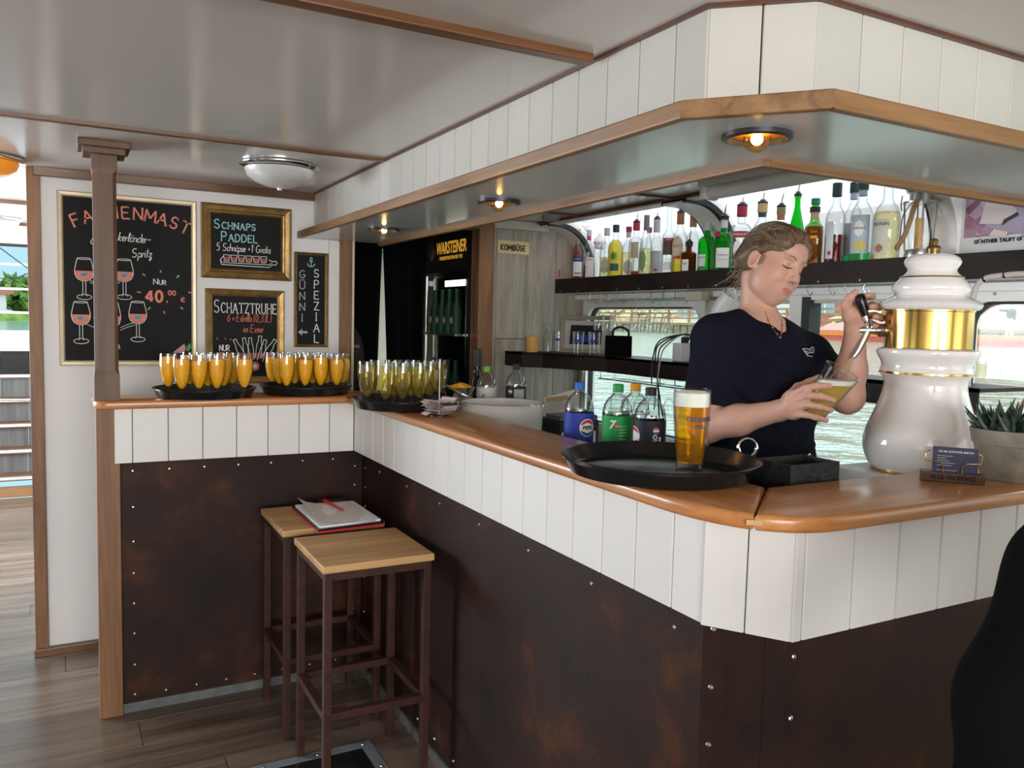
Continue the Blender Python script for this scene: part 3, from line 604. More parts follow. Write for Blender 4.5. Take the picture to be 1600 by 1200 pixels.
struct(MB().box(-60, 60, .4, 30, 90, 1.3).build('shore', 'grass', origin=(0, 70, .4)))
hr = thing('shore_house', 'low red roofed house among trees beyond the bow', 'building', (-5.5, 61, 1.3))
MB().box(-8, 60.5, 1.2, -3.6, 61.5, 2.4).build('wall', 'far_concrete', hr); MB().prism([(-8.3, 60.3), (-3.2, 60.3), (-3.2, 61.6), (-8.3, 61.6)], 2.4, 2.8).build('roof', 'far_brick', hr)
# ================================================================== bar counter
ZT = 1.18; ZB = 1.15                                          # worktop top and underside
bc = thing('bar_counter', 'corner bar front of white boards above riveted rusty steel sheets', 'bar counter', (1.05, 2.2, 0))
_bd = {}
def board(parent, a, b, z0, z1, m='white_board', th=.014, name='board'):
    a, b = np.array(a, float), np.array(b, float); L = np.linalg.norm(b-a); th_ = math.atan2(b[1]-a[1], b[0]-a[0]); k = (round(L, 3), round(z1-z0, 3), m)
    if k not in _bd:
        c = .0022; g = .0012; mb = MB(); P = [(g, c), (g+c, 0), (L-g-c, 0), (L-g, c), (L-g, th), (g, th)]
        mb.prism(P, 0, z1-z0); _bd[k] = o = mb.build(name, m, parent, local=True)
    else: o = inst(_bd[k], name, parent, (0, 0, 0))
    o.parent = parent; o.location = np.array([a[0], a[1], z0])-worg(parent); o.rotation_euler = (0, 0, th_); return o
Z0, Z1 = .95, ZB
xs = [.131, .191, .312, .433, .556, .674, .796, .919, 1.021]
for a, b in zip(xs, xs[1:]): board(bc, (a, 3.24), (b, 3.24), Z0, Z1)
ys = [3.24-.1193*i for i in range(18)]+[1.12]
for a, b in zip(ys, ys[1:]): board(bc, (1.021, a), (1.021, b), Z0, Z1)
CA, CB = (1.013, 1.118), (1.102, .985)
mid = tuple((np.array(CA)*.5+np.array(CB)*.5)); board(bc, CA, mid, Z0, Z1); board(bc, mid, CB, Z0, Z1)
xs = [1.102, 1.127]+[1.127+.126*i for i in range(1, 12)]
for a, b in zip(xs, xs[1:]): board(bc, (a, .982), (b, .982), Z0, Z1)
# core behind the boards and the steel
MB().prism([(.155, 3.28), (.155, 3.42), (1.2, 3.42), (1.2, 1.17), (2.55, 1.17), (2.55, 1.055), (1.165, 1.055), (1.085, 1.17), (1.085, 3.28)][::-1], .04, ZB-.001).build('core', 'dark_backing', bc)
MB().prism([(.14, 3.254), (.14, 3.27), (1.04, 3.27), (1.04, 1.16), (1.13, 1.03), (2.5, 1.03), (2.5, .997), (1.11, .997), (1.036, 1.125), (1.036, 3.254)][::-1], Z0+.004, ZB-.001).build('core', 'dark_backing', bc)
for nm, poly in (('left', [(.15, 3.268), (1.066, 3.268), (1.066, 3.275), (.15, 3.275)]), ('long', [(1.068, 3.275), (1.075, 3.275), (1.075, 1.16), (1.068, 1.16)]),
                 ('chamfer', [(1.066, 1.165), (1.150, 1.035), (1.156, 1.039), (1.073, 1.168)]), ('right', [(1.15, 1.035), (2.55, 1.035), (2.55, 1.042), (1.15, 1.042)])):
    MB().prism(poly, .035, .955).build('steel_sheet', 'rust_steel', bc)
MB().prism([(1.0655, 1.25), (1.0655, 1.165), (1.09, 1.125), (1.0915, 1.127), (1.068, 1.167), (1.068, 1.25)], .035, .953).build('corner_strip', 'rust_steel', bc)
MB().prism([(1.128, 1.064), (1.149, 1.032), (1.19, 1.032), (1.19, 1.035), (1.151, 1.036), (1.131, 1.066)], .035, .953).build('corner_strip', 'rust_steel', bc)
MB().prism([(.15, 3.262), (1.06, 3.262), (1.06, 1.15), (1.14, 1.03), (2.5, 1.03), (2.5, 1.04), (1.145, 1.04), (1.07, 1.155), (1.07, 3.27), (.15, 3.27)], 0, .035).build('plinth', 'plinth', bc)
rv = None
def rivet(p, n):
    global rv
    if rv is None:
        rv = MB().lathe([(.0058, 0), (.0055, .0022), (.0035, .004), (0, .0045)], 8).build('rivet', 'steel', bc, local=True); o = rv
    else: o = inst(rv, 'rivet', bc, (0, 0, 0))
    o.location = np.array(p)-worg(bc); o.rotation_euler = Vector(n).to_track_quat('Z', 'Y').to_euler(); return o
for z in (.065, .18, .30, .415, .53, .65, .78): rivet((.192, 3.268, z), (0, -1, 0))
for i in range(7): rivet((.192+.125*i, 3.268, .915), (0, -1, 0)); rivet((.30+.11*i, 3.268, .06), (0, -1, 0))
for z in (.12, .27, .42, .57, .72, .80, .88): rivet((1.035, 3.268, z), (0, -1, 0)); rivet((1.068, 3.225, z-.005), (-1, 0, 0))
for i in range(13): rivet((1.068, 3.08-.155*i, .075), (-1, 0, 0))
for i in range(7): rivet((1.068, 3.05-.3*i, .89), (-1, 0, 0))
cn = np.array([-.84, -.543, 0])
for k in range(8): rivet((1.0765, 1.1485, .92-.115*k), cn); rivet((1.165, 1.032, .895-.118*k), (0, -1, 0))
# worktop in three sections
wt = thing('hardwood_worktop', 'narrow varnished hardwood bar top running around the corner bar', 'bar top', (1.1, 2.2, ZB))
rc = [(.065+.05-.05*math.cos(a), 3.205+.05-.05*math.sin(a)) for a in np.linspace(0, PI/2, 7)]
MB().prism([(.065, 3.45)]+rc+[(.975, 3.205), (1.225, 3.45)], ZB, ZT, ch=.009).build('left_section', 'oak_counter', wt, smooth=True)
bz = lambda t: ((1-t)**2*.975+2*t*(1-t)*.985+t*t*1.16, (1-t)**2*1.19+2*t*(1-t)*.952+t*t*.942)
MB().prism([(.9755, 3.2035), (1.225, 3.4485)]+[(1.225, 1.178)]+[bz(t) for t in np.linspace(.5, 0, 9)], ZB, ZT, ch=.009).build('long_section', 'oak_counter_y', wt, smooth=True)
MB().prism([bz(t) for t in np.linspace(.502, 1, 9)]+[(2.58, .942), (2.58, 1.176), (1.226, 1.176)], ZB, ZT, ch=.009).build('right_section', 'oak_counter', wt, smooth=True)
s0 = bz(.5); MB().obox((s0[0]-.0005, s0[1]-.0005, 1.166), (.8, -.6, 0), (.6, .8, 0), (0, 0, 1), .013, .004, .0045).build('joint_spline', 'stool_oak', wt)
# wooden post through the left end
ps = thing('wooden_post', 'dark brown timber post rising from the left end of the bar to the ceiling', 'post', (.111, 3.28, 0))
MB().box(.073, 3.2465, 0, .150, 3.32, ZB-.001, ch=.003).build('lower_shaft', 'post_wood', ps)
sq = lambda c, h: [(.111-h+c, 3.283-h), (.111+h-c, 3.283-h), (.111+h, 3.283-h+c), (.111+h, 3.283+h-c), (.111+h-c, 3.283+h), (.111-h+c, 3.283+h), (.111-h, 3.283+h-c), (.111-h, 3.283-h+c)]
pm = MB(); lv = [(ZT+.0005, .001, .041), (1.27, .001, .041), (1.29, .012, .038), (1.98, .012, .038), (2.0, .001, .041), (2.05, .001, .041)]; n0 = 8
for z, c, h in lv: pm.v += [(p[0], p[1], z) for p in sq(c, h)]
for k in range(len(lv)-1):
    for i in range(8): pm.f.append((k*8+i, k*8+(i+1) % 8, k*8+8+(i+1) % 8, k*8+8+i)); pm.mi.append(0)
pm.f.append(tuple(range(7, -1, -1))); pm.mi.append(0)
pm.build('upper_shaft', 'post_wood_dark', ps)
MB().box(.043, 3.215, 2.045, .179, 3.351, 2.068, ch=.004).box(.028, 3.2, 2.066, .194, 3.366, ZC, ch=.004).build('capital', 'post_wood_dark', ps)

# ================================================================== canopy over the bar
cp = thing('bar_canopy', 'boxed canopy over the bar with white boards and wooden rim', 'canopy', (1.15, 2.6, 1.87))
BA, BB = (1.045, 1.20), (1.186, 1.07); zb0, zb1 = 1.905, 2.084
ys = [YB-.004]+[3.95-.1155*i for i in range(24)]
ys = [y for y in ys if y > 1.23]+[1.20]
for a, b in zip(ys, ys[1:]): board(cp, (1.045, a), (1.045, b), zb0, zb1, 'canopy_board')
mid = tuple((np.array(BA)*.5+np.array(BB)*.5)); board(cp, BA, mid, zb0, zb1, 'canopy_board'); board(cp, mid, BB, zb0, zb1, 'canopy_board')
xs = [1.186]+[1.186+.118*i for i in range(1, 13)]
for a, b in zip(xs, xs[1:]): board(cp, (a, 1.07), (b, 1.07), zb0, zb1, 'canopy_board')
MB().prism([(1.06, YB-.01), (1.06, 1.21), (1.195, 1.085), (2.55, 1.085), (2.55, 1.1), (1.2, 1.1), (1.075, 1.215), (1.075, YB-.01)], 1.9, 2.085).build('core', 'dark_backing', cp)
MB().prism([(1.035, YB-.005), (1.035, 1.195), (1.182, 1.058), (2.55, 1.058), (2.55, 1.075), (1.19, 1.075), (1.05, 1.205), (1.05, YB-.005)], 2.083, ZC).build('top_trim', 'mahogany_y', cp)
o1, o2, o3 = (.965, YB-.002), (.975, 1.185), (1.14, .985); i1, i2, i3 = (1.062, YB-.002), (1.062, 1.215), (1.19, 1.085)
n1, n2, n3 = (.987, YB-.002), (.995, 1.193), (1.150, 1.007)
for (a_, b_, c_, d_, e_, f_), mm in (((o1, o2, n2, n1, i2, i1), 'soffit_wood'), ((o2, o3, n3, n2, i3, i2), 'soffit_wood_x'), ((o3, (2.55, .985), (2.55, 1.007), n3, (2.55, 1.085), i3), 'soffit_wood_x')):
    MB().prism([a_, b_, c_, d_], 1.872, 1.906, ch=.004).build('rim', mm, cp); MB().prism([d_, c_, e_, f_], 1.892, 1.9045).build('ledge', mm, cp)
SPOTS = [onz(600, 357, 1.874), onz(780, 314, 1.874), onz(1183, 211, 1.874)]
bm = bmesh.new(); loops = []
def loop(P):
    vs = [bm.verts.new((*p, 1.8745)) for p in P]; return [bm.edges.new((vs[i], vs[(i+1) % len(vs)])) for i in range(len(vs))]
ed = loop([(.986, YB-.004), (1.372, YB-.004), (1.372, 1.372), (2.55, 1.372), (2.55, 1.006), (1.149, 1.006), (.994, 1.192)])
for p in SPOTS: ed += loop([(p[0]+.057*math.cos(a), p[1]+.057*math.sin(a)) for a in np.linspace(0, 2*PI, 25)[:-1]])
bmesh.ops.triangle_fill(bm, use_beauty=True, use_dissolve=False, edges=ed)
for f in bm.faces:
    if f.normal.z > 0: f.normal_flip()
me = bpy.data.meshes.new('underside'); bm.to_mesh(me); bm.free(); me.materials.append(MATS['soffit_paint'])
for v in me.vertices: v.co -= Vector(worg(cp))
un = bpy.data.objects.new('underside', me); COL.objects.link(un); un.parent = cp
MB().box(1.362, 1.362, 1.858, 1.386, YB-.03, 1.892, ch=.004).build('inner_rim', 'soffit_wood', cp)
MB().box(1.386, 1.362, 1.858, 2.55, 1.386, 1.892, ch=.004).build('inner_rim', 'soffit_wood_x', cp)
MB().box(1.372, 1.372, 1.89, 1.38, YB-.01, 2.052).box(1.38, 1.372, 1.89, 2.55, 1.38, 2.052).build('inner_fascia', 'soffit_paint', cp)
# recessed spotlights
mat('amber_reflector', (.75, .32, .06), .3, .6); glassy('bulb_glass', (1, .86, .55), .8); mat('filament', (1, .7, .3), .5, emit=(1, .62, .22), estr=90)
mat('bezel', (.05, .05, .055), .35, .5)
SPL = ['round amber spotlight at the bulkhead end of the canopy underside', 'round amber spotlight in the middle of the canopy underside', 'round amber spotlight under the near corner of the canopy']
for p, lb in zip(SPOTS, SPL):
    x, y = p[0], p[1]; o = thing('recessed_spotlight', lb, 'spotlight', (x, y, 1.875), group='canopy spotlights')
    MB().lathe([(.068, 1.8745), (.068, 1.866), (.058, 1.864), (.054, 1.872), (.056, 1.88)], 28, (x, y, 0), cap=False).build('bezel', 'bezel', o, smooth=True)
    MB().lathe([(.0565, 1.876), (.045, 1.905), (.028, 1.925), (0, 1.927)], 28, (x, y, 0)).build('reflector', 'amber_reflector', o, smooth=True)
    MB().ball((x, y, 1.868), (.027, .027, .028), 16, 10).build('bulb', 'bulb_glass', o, smooth=True)
    MB().ball((x, y, 1.866), (.012, .012, .012), 10, 6).build('filament', 'filament', o, smooth=True)
    l = bpy.data.lights.new('spot_glow', 'POINT'); l.energy = 2.6; l.color = (1, .62, .28); l.shadow_soft_size = .006
    lo = bpy.data.objects.new('spot_glow', l); COL.objects.link(lo); lo.parent = o; lo.location = (0, 0, .012)
# ceiling dome lamps
mat('frosted_dome', (.72, .74, .74), .25, trans=.25); mat('orange_dome', (.85, .30, .03), .3, emit=(1, .32, .03), estr=.35)
def dome(name, label, c, m, r=.155):
    o = thing(name, label, 'ceiling lamp', c)
    MB().lathe([(r*.9, 0), (r, -.003), (r, -.008), (r*.93, -.014), (r*.84, -.018)], 36, c, cap=False).build('metal_rim', 'chrome', o, smooth=True)
    MB().lathe([(r*.86, -.02), (r*.80, -.045), (r*.62, -.068), (r*.34, -.084), (r*.06, -.090), (r*.05, -.098), (0, -.1)], 36, c).build('shade', m, o, smooth=True)
    return o
c = onz(437, 258, ZC); dome('dome_lamp', 'frosted glass dome lamp with chrome rim on the saloon ceiling', (c[0], c[1], ZC), 'frosted_dome')
c = onz(-32, 243, ZC); dome('dome_lamp', 'orange glass dome lamp at the left edge of the ceiling', (c[0], c[1], ZC), 'orange_dome')
c = onz(-6, 340, ZC); dome('dome_lamp', 'frosted glass dome lamp in the room beyond the bulkhead', (c[0], c[1], ZC), 'frosted_dome')
# fluorescent lamp over the back bar
fx = thing('fluorescent_lamp', 'long white fluorescent batten lamp under the bar ceiling', 'lamp', (2.1, 2.07, 2.05))
MB().box(2.05, 1.76, 2.012, 2.15, 2.38, 2.05, ch=.006).build('housing', 'soffit_paint', fx)
MB().tube([(2.1, 1.77, 1.995), (2.1, 2.0, 1.995), (2.1, 2.37, 1.995)], .028, 12).build('diffuser', mat('diffuser', (.75, .75, .74), .35), fx, smooth=True)
for yy in (1.76, 2.355): MB().box(2.062, yy, 1.968, 2.138, yy+.025, 2.02, ch=.006).build('end_cap', 'white_plastic', fx)

# ================================================================== chalkboards on the bulkhead
YW = YB-.002
def frame(mb, x0, x1, z0, z1, prof):
    """mitred moulding: prof = list of (inset from outer edge, proud height)"""
    for k in range(len(prof)-1):
        (a, h), (b, g) = prof[k], prof[k+1]
        A = [(x0+a, YW-h, z0+a), (x1-a, YW-h, z0+a), (x1-a, YW-h, z1-a), (x0+a, YW-h, z1-a)]; B = [(x0+b, YW-g, z0+b), (x1-b, YW-g, z0+b), (x1-b, YW-g, z1-b), (x0+b, YW-g, z1-b)]
        mb.add(A+B, [(i, (i+1) % 4, 4+(i+1) % 4, 4+i) for i in range(4)])
    return mb
def chalkboard(name, label, x0, x1, z0, z1, prof, fm):
    o = thing(name, label, 'chalkboard', ((x0+x1)/2, YW, z0)); w = prof[-1][0]
    frame(MB(), x0, x1, z0, z1, prof).build('frame', fm, o); MB().box(x0+w-.004, YW-.008, z0+w-.004, x1-w+.004, YW, z1-w+.004).build('panel', 'chalkboard', o); return o
YP = YW-.008
def Bp(x, y): p = ony(x, y, YP); return p[0], p[2]
flat = [(0, 0), (0, .014), (.004, .018), (.016, .016), (.022, .009)]
deep = [(0, 0), (0, .022), (.005, .026), (.012, .022), (.028, .016), (.034, .022), (.040, .020), (.047, .009)]
slim = [(0, 0), (0, .014), (.004, .018), (.009, .012), (.014, .009)]
medium = [(0, 0), (0, .016), (.005, .02), (.022, .014), (.032, .009)]
def chalk(o, m, fn, name='lettering', lines=False):
    mb = MB(); fn(mb)
    if not lines: return mb.build(name, m, o)
    B = mb.brk+[(len(mb.v), len(mb.f))]                       # every line of writing a part of its own
    for (a, p), (b, q) in zip(B, B[1:]): l = MB(); l.add(mb.v[a:b], [tuple(i-a for i in f) for f in mb.f[p:q]]); l.build(name, m, o)
def pts(P): return [(x, YP, z) for x, z in P]
def curvep(P, n=8):
    """smooth polyline through points"""
    P = [np.array(p, float) for p in P]; out = []
    for i in range(len(P)-1):
        a, b, c, d = P[max(i-1, 0)], P[i], P[i+1], P[min(i+2, len(P)-1)]
        for k in range(n): t = k/n; out.append(.5*((2*b)+(-a+c)*t+(2*a-5*b+4*c-d)*t*t+(-a+3*b-3*c+d)*t**3))
    out.append(P[-1]); return [tuple(p) for p in out]
N_ = (0, -1, 0)
# big cocktail board
k1 = chalkboard('chalkboard', 'large chalkboard with cocktail glasses drawing behind the timber post', -.045, .507, 1.262, 2.003, flat, 'pale_gold_frame')
def f(mb):
    L = 'FAHNENMAST'; R = .52
    for i, ch in enumerate(L):
        an = -.415+.83*i/9; w = glyph(ch)[0]; hh = .050
        sx, sz = .240+R*math.sin(an), 1.905-R+R*math.cos(an)-.012*0
        write(mb, ch, sx-w*hh/2*math.cos(an)*.9, sz+w*hh/2*math.sin(an), YP, hh, .0072, serif=True, tilt=-an)
chalk(k1, 'chalk_coral', f)
def f(mb):
    x, z = Bp(141, 381); write(mb, '6 x', x, z, YP, .036, .0035, slant=.2)
    x, z = Bp(184, 376); write(mb, 'kerländer-', x, z, YP, .038, .0035, wpx=.135, slant=.25, tilt=-.03)
    x, z = Bp(206, 402); write(mb, 'Spritz', x, z, YP, .038, .0036, wpx=.083, slant=.2, tilt=.05)
    x, z = Bp(240, 444); write(mb, 'NUR', x, z, YP, .024, .0035, serif=True, small=.75, wpx=.055)
chalk(k1, 'chalk_white', f, lines=True)
def f(mb):
    x, z = Bp(228, 471); write(mb, '40', x, z, YP, .048, .011, wpx=.078)
    x, z = Bp(263, 461); write(mb, '00', x, z, YP, .020, .0045, wpx=.036)
    x, z = Bp(260, 471); write(mb, ',', x, z, YP, .04, .006)
    x, z = Bp(283, 471); mb.strip(pts([(x+.009+.009*math.cos(a), z+.008+.010*math.sin(a)) for a in np.linspace(.7, 5.6, 10)]), .004, N_); mb.strip(pts([(x-.003, z+.010), (x+.012, z+.010)]), .003, N_); mb.strip(pts([(x-.003, z+.006), (x+.011, z+.006)]), .003, N_)
chalk(k1, 'chalk_coral', f, lines=True)
chalk(k1, 'chalk_coral', lambda mb: [mb.strip(pts([Bp(*a), Bp(*b)]), .0055, N_) for a, b in (((251, 422), (251, 426)), ((214, 456), (220, 457)), ((294, 457), (299, 457)), ((256, 486), (257, 490)))], 'rays')
chalk(k1, 'chalk_green', lambda mb: [mb.strip(pts([Bp(*a), Bp(*b)]), .006, N_) for a, b in (((223, 428), (227, 431)), ((276, 434), (280, 430)), ((231, 484), (235, 480)), ((282, 480), (286, 483)))], 'rays')
def wineglass(o, px_, pt, pb, w):
    """outline drawing between pixel rows pt and pb, half width w metres"""
    x, zt = Bp(px_, pt); _, zb = Bp(px_, pb); h = zt-zb; q = lambda u, v: (x+u*w, zb+v*h)
    bowl = curvep([q(-.72, .96), q(-.95, .75), q(-.98, .62), q(-.72, .50), q(-.2, .44)]); bowr = [(2*x-a, b) for a, b in bowl]
    def d(mb):
        mb.strip(pts([(x+.72*w*math.cos(a), zt-.03*h+.02*h*math.sin(a)) for a in np.linspace(0, 2*PI, 17)]), .0025, N_)
        for b in (bowl, bowr): mb.strip(pts(b), .0028, N_)
        mb.strip(pts([q(-.2, .44), q(.2, .44)]), .0025, N_)
        for s in (-1, 1): mb.strip(pts([q(s*.16, .44), q(s*.16, .12), q(s*.3, .08)]), .0026, N_)
        mb.strip(pts([(x+.8*w*math.cos(a), zb+.06*h+.06*h*math.sin(a)) for a in np.linspace(0, 2*PI, 17)]), .0026, N_)
    chalk(o, 'chalk_white', d, 'glass_drawing')
    chalk(o, 'chalk_coral', lambda mb: mb.poly(pts([q(-.93, .68), q(-.95, .62), q(-.7, .51), q(-.2, .455), q(.2, .455), q(.7, .51), q(.95, .62), q(.93, .68)]), thick=.0003), 'drink_drawing')
    def c(mb):
        for u, v, s, t in ((-.25, .60, .15, .3), (.2, .62, .16, -.25), (0, .57, .14, .1)):
            mb.poly(pts([(x+u*w+s*w*1.6*math.cos(t+a), zb+v*h+s*w*1.6*math.sin(t+a)) for a in (.8, 2.4, 3.9, 5.5)]), thick=.0008)
    chalk(o, 'chalk_blue', c, 'ice_drawing')
for a in ((131, 402, 468, .036), (194, 404, 468, .036), (126, 470, 537, .036), (174, 470, 545, .036), (215, 470, 534, .036)): wineglass(k1, *a)
def f(mb):
    for P in ([Bp(140, 438), Bp(165, 445), Bp(188, 438)], [Bp(140, 441), Bp(165, 449), Bp(188, 441)], [Bp(134, 506), Bp(150, 512), Bp(170, 512)], [Bp(188, 512), Bp(200, 507), Bp(211, 504)], [Bp(188, 516), Bp(200, 511), Bp(211, 508)]): mb.strip(pts(curvep(P)), .002, N_)
    x, z = Bp(168, 543); mb.strip(pts([(x+.05*math.cos(a), z+.012*math.sin(a)) for a in np.linspace(0, 2*PI, 17)]), .0025, N_)
chalk(k1, 'chalk_white', f, 'rack_drawing')
chalk(k1, 'chalk_pink', lambda mb: mb.poly(pts([Bp(270, 551), Bp(280, 543), Bp(288, 537), Bp(290, 543), Bp(288, 552)])), 'fruit_drawing')
chalk(k1, 'chalk_leaf', lambda mb: mb.poly(pts([Bp(290, 548), Bp(292, 540), Bp(298, 536), Bp(299, 543), Bp(295, 549)])), 'leaf_drawing')
# shots board
k2 = chalkboard('chalkboard', 'gilt framed chalkboard advertising shots above the other gilt board', .527, .933, 1.664, 2.004, deep, 'gold_frame')
def f(mb):
    x, z = Bp(335, 356); write(mb, 'SCHNAPS', x, z, YP, .040, .0048, serif=True, small=.72, wpx=.190, gap=.3)
    x, z = Bp(346, 376); write(mb, 'PADDEL', x, z, YP, .042, .0048, serif=True, small=.78, wpx=.168, gap=.3)
chalk(k2, 'chalk_cyan', f, lines=True)
def f(mb):
    x, z = Bp(338, 391); write(mb, '5 Schnäpse +1 Gratis', x, z, YP, .034, .003, wpx=.245, slant=.15, tilt=-.0)
chalk(k2, 'chalk_white', f)
def f(mb):
    P = [Bp(*q) for q in ((349, 400), (344, 406), (346, 413), (420, 418), (425, 414), (431, 414), (433, 411), (431, 408), (425, 409), (420, 406))]
    mb.strip(pts(P), .003, N_); mb.strip(pts([Bp(345, 407), Bp(348, 410), Bp(420, 414), Bp(425, 411)]), .0025, N_)
    for i in range(6):
        x = 354+i*11.6; y = 403+i*.6
        mb.strip(pts([Bp(x-5, y-5), Bp(x+5, y-4.6), Bp(x+3.5, y+5), Bp(x-3.5, y+4.6), Bp(x-5, y-5)]), .0022, N_)
chalk(k2, 'chalk_white', f, 'paddle_drawing')
chalk(k2, 'chalk_brick', lambda mb: [mb.poly(pts([Bp(354+i*11.6-4, 401+i*.6), Bp(354+i*11.6+4, 401.3+i*.6), Bp(354+i*11.6+3, 407+i*.6), Bp(354+i*11.6-3, 406.8+i*.6)])) for i in range(6)], 'drink_drawing')
# bucket board
zb_ = ony(405, 598, YB)[2]
k3 = chalkboard('chalkboard', 'gilt framed chalkboard with bucket of bottles drawing behind the juice glasses', .544, .902, zb_, 1.616, medium, 'gold_frame')
def f(mb):
    x, z = Bp(335, 488); write(mb, 'SCHATZTRUHE', x, z, YP, .058, .004, serif=True, small=.78, wpx=.288, gap=.28)
    x, z = Bp(343, 548); write(mb, 'NUR', x, z, YP, .026, .004, serif=True, wpx=.048)
chalk(k3, 'chalk_white', f, lines=True)
def f(mb):
    x, z = Bp(355, 502); write(mb, '6 x Estrella (0,33L)', x, z, YP, .036, .0032, wpx=.205, slant=.2)
    x, z = Bp(380, 519); write(mb, 'im Eimer', x, z, YP, .036, .0032, wpx=.095, slant=.15)
    x, z = Bp(341, 562); write(mb, '19 00', x, z, YP, .034, .0065, wpx=.07)
    for a, b in (((338, 527), (341, 531)), ((351, 528), (353, 531)), ((359, 532), (362, 529))): mb.strip(pts([Bp(*a), Bp(*b)]), .003, N_)
UP['9'] = (.5, [[(.1, 0), (.4, .4)]+arc(.25, .72, .24, .28, -30, 330, 14)])
chalk(k3, 'chalk_red', f, lines=True)
def bottle_draw(mb, x, y, a):
    def q(u, v): return Bp(x+u*math.cos(a)-v*math.sin(a), y+u*math.sin(a)+v*math.cos(a))
    mb.strip(pts([q(-4.5, 28), q(-4, 8), q(-2.4, 2), q(-2.4, -6), q(2.4, -6), q(2.4, 2), q(4, 8), q(4.5, 28)]), .0026, N_)
def f(mb):
    for x, y, a in ((369, 536, -.45), (382, 534, -.2), (391, 534, -.05), (406, 531, .1), (413, 537, .25), (427, 536, .55)): bottle_draw(mb, x, y, a)
    mb.strip(pts(curvep([Bp(378, 586), Bp(395, 592), Bp(415, 591), Bp(428, 584)])), .003, N_); mb.strip(pts([Bp(374, 560), Bp(379, 586)]), .003, N_); mb.strip(pts([Bp(430, 558), Bp(427, 585)]), .003, N_)
chalk(k3, 'chalk_white', f, 'bottle_drawing')
chalk(k3, 'chalk_brick', lambda mb: mb.poly(pts([Bp(374, 552), Bp(431, 551), Bp(430, 560), Bp(375, 561)]), thick=.0003), 'bucket_drawing')
x, z = Bp(398, 572)
chalk(k3, 'chalk_red', lambda mb: mb.poly(pts([(x+.022*math.cos(a), z+.022*math.sin(a)) for a in np.linspace(0, 2*PI, 20)[:-1]]), thick=.0004), 'emblem')
chalk(k3, 'chalk_white', lambda mb: mb.poly(pts([(x+(.015 if i % 2 else .007)*math.cos(i*PI/6), z+(.015 if i % 2 else .007)*math.sin(i*PI/6)) for i in range(12)]), thick=.001), 'emblem_star')
# narrow board
k4 = chalkboard('chalkboard', 'narrow tall chalkboard with vertical lettering and anchor beside the doorway', .950, 1.114, 1.348, 1.807, slim, 'gold_frame')
def f(mb):
    for i, ch in enumerate('SPEZIAL'):
        x, z = Bp(494, 432+i*17.0); w = glyph(ch)[0]*.034; write(mb, ch, x-w/2, z-.004, YP, .038, .0042, serif=True)
chalk(k4, 'chalk_white', f)
def f(mb):
    for i, ch in enumerate('GÜNNI'):
        x, z = Bp(472, 433+i*17.0); w = glyph(ch)[0]*.034; write(mb, ch, x-w/2, z-.004, YP, .036, .0042, serif=True)
    x, z = Bp(474, 519); mb.poly(pts([(x-.026, z), (x-.006, z+.017), (x-.006, z+.005), (x+.02, z+.005), (x+.02, z-.005), (x-.006, z-.005), (x-.006, z-.017)]))
chalk(k4, 'chalk_grey', f)
def f(mb):
    x, z = Bp(486, 410); S = .013
    mb.strip(pts([(x, z-1.6*S), (x, z+.9*S)]), .004, N_); mb.strip(pts([(x-.8*S, z+.4*S), (x+.8*S, z+.4*S)]), .0035, N_)
    mb.strip(pts([(x+.45*S*math.cos(a), z+1.35*S+.45*S*math.sin(a)) for a in np.linspace(0, 2*PI, 13)]), .003, N_)
    mb.strip(pts([(x+1.4*S*math.cos(a), z-.3*S+1.3*S*math.sin(a)) for a in np.linspace(PI*1.02, 2*PI*.99, 11)]), .004, N_)
chalk(k4, 'chalk_cyan', f, 'anchor_drawing')
# galley sign
sg = tag(MB().box(2.045, YB-.018, 1.866, 2.243, YB-.0125, 1.938, ch=.002).build('sign_plate', mat('sign_cream', (.72, .56, .28), .5, .2, noise=.1), origin=(2.14, YB-.012, 1.866)), 'cream galley sign plate on the grey wood panel', 'sign')
mat('ink', (.01, .01, .012), .7)
sgl = MB(); write(sgl, 'KOMBÜSE', 2.144, 1.886, YB-.019, .028, .0062, wpx=.158, center=True, serif=True, gap=.3); sgl.build('lettering', 'ink', sg)

# ================================================================== stools, clipboard, hatch
def make_stool(label, x0, y0, w=.36):
    o = thing('bar_stool', label, 'bar stool', (x0+w/2, y0+w/2, 0), group='bar stools'); s = .024; zs = .757
    MB().box(x0, y0, zs-.024, x0+w, y0+w, zs, ch=.005).build('seat', 'stool_oak', o)
    e = .008; xa, xb, ya, yb = x0+e, x0+w-e, y0+e, y0+w-e; zt = zs-.0245
    for a in (xa, xb-s):
        for b in (ya, yb-s): MB().box(a, b, 0, a+s, b+s, zt, ch=.0015).build('leg', 'stool_iron', o)
    for b in (ya, yb-s):
        MB().box(xa+s, b, zt-s, xb-s, b+s, zt).build('seat_rail', 'stool_iron', o); MB().box(xa+s, b, .27, xb-s, b+s, .27+s).build('foot_rail', 'stool_iron', o)
    for a in (xa, xb-s):
        MB().box(a, ya+s, zt-s, a+s, yb-s, zt).build('seat_rail', 'stool_iron', o); MB().box(a, ya+s, .27, a+s, yb-s, .27+s).build('foot_rail', 'stool_iron', o)
    return o
make_stool('bar stool with square oak seat and rusty iron frame, nearest the camera', .648, 2.345)
make_stool('bar stool with square oak seat tucked into the inner corner of the bar', .632, 2.80, .37)
zc = .7575
Q = [onz(456.4, 792, zc+.01), onz(497.8, 829, zc+.01), onz(600, 816, zc+.01), onz(552.5, 785, zc+.01)]; Q = [q[:2] for q in Q]; qc = sum(Q)/4
cl = thing('clipboard', 'black clipboard with paper sheets lying across the two bar stools', 'clipboard', (qc[0], qc[1], zc))
sh = lambda k: [tuple(qc+(q-qc)*k) for q in Q]
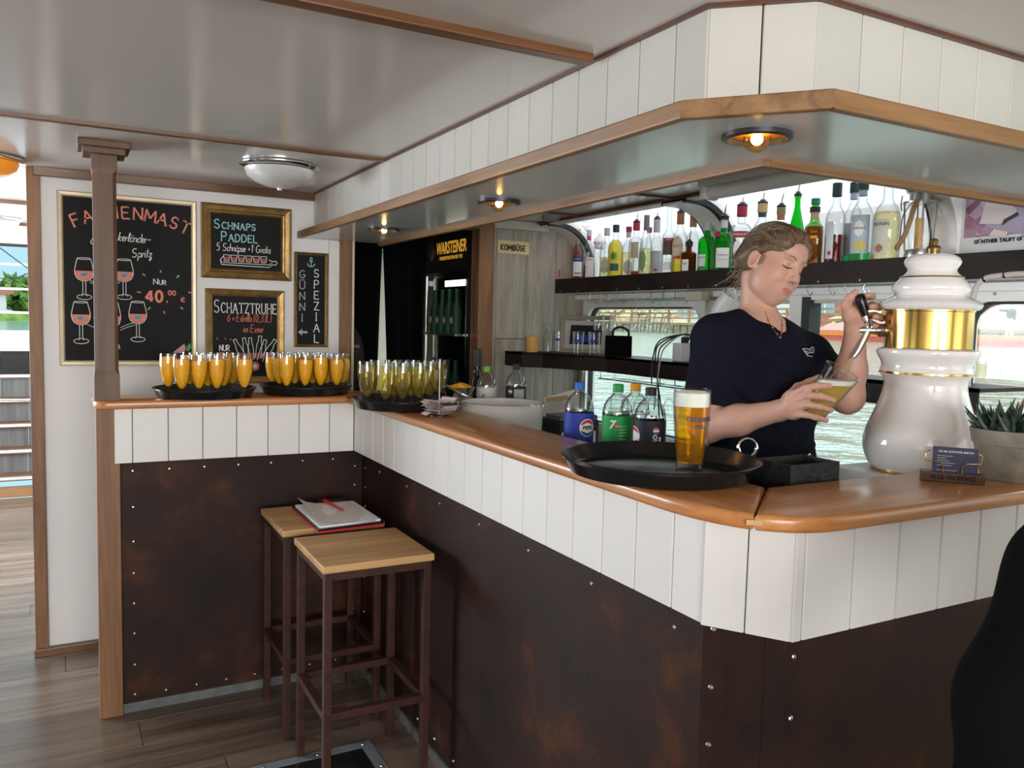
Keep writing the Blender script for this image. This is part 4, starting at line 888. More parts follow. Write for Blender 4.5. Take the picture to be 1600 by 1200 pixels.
MB().prism(sh(1.0), zc, zc+.006).build('cover', 'red_plastic', cl); MB().prism(sh(1.0), zc+.0062, zc+.014).build('board', 'black_plastic', cl)
MB().prism(sh(.93), zc+.0142, zc+.020).build('paper_stack', 'paper', cl)
P4 = sh(.93); u = (np.array(P4[3])-np.array(P4[0])); v = (np.array(P4[1])-np.array(P4[0])); mb = MB(); vs = []
for i in range(7):
    for j in range(7): p = np.array(P4[0])+u*(.02+.90*i/6)+v*(.02+.94*j/6); vs.append((p[0], p[1], zc+.0206+.03*max(0, 1-i/2.2)**2*(1-j/8)+.002*math.sin(i+j)))
mb.add(vs, [(i*7+j, (i+1)*7+j, (i+1)*7+j+1, i*7+j+1) for i in range(6) for j in range(6)]); mb.build('curled_sheet', mat('cream_paper', (.74, .68, .62), .8), cl, smooth=True)
e0 = np.array(P4[0])+u*.40; e1 = np.array(P4[0])+u*.88
MB().tube([(*e0, zc+.027), (*e1, zc+.027)], .006, 8).build('clip', 'black_plastic', cl)
a, b = onz(506, 782, zc+.03), onz(537, 797, zc+.03)
pn = thing('ballpoint_pen', 'red ballpoint pen lying on the clipboard', 'pen', tuple((a+b)/2))
MB().tube([a, a+(b-a)*.9, b], [.005, .005, .0018], 10).build('barrel', 'red_plastic', pn, smooth=True); MB().tube([a+(b-a)*.02+[0, 0, .007], a+(b-a)*.38+[0, 0, .006]], .0018, 6).build('pocket_clip', 'red_plastic', pn)
ht = thing('floor_hatch', 'metal framed glass floor hatch beside the near stool legs', 'hatch', (.72, 2.45, 0))
hx0, hx1, hy0, hy1 = .50, .912, 2.20, 2.68
for a in ((hx0, hy0, hx1, hy0+.04), (hx0, hy1-.04, hx1, hy1), (hx0, hy0+.04, hx0+.04, hy1-.04), (hx1-.04, hy0+.04, hx1, hy1-.04)): MB().box(a[0], a[1], 0, a[2], a[3], .0025).build('frame', 'grey_metal', ht)
MB().box(hx0+.04, hy0+.04, 0, hx1-.04, hy1-.04, .0012).build('glass_panel', mat('hatch_glass', (.012, .014, .013), .08), ht)
for x, y in ((.54, 2.66), (.72, 2.66), (.88, 2.66), (.893, 2.5), (.893, 2.35)): MB().lathe([(.006, .0025), (.005, .0045), (0, .005)], 8, (x, y, 0)).build('screw', 'steel', ht)

# ================================================================== trays and filled glasses
def tray(label, c, r):
    mb = MB().lathe([(0, .004), (r*.86, .004), (r*.90, .008), (r*.965, .034), (r*.985, .0375), (r, .036), (r*.995, .031), (r*.975, .030), (r*.905, .002), (r*.88, 0), (0, 0)], 48, (c[0], c[1], ZT+.0004))
    return tag(mb.build('serving_tray', 'black_plastic', origin=(c[0], c[1], ZT), smooth=True), label, 'tray', 'round black serving trays')
T1, T2, T3, T4 = (.452, 3.318), (.856, 3.372), (1.045, 2.742), (1.118, 1.382)
tray('round black tray of orange juice flutes next to the timber post', T1, .189); tray('round black tray of orange juice flutes in the corner beside the doorway', T2, .187)
tray('round black tray carrying sparkling wine flutes', T3, .183); tray('round black tray holding one glass of beer', T4, .214)
def flute(label, group, liquid, level):
    o = thing('champagne_flute', label, 'glass', (0, 0, 0), group=group)
    MB().lathe([(.029, 0), (.029, .0012), (.012, .003), (.0042, .006), (.0038, .028), (.007, .034), (.016, .046), (.025, .068), (.0305, .100), (.0315, .125), (.0295, .162), (.0287, .162), (.0306, .125), (.0296, .100), (.024, .069), (.015, .048), (.006, .037), (0, .0365)], 20).build('glass', 'glass', o, smooth=True, local=True)
    pr = [(0, .0375), (.006, .038), (.0145, .0485), (.0235, .069), (.029, .100), (.030, .125)]; pr = [p for p in pr if p[1] < level]; r = .030-.0009*max(0, (level-.125)/.037)
    MB().lathe(pr+[(r-.0002, level), (0, level)], 20).build('drink', liquid, o, smooth=True, local=True)
    return o
OJ = {}
ORD = ['first', 'second', 'third', 'fourth', 'fifth', 'sixth', 'seventh', 'eighth']
def put_flutes(rows, c, what, where, group, liquid, levels):
    for rn, (y, pxs) in zip(('front', 'middle', 'back'), rows):
        for i, x in enumerate(sorted(pxs)):
            p = ony(x, 585, y); lv = random.choice(levels); k = (group, lv); loc = (p[0], p[1], ZT+.005)
            label = '%s, %s from left in %s row of %s' % (what, ORD[i], rn, where)
            if k not in OJ: OJ[k] = flute(label, group, liquid, lv); OJ[k].location = loc
            else: dup(OJ[k], loc, label=label)
put_flutes([(3.20, (284, 311, 339, 382)), (3.305, (263, 325, 350)), (3.41, (297, 318, 340, 364))], T1, 'orange juice flute', 'tray by the timber post', 'juice flutes on the post side tray', 'orange_juice', (.145, .15, .138))
put_flutes([(3.255, (448, 477, 501, 526)), (3.36, (437, 461, 489, 511, 536)), (3.465, (426, 450, 474, 498))], T2, 'orange juice flute', 'tray beside the doorway', 'juice flutes on the doorway side tray', 'orange_juice', (.147, .15, .14))
put_flutes([(2.655, (602, 629, 656)), (2.745, (573, 614, 643, 672)), (2.84, (590, 617, 645, 686))], T3, 'sparkling wine flute', 'tray at the bar corner', 'sparkling wine flutes', 'champagne', (.145, .138, .15))
# glass of beer on the near tray
bp = onz(1077, 733, ZT+.006); bg_ = thing('beer_glass', 'tall glass of lager with white foam on the near tray', 'beer glass', (bp[0], bp[1], ZT+.0046))
def pint(o, s, base, up, liquid, foam0, top, h=.178, tilt=None):
    w = lambda t: (.0285+.0115*min(1, t*1.25)**.8+.0005)*s
    out = [(w(0)*.96, 0)]+[(w(t), h*t) for t in (.02, .15, .35, .55, .7, .85, 1)]; inn = [(w(t)-.0022, h*t) for t in (1, .85, .7, .55, .35, .15, .09)]+[(0, .085*h)]
    MB().lathe(out+inn, 32, base, axis=up).build('glass', 'glass', o, smooth=True)
    return w
w = pint(bg_, 1, (bp[0], bp[1], ZT+.0046), (0, 0, 1), None, 0, 0)
MB().lathe([(0, .0165)]+[(w(t)-.0026, .178*t) for t in (.095, .2, .35, .55, .7, .79)]+[(0, .178*.79)], 32, (bp[0], bp[1], ZT+.0046)).build('beer', 'lager', bg_, smooth=True)
MB().lathe([(0, .1408)]+[(w(t)-.0026, .178*t) for t in (.791, .85, .93, .955)]+[(w(.9)*.7, .1735), (0, .1745)], 32, (bp[0], bp[1], ZT+.0046)).build('foam', 'foam', bg_, smooth=True)
vd = np.array([-bp[0], -bp[1], 0]); vd /= np.linalg.norm(vd); sd = np.array([-vd[1], vd[0], 0]); vd2 = vd*math.cos(.55)+sd*math.sin(.55); ux2 = np.array([-vd2[1], vd2[0], 0])
mat('print_navy', (.03, .05, .12), .6)
text_obj('print', 'OBERBRÄU', .013, 'print_navy', bg_, (bp[0], bp[1], ZT+.119), ux2, (0, 0, 1), curve_r=.0405, bold=.0003)
text_obj('print', 'HELL', .012, 'print_navy', bg_, (bp[0], bp[1], ZT+.104), ux2, (0, 0, 1), curve_r=.0405, bold=.0003)
# ================================================================== back bar furniture
us = thing('bottle_shelf', 'long dark steel bottle shelf along the bar windows', 'shelf', (2.5, 2.6, 1.66))
MB().box(2.42, 1.0, 1.662, 2.428, YB-.013, 1.742).build('fascia', 'shelf_steel', us); MB().box(2.428, 1.0, 1.728, XH-.001, YB-.013, 1.736).build('shelf_plate', 'shelf_steel', us)
MB().box(2.428, 1.0, 1.664, XH-.051, YB-.013, 1.672).build('underside', 'white_paint', us)
for k in range(16): MB().lathe([(.004, 0), (.003, .002), (0, .0025)], 8, (2.42, 3.92-.18*k, 1.672), axis=(-1, 0, 0)).build('rivet', 'steel', us)
ZS = 1.3345
ls = thing('lower_shelf', 'lower dark steel shelf with angled corner under the bar windows', 'shelf', (2.4, 3.2, 1.25))
LP = [(2.352, 1.45), (2.352, 3.36), (2.20, 3.72), (2.108, 3.785), (2.108, YB-.014)]
MB().prism(LP+[(2.598, YB-.014), (2.598, 1.45)], ZS-.012, ZS).build('shelf_plate', 'shelf_steel', ls)
for a, b in zip(LP, LP[1:]):
    d = np.array(b)-a; n = np.array([d[1], -d[0]])/np.linalg.norm(d)*.006
    MB().prism([a, b, tuple(np.array(b)+n), tuple(np.array(a)+n)], ZS-.078, ZS+.001).build('fascia', 'shelf_steel', ls)
MB().box(2.36, 1.45, ZS-.08, 2.59, 3.36, ZS-.07).build('underside', 'white_paint', ls)
bb = thing('back_bar_unit', 'stainless back bar worktop behind the long side of the bar', 'worktop', (1.5, 2.5, 0))
MB().box(1.236, 1.74, 0, 1.515, 3.42, .96).build('cabinet', 'white_plastic', bb); MB().box(1.236, 1.74, .96, 1.525, 3.42, 1.0, ch=.003).build('steel_top', 'steel', bb)
tu = thing('tap_unit', 'white worktop ledge under the porcelain beer tower', 'worktop', (1.9, 1.32, 0))
MB().box(1.236, 1.196, 0, 1.74, 1.33, 1.10).box(1.745, 1.196, 0, 2.56, 1.45, 1.138).build('cabinet', 'white_plastic', tu); MB().box(1.745, 1.194, 1.1382, 2.57, 1.455, 1.144).build('top_edge', 'white_plastic', tu)
sb = thing('window_bench', 'low white counter under the bar windows', 'worktop', (2.45, 2.8, 0))
MB().box(2.3, 1.6, 0, 2.59, 3.97, .80).build('cabinet', 'white_plastic', sb); MB().box(2.28, 1.6, .80, 2.595, 3.97, .84, ch=.003).build('steel_top', 'steel', sb)

# ================================================================== bottles on the upper shelf
ZBT = 1.7365
def tint(name, c, haze=0.0, hc=None):
    if name not in MATS: glassy(name, c, .9, .02, 1.4, haze, hc or c)
    return name
tint('liq_pink', (.95, .62, .60)); tint('liq_brown', (.45, .16, .05)); tint('liq_yellow', (1, .86, .22), .35, (1, .85, .2)); tint('liq_pale', (.98, .93, .66), .15, (.95, .9, .6)); tint('liq_amber', (.85, .32, .03), .15, (.8, .28, .02))
tint('liq_red', (.40, .02, .05), .3, (.22, .01, .02)); tint('liq_green', (.1, .8, .35), .3, (.05, .6, .3)); tint('liq_cola', (.10, .035, .015), .5, (.03, .012, .008)); tint('liq_clear', (.98, .99, .99))
tint('glass_green', (.22, .85, .28), .12, (.1, .7, .15)); tint('glass_lime', (.50, .88, .20), .12, (.4, .7, .1)); tint('glass_amber', (.62, .20, .03), .2, (.4, .1, .01)); tint('glass_dark', (.10, .13, .04), .4, (.03, .04, .01))
KIND = {
 'spirit': [(.94, 0), (1, .012), (1, .56), (.94, .615), (.70, .68), (.42, .73), (.36, .77), (.36, .96), (.40, .965), (.40, 1)],
 'round': [(.94, 0), (1, .012), (1, .50), (.95, .58), (.75, .66), (.45, .725), (.37, .77), (.36, .96), (.41, .965), (.41, 1)],
 'slim': [(.94, 0), (1, .012), (1, .46), (.90, .56), (.62, .66), (.46, .74), (.42, .80), (.42, .96), (.46, .965), (.46, 1)],
 'tall': [(.94, 0), (1, .012), (1, .52), (.92, .58), (.60, .625), (.40, .66), (.36, .69), (.36, .96), (.42, .965), (.42, 1)],
 'cone': [(.94, 0), (1, .012), (.98, .30), (.85, .5), (.55, .68), (.36, .8), (.30, .86), (.30, .96), (.36, .965), (.36, 1)],
 'stout': [(.94, 0), (1, .012), (1, .60), (.96, .66), (.70, .71), (.40, .735), (.36, .76), (.36, .96), (.42, .965), (.42, 1)],
}
def wrap(mb, P, c, ux, r, uz=(0, 0, 1)):
    """polygon given in (across, up) wrapped on a cylinder about the vertical through c"""
    ux = np.array(ux, float); n = np.cross(ux, uz); V = []
    P = [np.array(p, float) for p in P]; g = sum(P)/len(P); m = len(P); F = []
    for s in (1, .7, .4):
        for p in P: a, b = g+(p-g)*s; t = a/r; V.append(np.array(c)+(ux*math.sin(t)+n*math.cos(t))*r+np.array(uz)*b)
    t = g[0]/r; V.append(np.array(c)+(ux*math.sin(t)+n*math.cos(t))*r+np.array(uz)*g[1])
    for k in range(2): F += [(k*m+i, k*m+(i+1) % m, (k+1)*m+(i+1) % m, (k+1)*m+i) for i in range(m)]
    F += [(2*m+i, 2*m+(i+1) % m, 3*m) for i in range(m)]; return mb.add(V, F)
def patch(mb, w, z0, z1, c, ux, r, sh=None, n=8):
    """wrapped label of width w; sh='oval' rounds it"""
    rows = []
    m = n if sh == 'oval' else 1
    for j in range(m+1):
        z = z0+(z1-z0)*j/m; k = math.sqrt(max(0.02, 1-(2*j/m-1)**2)) if sh == 'oval' else 1
        rows.append([(w*k*(i/n-.5), z) for i in range(n+1)])
    ux = np.array(ux, float); nn = np.cross(ux, (0, 0, 1)); V = [np.array(c)+(ux*math.sin(a/r)+nn*math.cos(a/r))*r+np.array([0, 0, b]) for R in rows for a, b in R]
    return mb.add(V, [(j*(n+1)+i, j*(n+1)+i+1, (j+1)*(n+1)+i+1, (j+1)*(n+1)+i) for j in range(m) for i in range(n)])
def squarer(vs, c, ux, p=4.0):
    """turns a round section into a rounded square aligned with ux"""
    ux = np.array(ux, float); n = np.cross(ux, (0, 0, 1)); out = []
    for v in vs:
        d = np.array(v)-np.array([c[0], c[1], v[2]]); a, b = d@ux, d@n; r = math.hypot(a, b)
        if r > .008: k = r/((abs(a)**p+abs(b)**p)**(1/p)+1e-9); k = 1+(k-1)*min(1, (r-.008)/.014); d = d/1.0*k*.88
        out.append(tuple(np.array([c[0], c[1], v[2]])+d))
    return out
def label_mat(c): return mat('print_%d_%d_%d' % tuple(int(q*255) for q in c), c, .6).name
def bottle(label, pos, H, R, kind, glass='glass', liquid=None, level=.5, cap=(.02, .02, .02), caph=.10, pour=False, labels=(), texts=(), sq=False, name='bottle', neck=None, cork=False, group=None):
    """labels: (colour, width/diameter, z0, z1, shape, turn); texts: (string, size, z, colour, turn)"""
    x, y, z = pos; o = thing(name, label, 'bottle', pos, group=group); K = KIND[kind]
    vd = np.array([-x, -y]); vd /= np.linalg.norm(vd); ux0 = np.array([-vd[1], vd[0], 0])
    out = [(r*R, h*H) for r, h in K]; inn = [(max(r*R-.0022, .004), h*H) for r, h in K[1:]][::-1]+[(0, .02*H)]
    mb = MB().lathe(out+inn, 20, pos)
    if sq: mb.v = squarer(mb.v, pos, ux0)
    mb.build('glass_body', glass, o, smooth=True)
    if liquid:
        pr = [(r*R-.0026, max(h*H, .022*H)) for r, h in K[1:] if h < level]; pr = [(0, .021*H)]+pr
        rl = np.interp(level, [h for _, h in K], [r for r, _ in K])*R-.0026; mb = MB().lathe(pr+[(rl, level*H), (0, level*H)], 20, pos)
        if sq: mb.v = squarer(mb.v, pos, ux0)
        mb.build('liquid', liquid, o, smooth=True)
    nr = K[-1][0]*R
    if cap is not None:
        cm = label_mat(cap); MB().lathe([(nr*1.12, (1-caph)*H), (nr*1.12, H*1.003), (nr*.9, H*1.008), (0, H*1.009)], 16, pos, cap=False).build('cap', cm, o, smooth=True)
    if neck is not None: MB().lathe([(K[-3][0]*R*1.06, (.80)*H), (K[-3][0]*R*1.06, .955*H)], 16, pos, cap=False).build('neck_foil', label_mat(neck), o, smooth=True)
    if cork: MB().lathe([(nr*.95, H), (nr*.95, H*1.05), (0, H*1.05)], 12, pos).build('cork', label_mat((.55, .40, .24)), o, smooth=True)
    if pour:
        MB().lathe([(nr*1.2, H), (nr*1.2, H+.006), (nr*.8, H+.010), (nr*.6, H+.016), (0, H+.016)], 12, pos).build('stopper', 'black_plastic', o, smooth=True)
        MB().tube([(x, y, z+H+.012), (x+.002, y-.002, z+H+.035), (x+.001, y-.008, z+H+.055)], [.0035, .003, .0024], 6).build('spout', 'steel', o, smooth=True)
    for c, wd, z0, z1, shp, turn in labels:
        ca, sa = math.cos(turn), math.sin(turn); n0 = np.array([vd[0], vd[1], 0]); ux = ux0*ca-n0*sa*1.0
        rr = np.interp((z0+z1)/2, [h for _, h in K], [r for r, _ in K])*R*(.905 if sq else 1)+.0006
        mb = MB()
        if sq:
            hw = wd*R; cc = np.array(pos)+n0*(R*.885+.0008); mb.add([cc+ux0*a+np.array([0, 0, b*H]) for a, b in ((-hw, z0), (hw, z0), (hw, z1), (-hw, z1))], [(0, 1, 2, 3)])
        else: patch(mb, wd*2*R, z0*H, z1*H, pos, ux, rr, shp)
        mb.build('paper_label', label_mat(c), o, smooth=True)
    for s, size, zt, c, turn in texts:
        ca, sa = math.cos(turn), math.sin(turn); n0 = np.array([vd[0], vd[1], 0]); ux = ux0*ca-n0*sa
        if sq: text_obj('print', s, size, label_mat(c), o, np.array(pos)+n0*(R*.885+.0016)+[0, 0, zt*H], ux0, (0, 0, 1), extr=.0001)
        else: text_obj('print', s, size, label_mat(c), o, np.array(pos)+[0, 0, zt*H], ux, (0, 0, 1), curve_r=R+.0013, extr=.0001)
    return o
def shelf_bottle(px_, top, wpx, label, X=2.51, **kw):
    p = onx(px_, top, X); d = (p-C0)@CF; base = np.array([p[0], p[1], ZBT]); return bottle(label, tuple(base), p[2]-ZBT, wpx*d/FPX/2, **kw)
G_ = 'bottles on the upper shelf'
Wt, Rd, Bk, Gd = (.80, .80, .78), (.42, .02, .05), (.02, .02, .025), (.55, .40, .18)
SB = lambda *a, **k: shelf_bottle(*a, group=G_, **k)
SB(904, 358, 17, 'clear bottle with cream cap and blue white label, first from the grey panel', kind='slim', liquid='liq_pink', level=.7, cap=(.62, .48, .22), caph=.2, labels=[(Wt, .9, .08, .36, None, 0), ((.02, .03, .16), .92, .36, .46, None, 0), (Rd, .6, .12, .15, None, 0)], texts=[('CAMPARI', .009, .41, Wt, 0)])
SB(921, 360, 18, 'bottle with red band and brown liquid, second from the grey panel', kind='spirit', liquid='liq_brown', level=.30, cap=(.5, .5, .52), caph=.12, neck=(.45, .08, .10), labels=[((.62, .58, .6), .8, .04, .45, None, .25)], texts=[("PIMM'S", .010, .40, Rd, .25)])
p = onx(938, 364, 2.545); jr = thing('lidded_jar', 'white lidded glass jar behind the first shelf bottles', 'jar', (p[0], p[1], ZBT)); hh = p[2]-ZBT
MB().lathe([(.028, 0), (.030, .01), (.030, hh*.6), (.024, hh*.66)], 20, (p[0], p[1], ZBT)).build('jar_body', 'glass', jr, smooth=True); MB().lathe([(.026, hh*.66), (.032, hh*.68), (.032, hh*.76), (.038, hh*.8), (.03, hh*.88), (.012, hh*.95), (.008, hh), (0, hh*1.01)], 20, (p[0], p[1], ZBT)).build('lid', 'porcelain', jr, smooth=True)
SB(949, 357, 21, 'clear bottle with grey cap and round pale label', kind='spirit', liquid='liq_pale', level=.42, cap=(.45, .45, .47), caph=.14, X=2.50, labels=[((.62, .55, .42), .75, .10, .40, 'oval', -.2), ((.35, .30, .05), .72, .13, .2, None, -.2)])
SB(963, 352, 23, 'bottle of yellow lemon liqueur with black cap and leafy label', kind='spirit', liquid='liq_yellow', level=.72, cap=(.03, .03, .035), caph=.13, X=2.47, labels=[((.03, .10, .09), .62, .12, .26, None, -.15), ((.55, .52, .05), .62, .27, .5, 'oval', -.15), ((.02, .20, .03), .4, .33, .47, 'oval', -.3)])
SB(983, 355, 20, 'clear bottle with dark red cap and rosy label', kind='round', liquid='liq_pale', level=.5, cap=(.28, .02, .05), caph=.10, X=2.52, neck=(.55, .45, .42), labels=[((.60, .48, .46), .8, .06, .34, 'oval', 0)])
SB(995, 348, 23, 'clear bottle with red neck and pourer beside the grey stopper bottle', kind='stout', liquid='liq_clear', level=.62, cap=(.36, .02, .05), caph=.14, pour=True, X=2.50, labels=[((.45, .42, .27), .55, .34, .62, None, -.2), (Rd, .55, .58, .63, None, -.2), (Rd, .6, .03, .10, None, 0)])
SB(1011, 337, 22, 'clear bottle with tall grey stopper and round green label', kind='cone', liquid='liq_pale', level=.45, cap=(.16, .17, .18), caph=.24, X=2.462, labels=[((.20, .30, .12), .55, .06, .42, 'oval', -.5)])
SB(1015, 356, 16, 'slender bottle with small red cap behind the grey stopper bottle', kind='slim', cap=(.36, .02, .08), caph=.10, X=2.53)
SB(1027, 343, 20, 'clear bottle with grey neck, pourer and grey label', kind='slim', liquid='liq_clear', level=.4, cap=(.42, .42, .43), caph=.22, pour=True, X=2.515, labels=[((.52, .52, .55), .85, .05, .44, None, 0), (Rd, .3, .08, .12, 'oval', 0)])
SB(1047, 323, 21, 'tall clear bottle with wooden cork and black red label', kind='tall', liquid='liq_clear', level=.22, cap=None, cork=True, X=2.462, labels=[((.10, .05, .04), .95, .28, .48, None, 0), (Rd, .95, .48, .53, None, 0), (Wt, .9, .06, .18, None, 0)], texts=[('ABSINTH', .008, .505, Wt, 0)])
SB(1064, 333, 25, 'clear bottle with brown neck and big oval cream label', kind='round', liquid='liq_yellow', level=.36, cap=(.30, .13, .05), caph=.18, pour=True, X=2.48, labels=[((.60, .50, .36), .8, .22, .62, 'oval', -.35), (Rd, .5, .24, .29, None, -.35)], texts=[('BALLET', .015, .45, Rd, -.3)])
SB(1084, 338, 24, 'clear bottle with brown neck behind the amber flask', kind='round', cap=(.34, .16, .07), caph=.18, X=2.53)
SB(1077, 380, 24, 'small amber flask with pourer and white label', kind='stout', glass='glass_amber', liquid='liq_brown', level=.5, cap=(.03, .03, .03), caph=.10, pour=True, X=2.465, labels=[(Wt, .5, .06, .44, None, -.5)], texts=[('Yo0.', .014, .3, Bk, -.5)])
SB(1106, 348, 27, 'green bottle with grey cap and dark side label', kind='stout', glass='glass_green', cap=(.50, .50, .53), caph=.16, X=2.51, labels=[(Wt, .5, .08, .36, None, -.6), ((.02, .04, .2), .5, .08, .12, None, -.6)], texts=[('Tanqueray', .009, .3, Bk, -.6)])
SB(1132, 340, 29, 'green gin bottle with red seal and pourer', kind='stout', glass='glass_green', liquid='liq_green', level=.55, cap=(.03, .03, .03), caph=.05, neck=(.62, .62, .60), pour=True, X=2.456, labels=[(Wt, .75, .05, .42, None, -.05), (Rd, .38, .58, .74, 'oval', -.75)], texts=[('Tanqueray', .011, .29, Bk, -.05), ('LONDON DRY GIN', .005, .2, Bk, -.05)])
SB(1160, 322, 33, 'clear vodka bottle with red neck and red label band', kind='stout', cap=(.36, .02, .05), caph=.16, pour=True, liquid='liq_clear', level=.2, X=2.51, labels=[(Rd, .8, .50, .60, None, -.1), (Wt, .42, .18, .46, 'oval', -.3), (Rd, .36, .22, .30, 'oval', -.3)], texts=[('SMIRNOFF.', .0145, .55, Wt, -.05)])
SB(1192, 318, 33, 'clear bottle with gold neck and pourer behind the bartender', kind='round', cap=(.55, .38, .16), caph=.14, pour=True, liquid='liq_clear', level=.3, X=2.50, neck=(.06, .06, .1))
SB(1221, 324, 26, 'bottle with brown printed neck and pourer behind the bartender', kind='slim', cap=(.32, .22, .10), caph=.12, neck=(.45, .16, .10), pour=True, liquid='liq_brown', level=.5, X=2.48)
SB(1247, 306, 29, 'green flared bottle with pourer above the bartender', kind='cone', glass='glass_green', cap=None, pour=True, X=2.465)
SB(1275, 311, 26, 'lime bottle with green cap behind the amber whisky', kind='slim', glass='glass_lime', liquid='liq_yellow', level=.6, cap=(.02, .25, .16), caph=.08, X=2.53)
SB(1274, 324, 33, 'square amber whisky bottle with black cap beside her head', kind='stout', liquid='liq_amber', level=.66, cap=(.03, .03, .03), caph=.09, neck=(.55, .42, .25), sq=True, X=2.46, labels=[((.70, .30, .03), .3, .45, .5, None, 0)], texts=[('1111', .012, .56, (.8, .45, .1), 0)])
SB(1309, 287, 31, 'clear bottle half full of dark red syrup', kind='round', liquid='liq_red', level=.36, cap=(.03, .06, .05), caph=.16, X=2.462, labels=[((.62, .64, .68), .42, .06, .52, None, -.55), (Rd, .2, .1, .16, 'oval', -.5)])
SB(1336, 286, 30, 'clear syrup bottle half hidden behind the pale blue label bottle', kind='round', liquid='liq_green', level=.2, cap=(.03, .06, .05), caph=.12, X=2.53, neck=(.50, .58, .68), labels=[((.55, .58, .62), .6, .1, .5, None, -.4)])
SB(1350, 280, 35, 'syrup bottle with pale blue flowered label', kind='round', liquid='liq_green', level=.12, cap=(.03, .06, .05), caph=.13, neck=(.50, .58, .68), X=2.46, labels=[((.42, .50, .60), .85, .10, .56, None, -.1), ((.65, .52, .10), .6, .13, .26, 'oval', -.1), (Wt, .42, .3, .5, 'oval', -.2)], texts=[('GIFFARD', .011, .4, Bk, -.15)])
SB(1390, 280, 41, 'syrup bottle of pale yellow liquid with botanical label', kind='round', liquid='liq_pale', level=.60, cap=(.62, .60, .58), caph=.06, neck=None, X=2.47, labels=[((.62, .58, .52), .62, .08, .50, None, -.5), ((.40, .15, .12), .3, .1, .2, 'oval', -.5), (Rd, .35, .955, .965, None, 0)], texts=[('MONIN', .017, .44, Bk, -.45)])
pc = tag(MB().obox(onx(873, 429, 2.44)+[0, 0, .004], (.15, -.98, .1), (.98, .15, 0), (0, 0, 1), .012, .002, .02).build('picture_card', label_mat((.62, .12, .14)), origin=onx(873, 436, 2.44)), 'small red picture card at the left end of the bottle shelf', 'card')
# lantern with rope
p = onx(1440, 300, 2.51); ln = thing('lantern', 'steel storm lantern with rope handle at the end of the bottle shelf', 'lantern', (p[0], p[1], ZBT)); lx, ly = p[0], p[1]; hh = onx(1440, 287, 2.51)[2]-ZBT
MB().lathe([(.042, 0), (.045, .01), (.04, .035), (.026, .04)], 20, (lx, ly, ZBT)).build('base', 'steel', ln, smooth=True)
MB().lathe([(.030, .04), (.034, .08), (.034, hh*.68), (.028, hh*.72)], 20, (lx, ly, ZBT), cap=False).build('chimney', 'glass', ln, smooth=True)
MB().lathe([(.055, hh*.74), (.056, hh*.76), (.036, hh*.78), (.036, hh*.86), (.044, hh*.88), (.05, hh*.93), (.03, hh), (0, hh*1.01)], 24, (lx, ly, ZBT)).build('hood', 'steel', ln, smooth=True)
MB().lathe([(.014, .04), (.014, hh*.55), (0, hh*.55)], 16, (lx, ly, ZBT)).build('candle', mat('candle_amber', (.75, .42, .12), .5), ln, smooth=True)
for k in range(4):
    a = PI/4+k*PI/2; MB().tube([(lx+.042*math.cos(a), ly+.042*math.sin(a), ZBT+.03), (lx+.05*math.cos(a), ly+.05*math.sin(a), ZBT+hh*.75)], .003, 6).build('upright', 'steel', ln)
rp = [onx(a, b, 2.455) for a, b in ((1434, 312), (1428, 325), (1422, 345), (1414, 366), (1406, 380), (1401, 387), (1404, 388))]
MB().tube(curvep(rp, 5), .0085, 8).build('rope', mat('rope', (.34, .22, .10), .9, bump=.6, bscale=160), ln, smooth=True)
for q in (((1430, 312), (1412, 335), (1407, 365), (1404, 388)), ((1410, 306), (1408, 320), (1409, 330))): MB().tube(curvep([onx(a, b, 2.46) for a, b in q], 6), .0018, 6).build('wire', 'cable', ln)
# wall poster
y0_, y1_ = onx(1484, 330, 2.602)[1], onx(1484, 330, 2.602)[1]-.62
po = thing('photo_poster', 'white photo poster with pink picture and caption on the wall right of the lantern', 'poster', (2.603, (y0_+y1_)/2, 1.74))
MB().box(2.599, y1_, 1.742, 2.6045, y0_, 2.06).build('sheet', mat('poster_sheet', (.62, .61, .60), .6), po)
def photo_mat():
    m, nt, b = nmat('poster_photo'); N, L = nt.nodes, nt.links; tc = N.new('ShaderNodeTexCoord'); v = N.new('ShaderNodeTexVoronoi'); v.inputs['Scale'].default_value = 28; L.new(tc.outputs['Object'], v.inputs['Vector'])
    cr = N.new('ShaderNodeValToRGB'); e = cr.color_ramp.elements; e[0].position = .1; e[0].color = (.10, .02, .04, 1); e[1].position = .9; e[1].color = (.42, .32, .40, 1); x = e.new(.5); x.color = (.26, .10, .16, 1)
    L.new(v.outputs['Color'], cr.inputs[0]); L.new(cr.outputs[0], b.inputs['Base Color']); b.inputs['Roughness'].default_value = .5; MATS['poster_photo'] = m
photo_mat()
pa, pb_ = onx(1506, 372, 2.598), onx(1506, 318, 2.598); MB().box(2.5975, pa[1]-.5, pa[2], 2.599, pa[1], 2.05).build('picture', 'poster_photo', po)
def pv(P, k): return [onx(a, b, 2.597-.0005*k) for a, b in P]
for k_, (c, P) in enumerate((((.33, .27, .36), [(1540, 352), (1548, 305), (1600, 300), (1600, 366), (1560, 362)]), ((.55, .46, .45), [(1530, 350), (1545, 302), (1566, 300), (1590, 330), (1572, 342), (1562, 350)]), ((.02, .03, .03), [(1565, 353), (1568, 343), (1590, 331), (1592, 336), (1576, 345)]), ((.62, .50, .46), [(1545, 368), (1552, 358), (1575, 362), (1572, 370)]))):
    MB().add(pv(P, k_), [tuple(range(len(P)))]).build('picture_shape', label_mat(c), po)
cp_ = onx(1522, 378.5, 2.598); text_obj('caption', 'GÜNTHER TAUFT GÜNTHER', .0165, 'ink', po, cp_+np.array([0, 0, 0]), (0, -1, 0), (0, 0, 1), align='LEFT', bold=.0008)

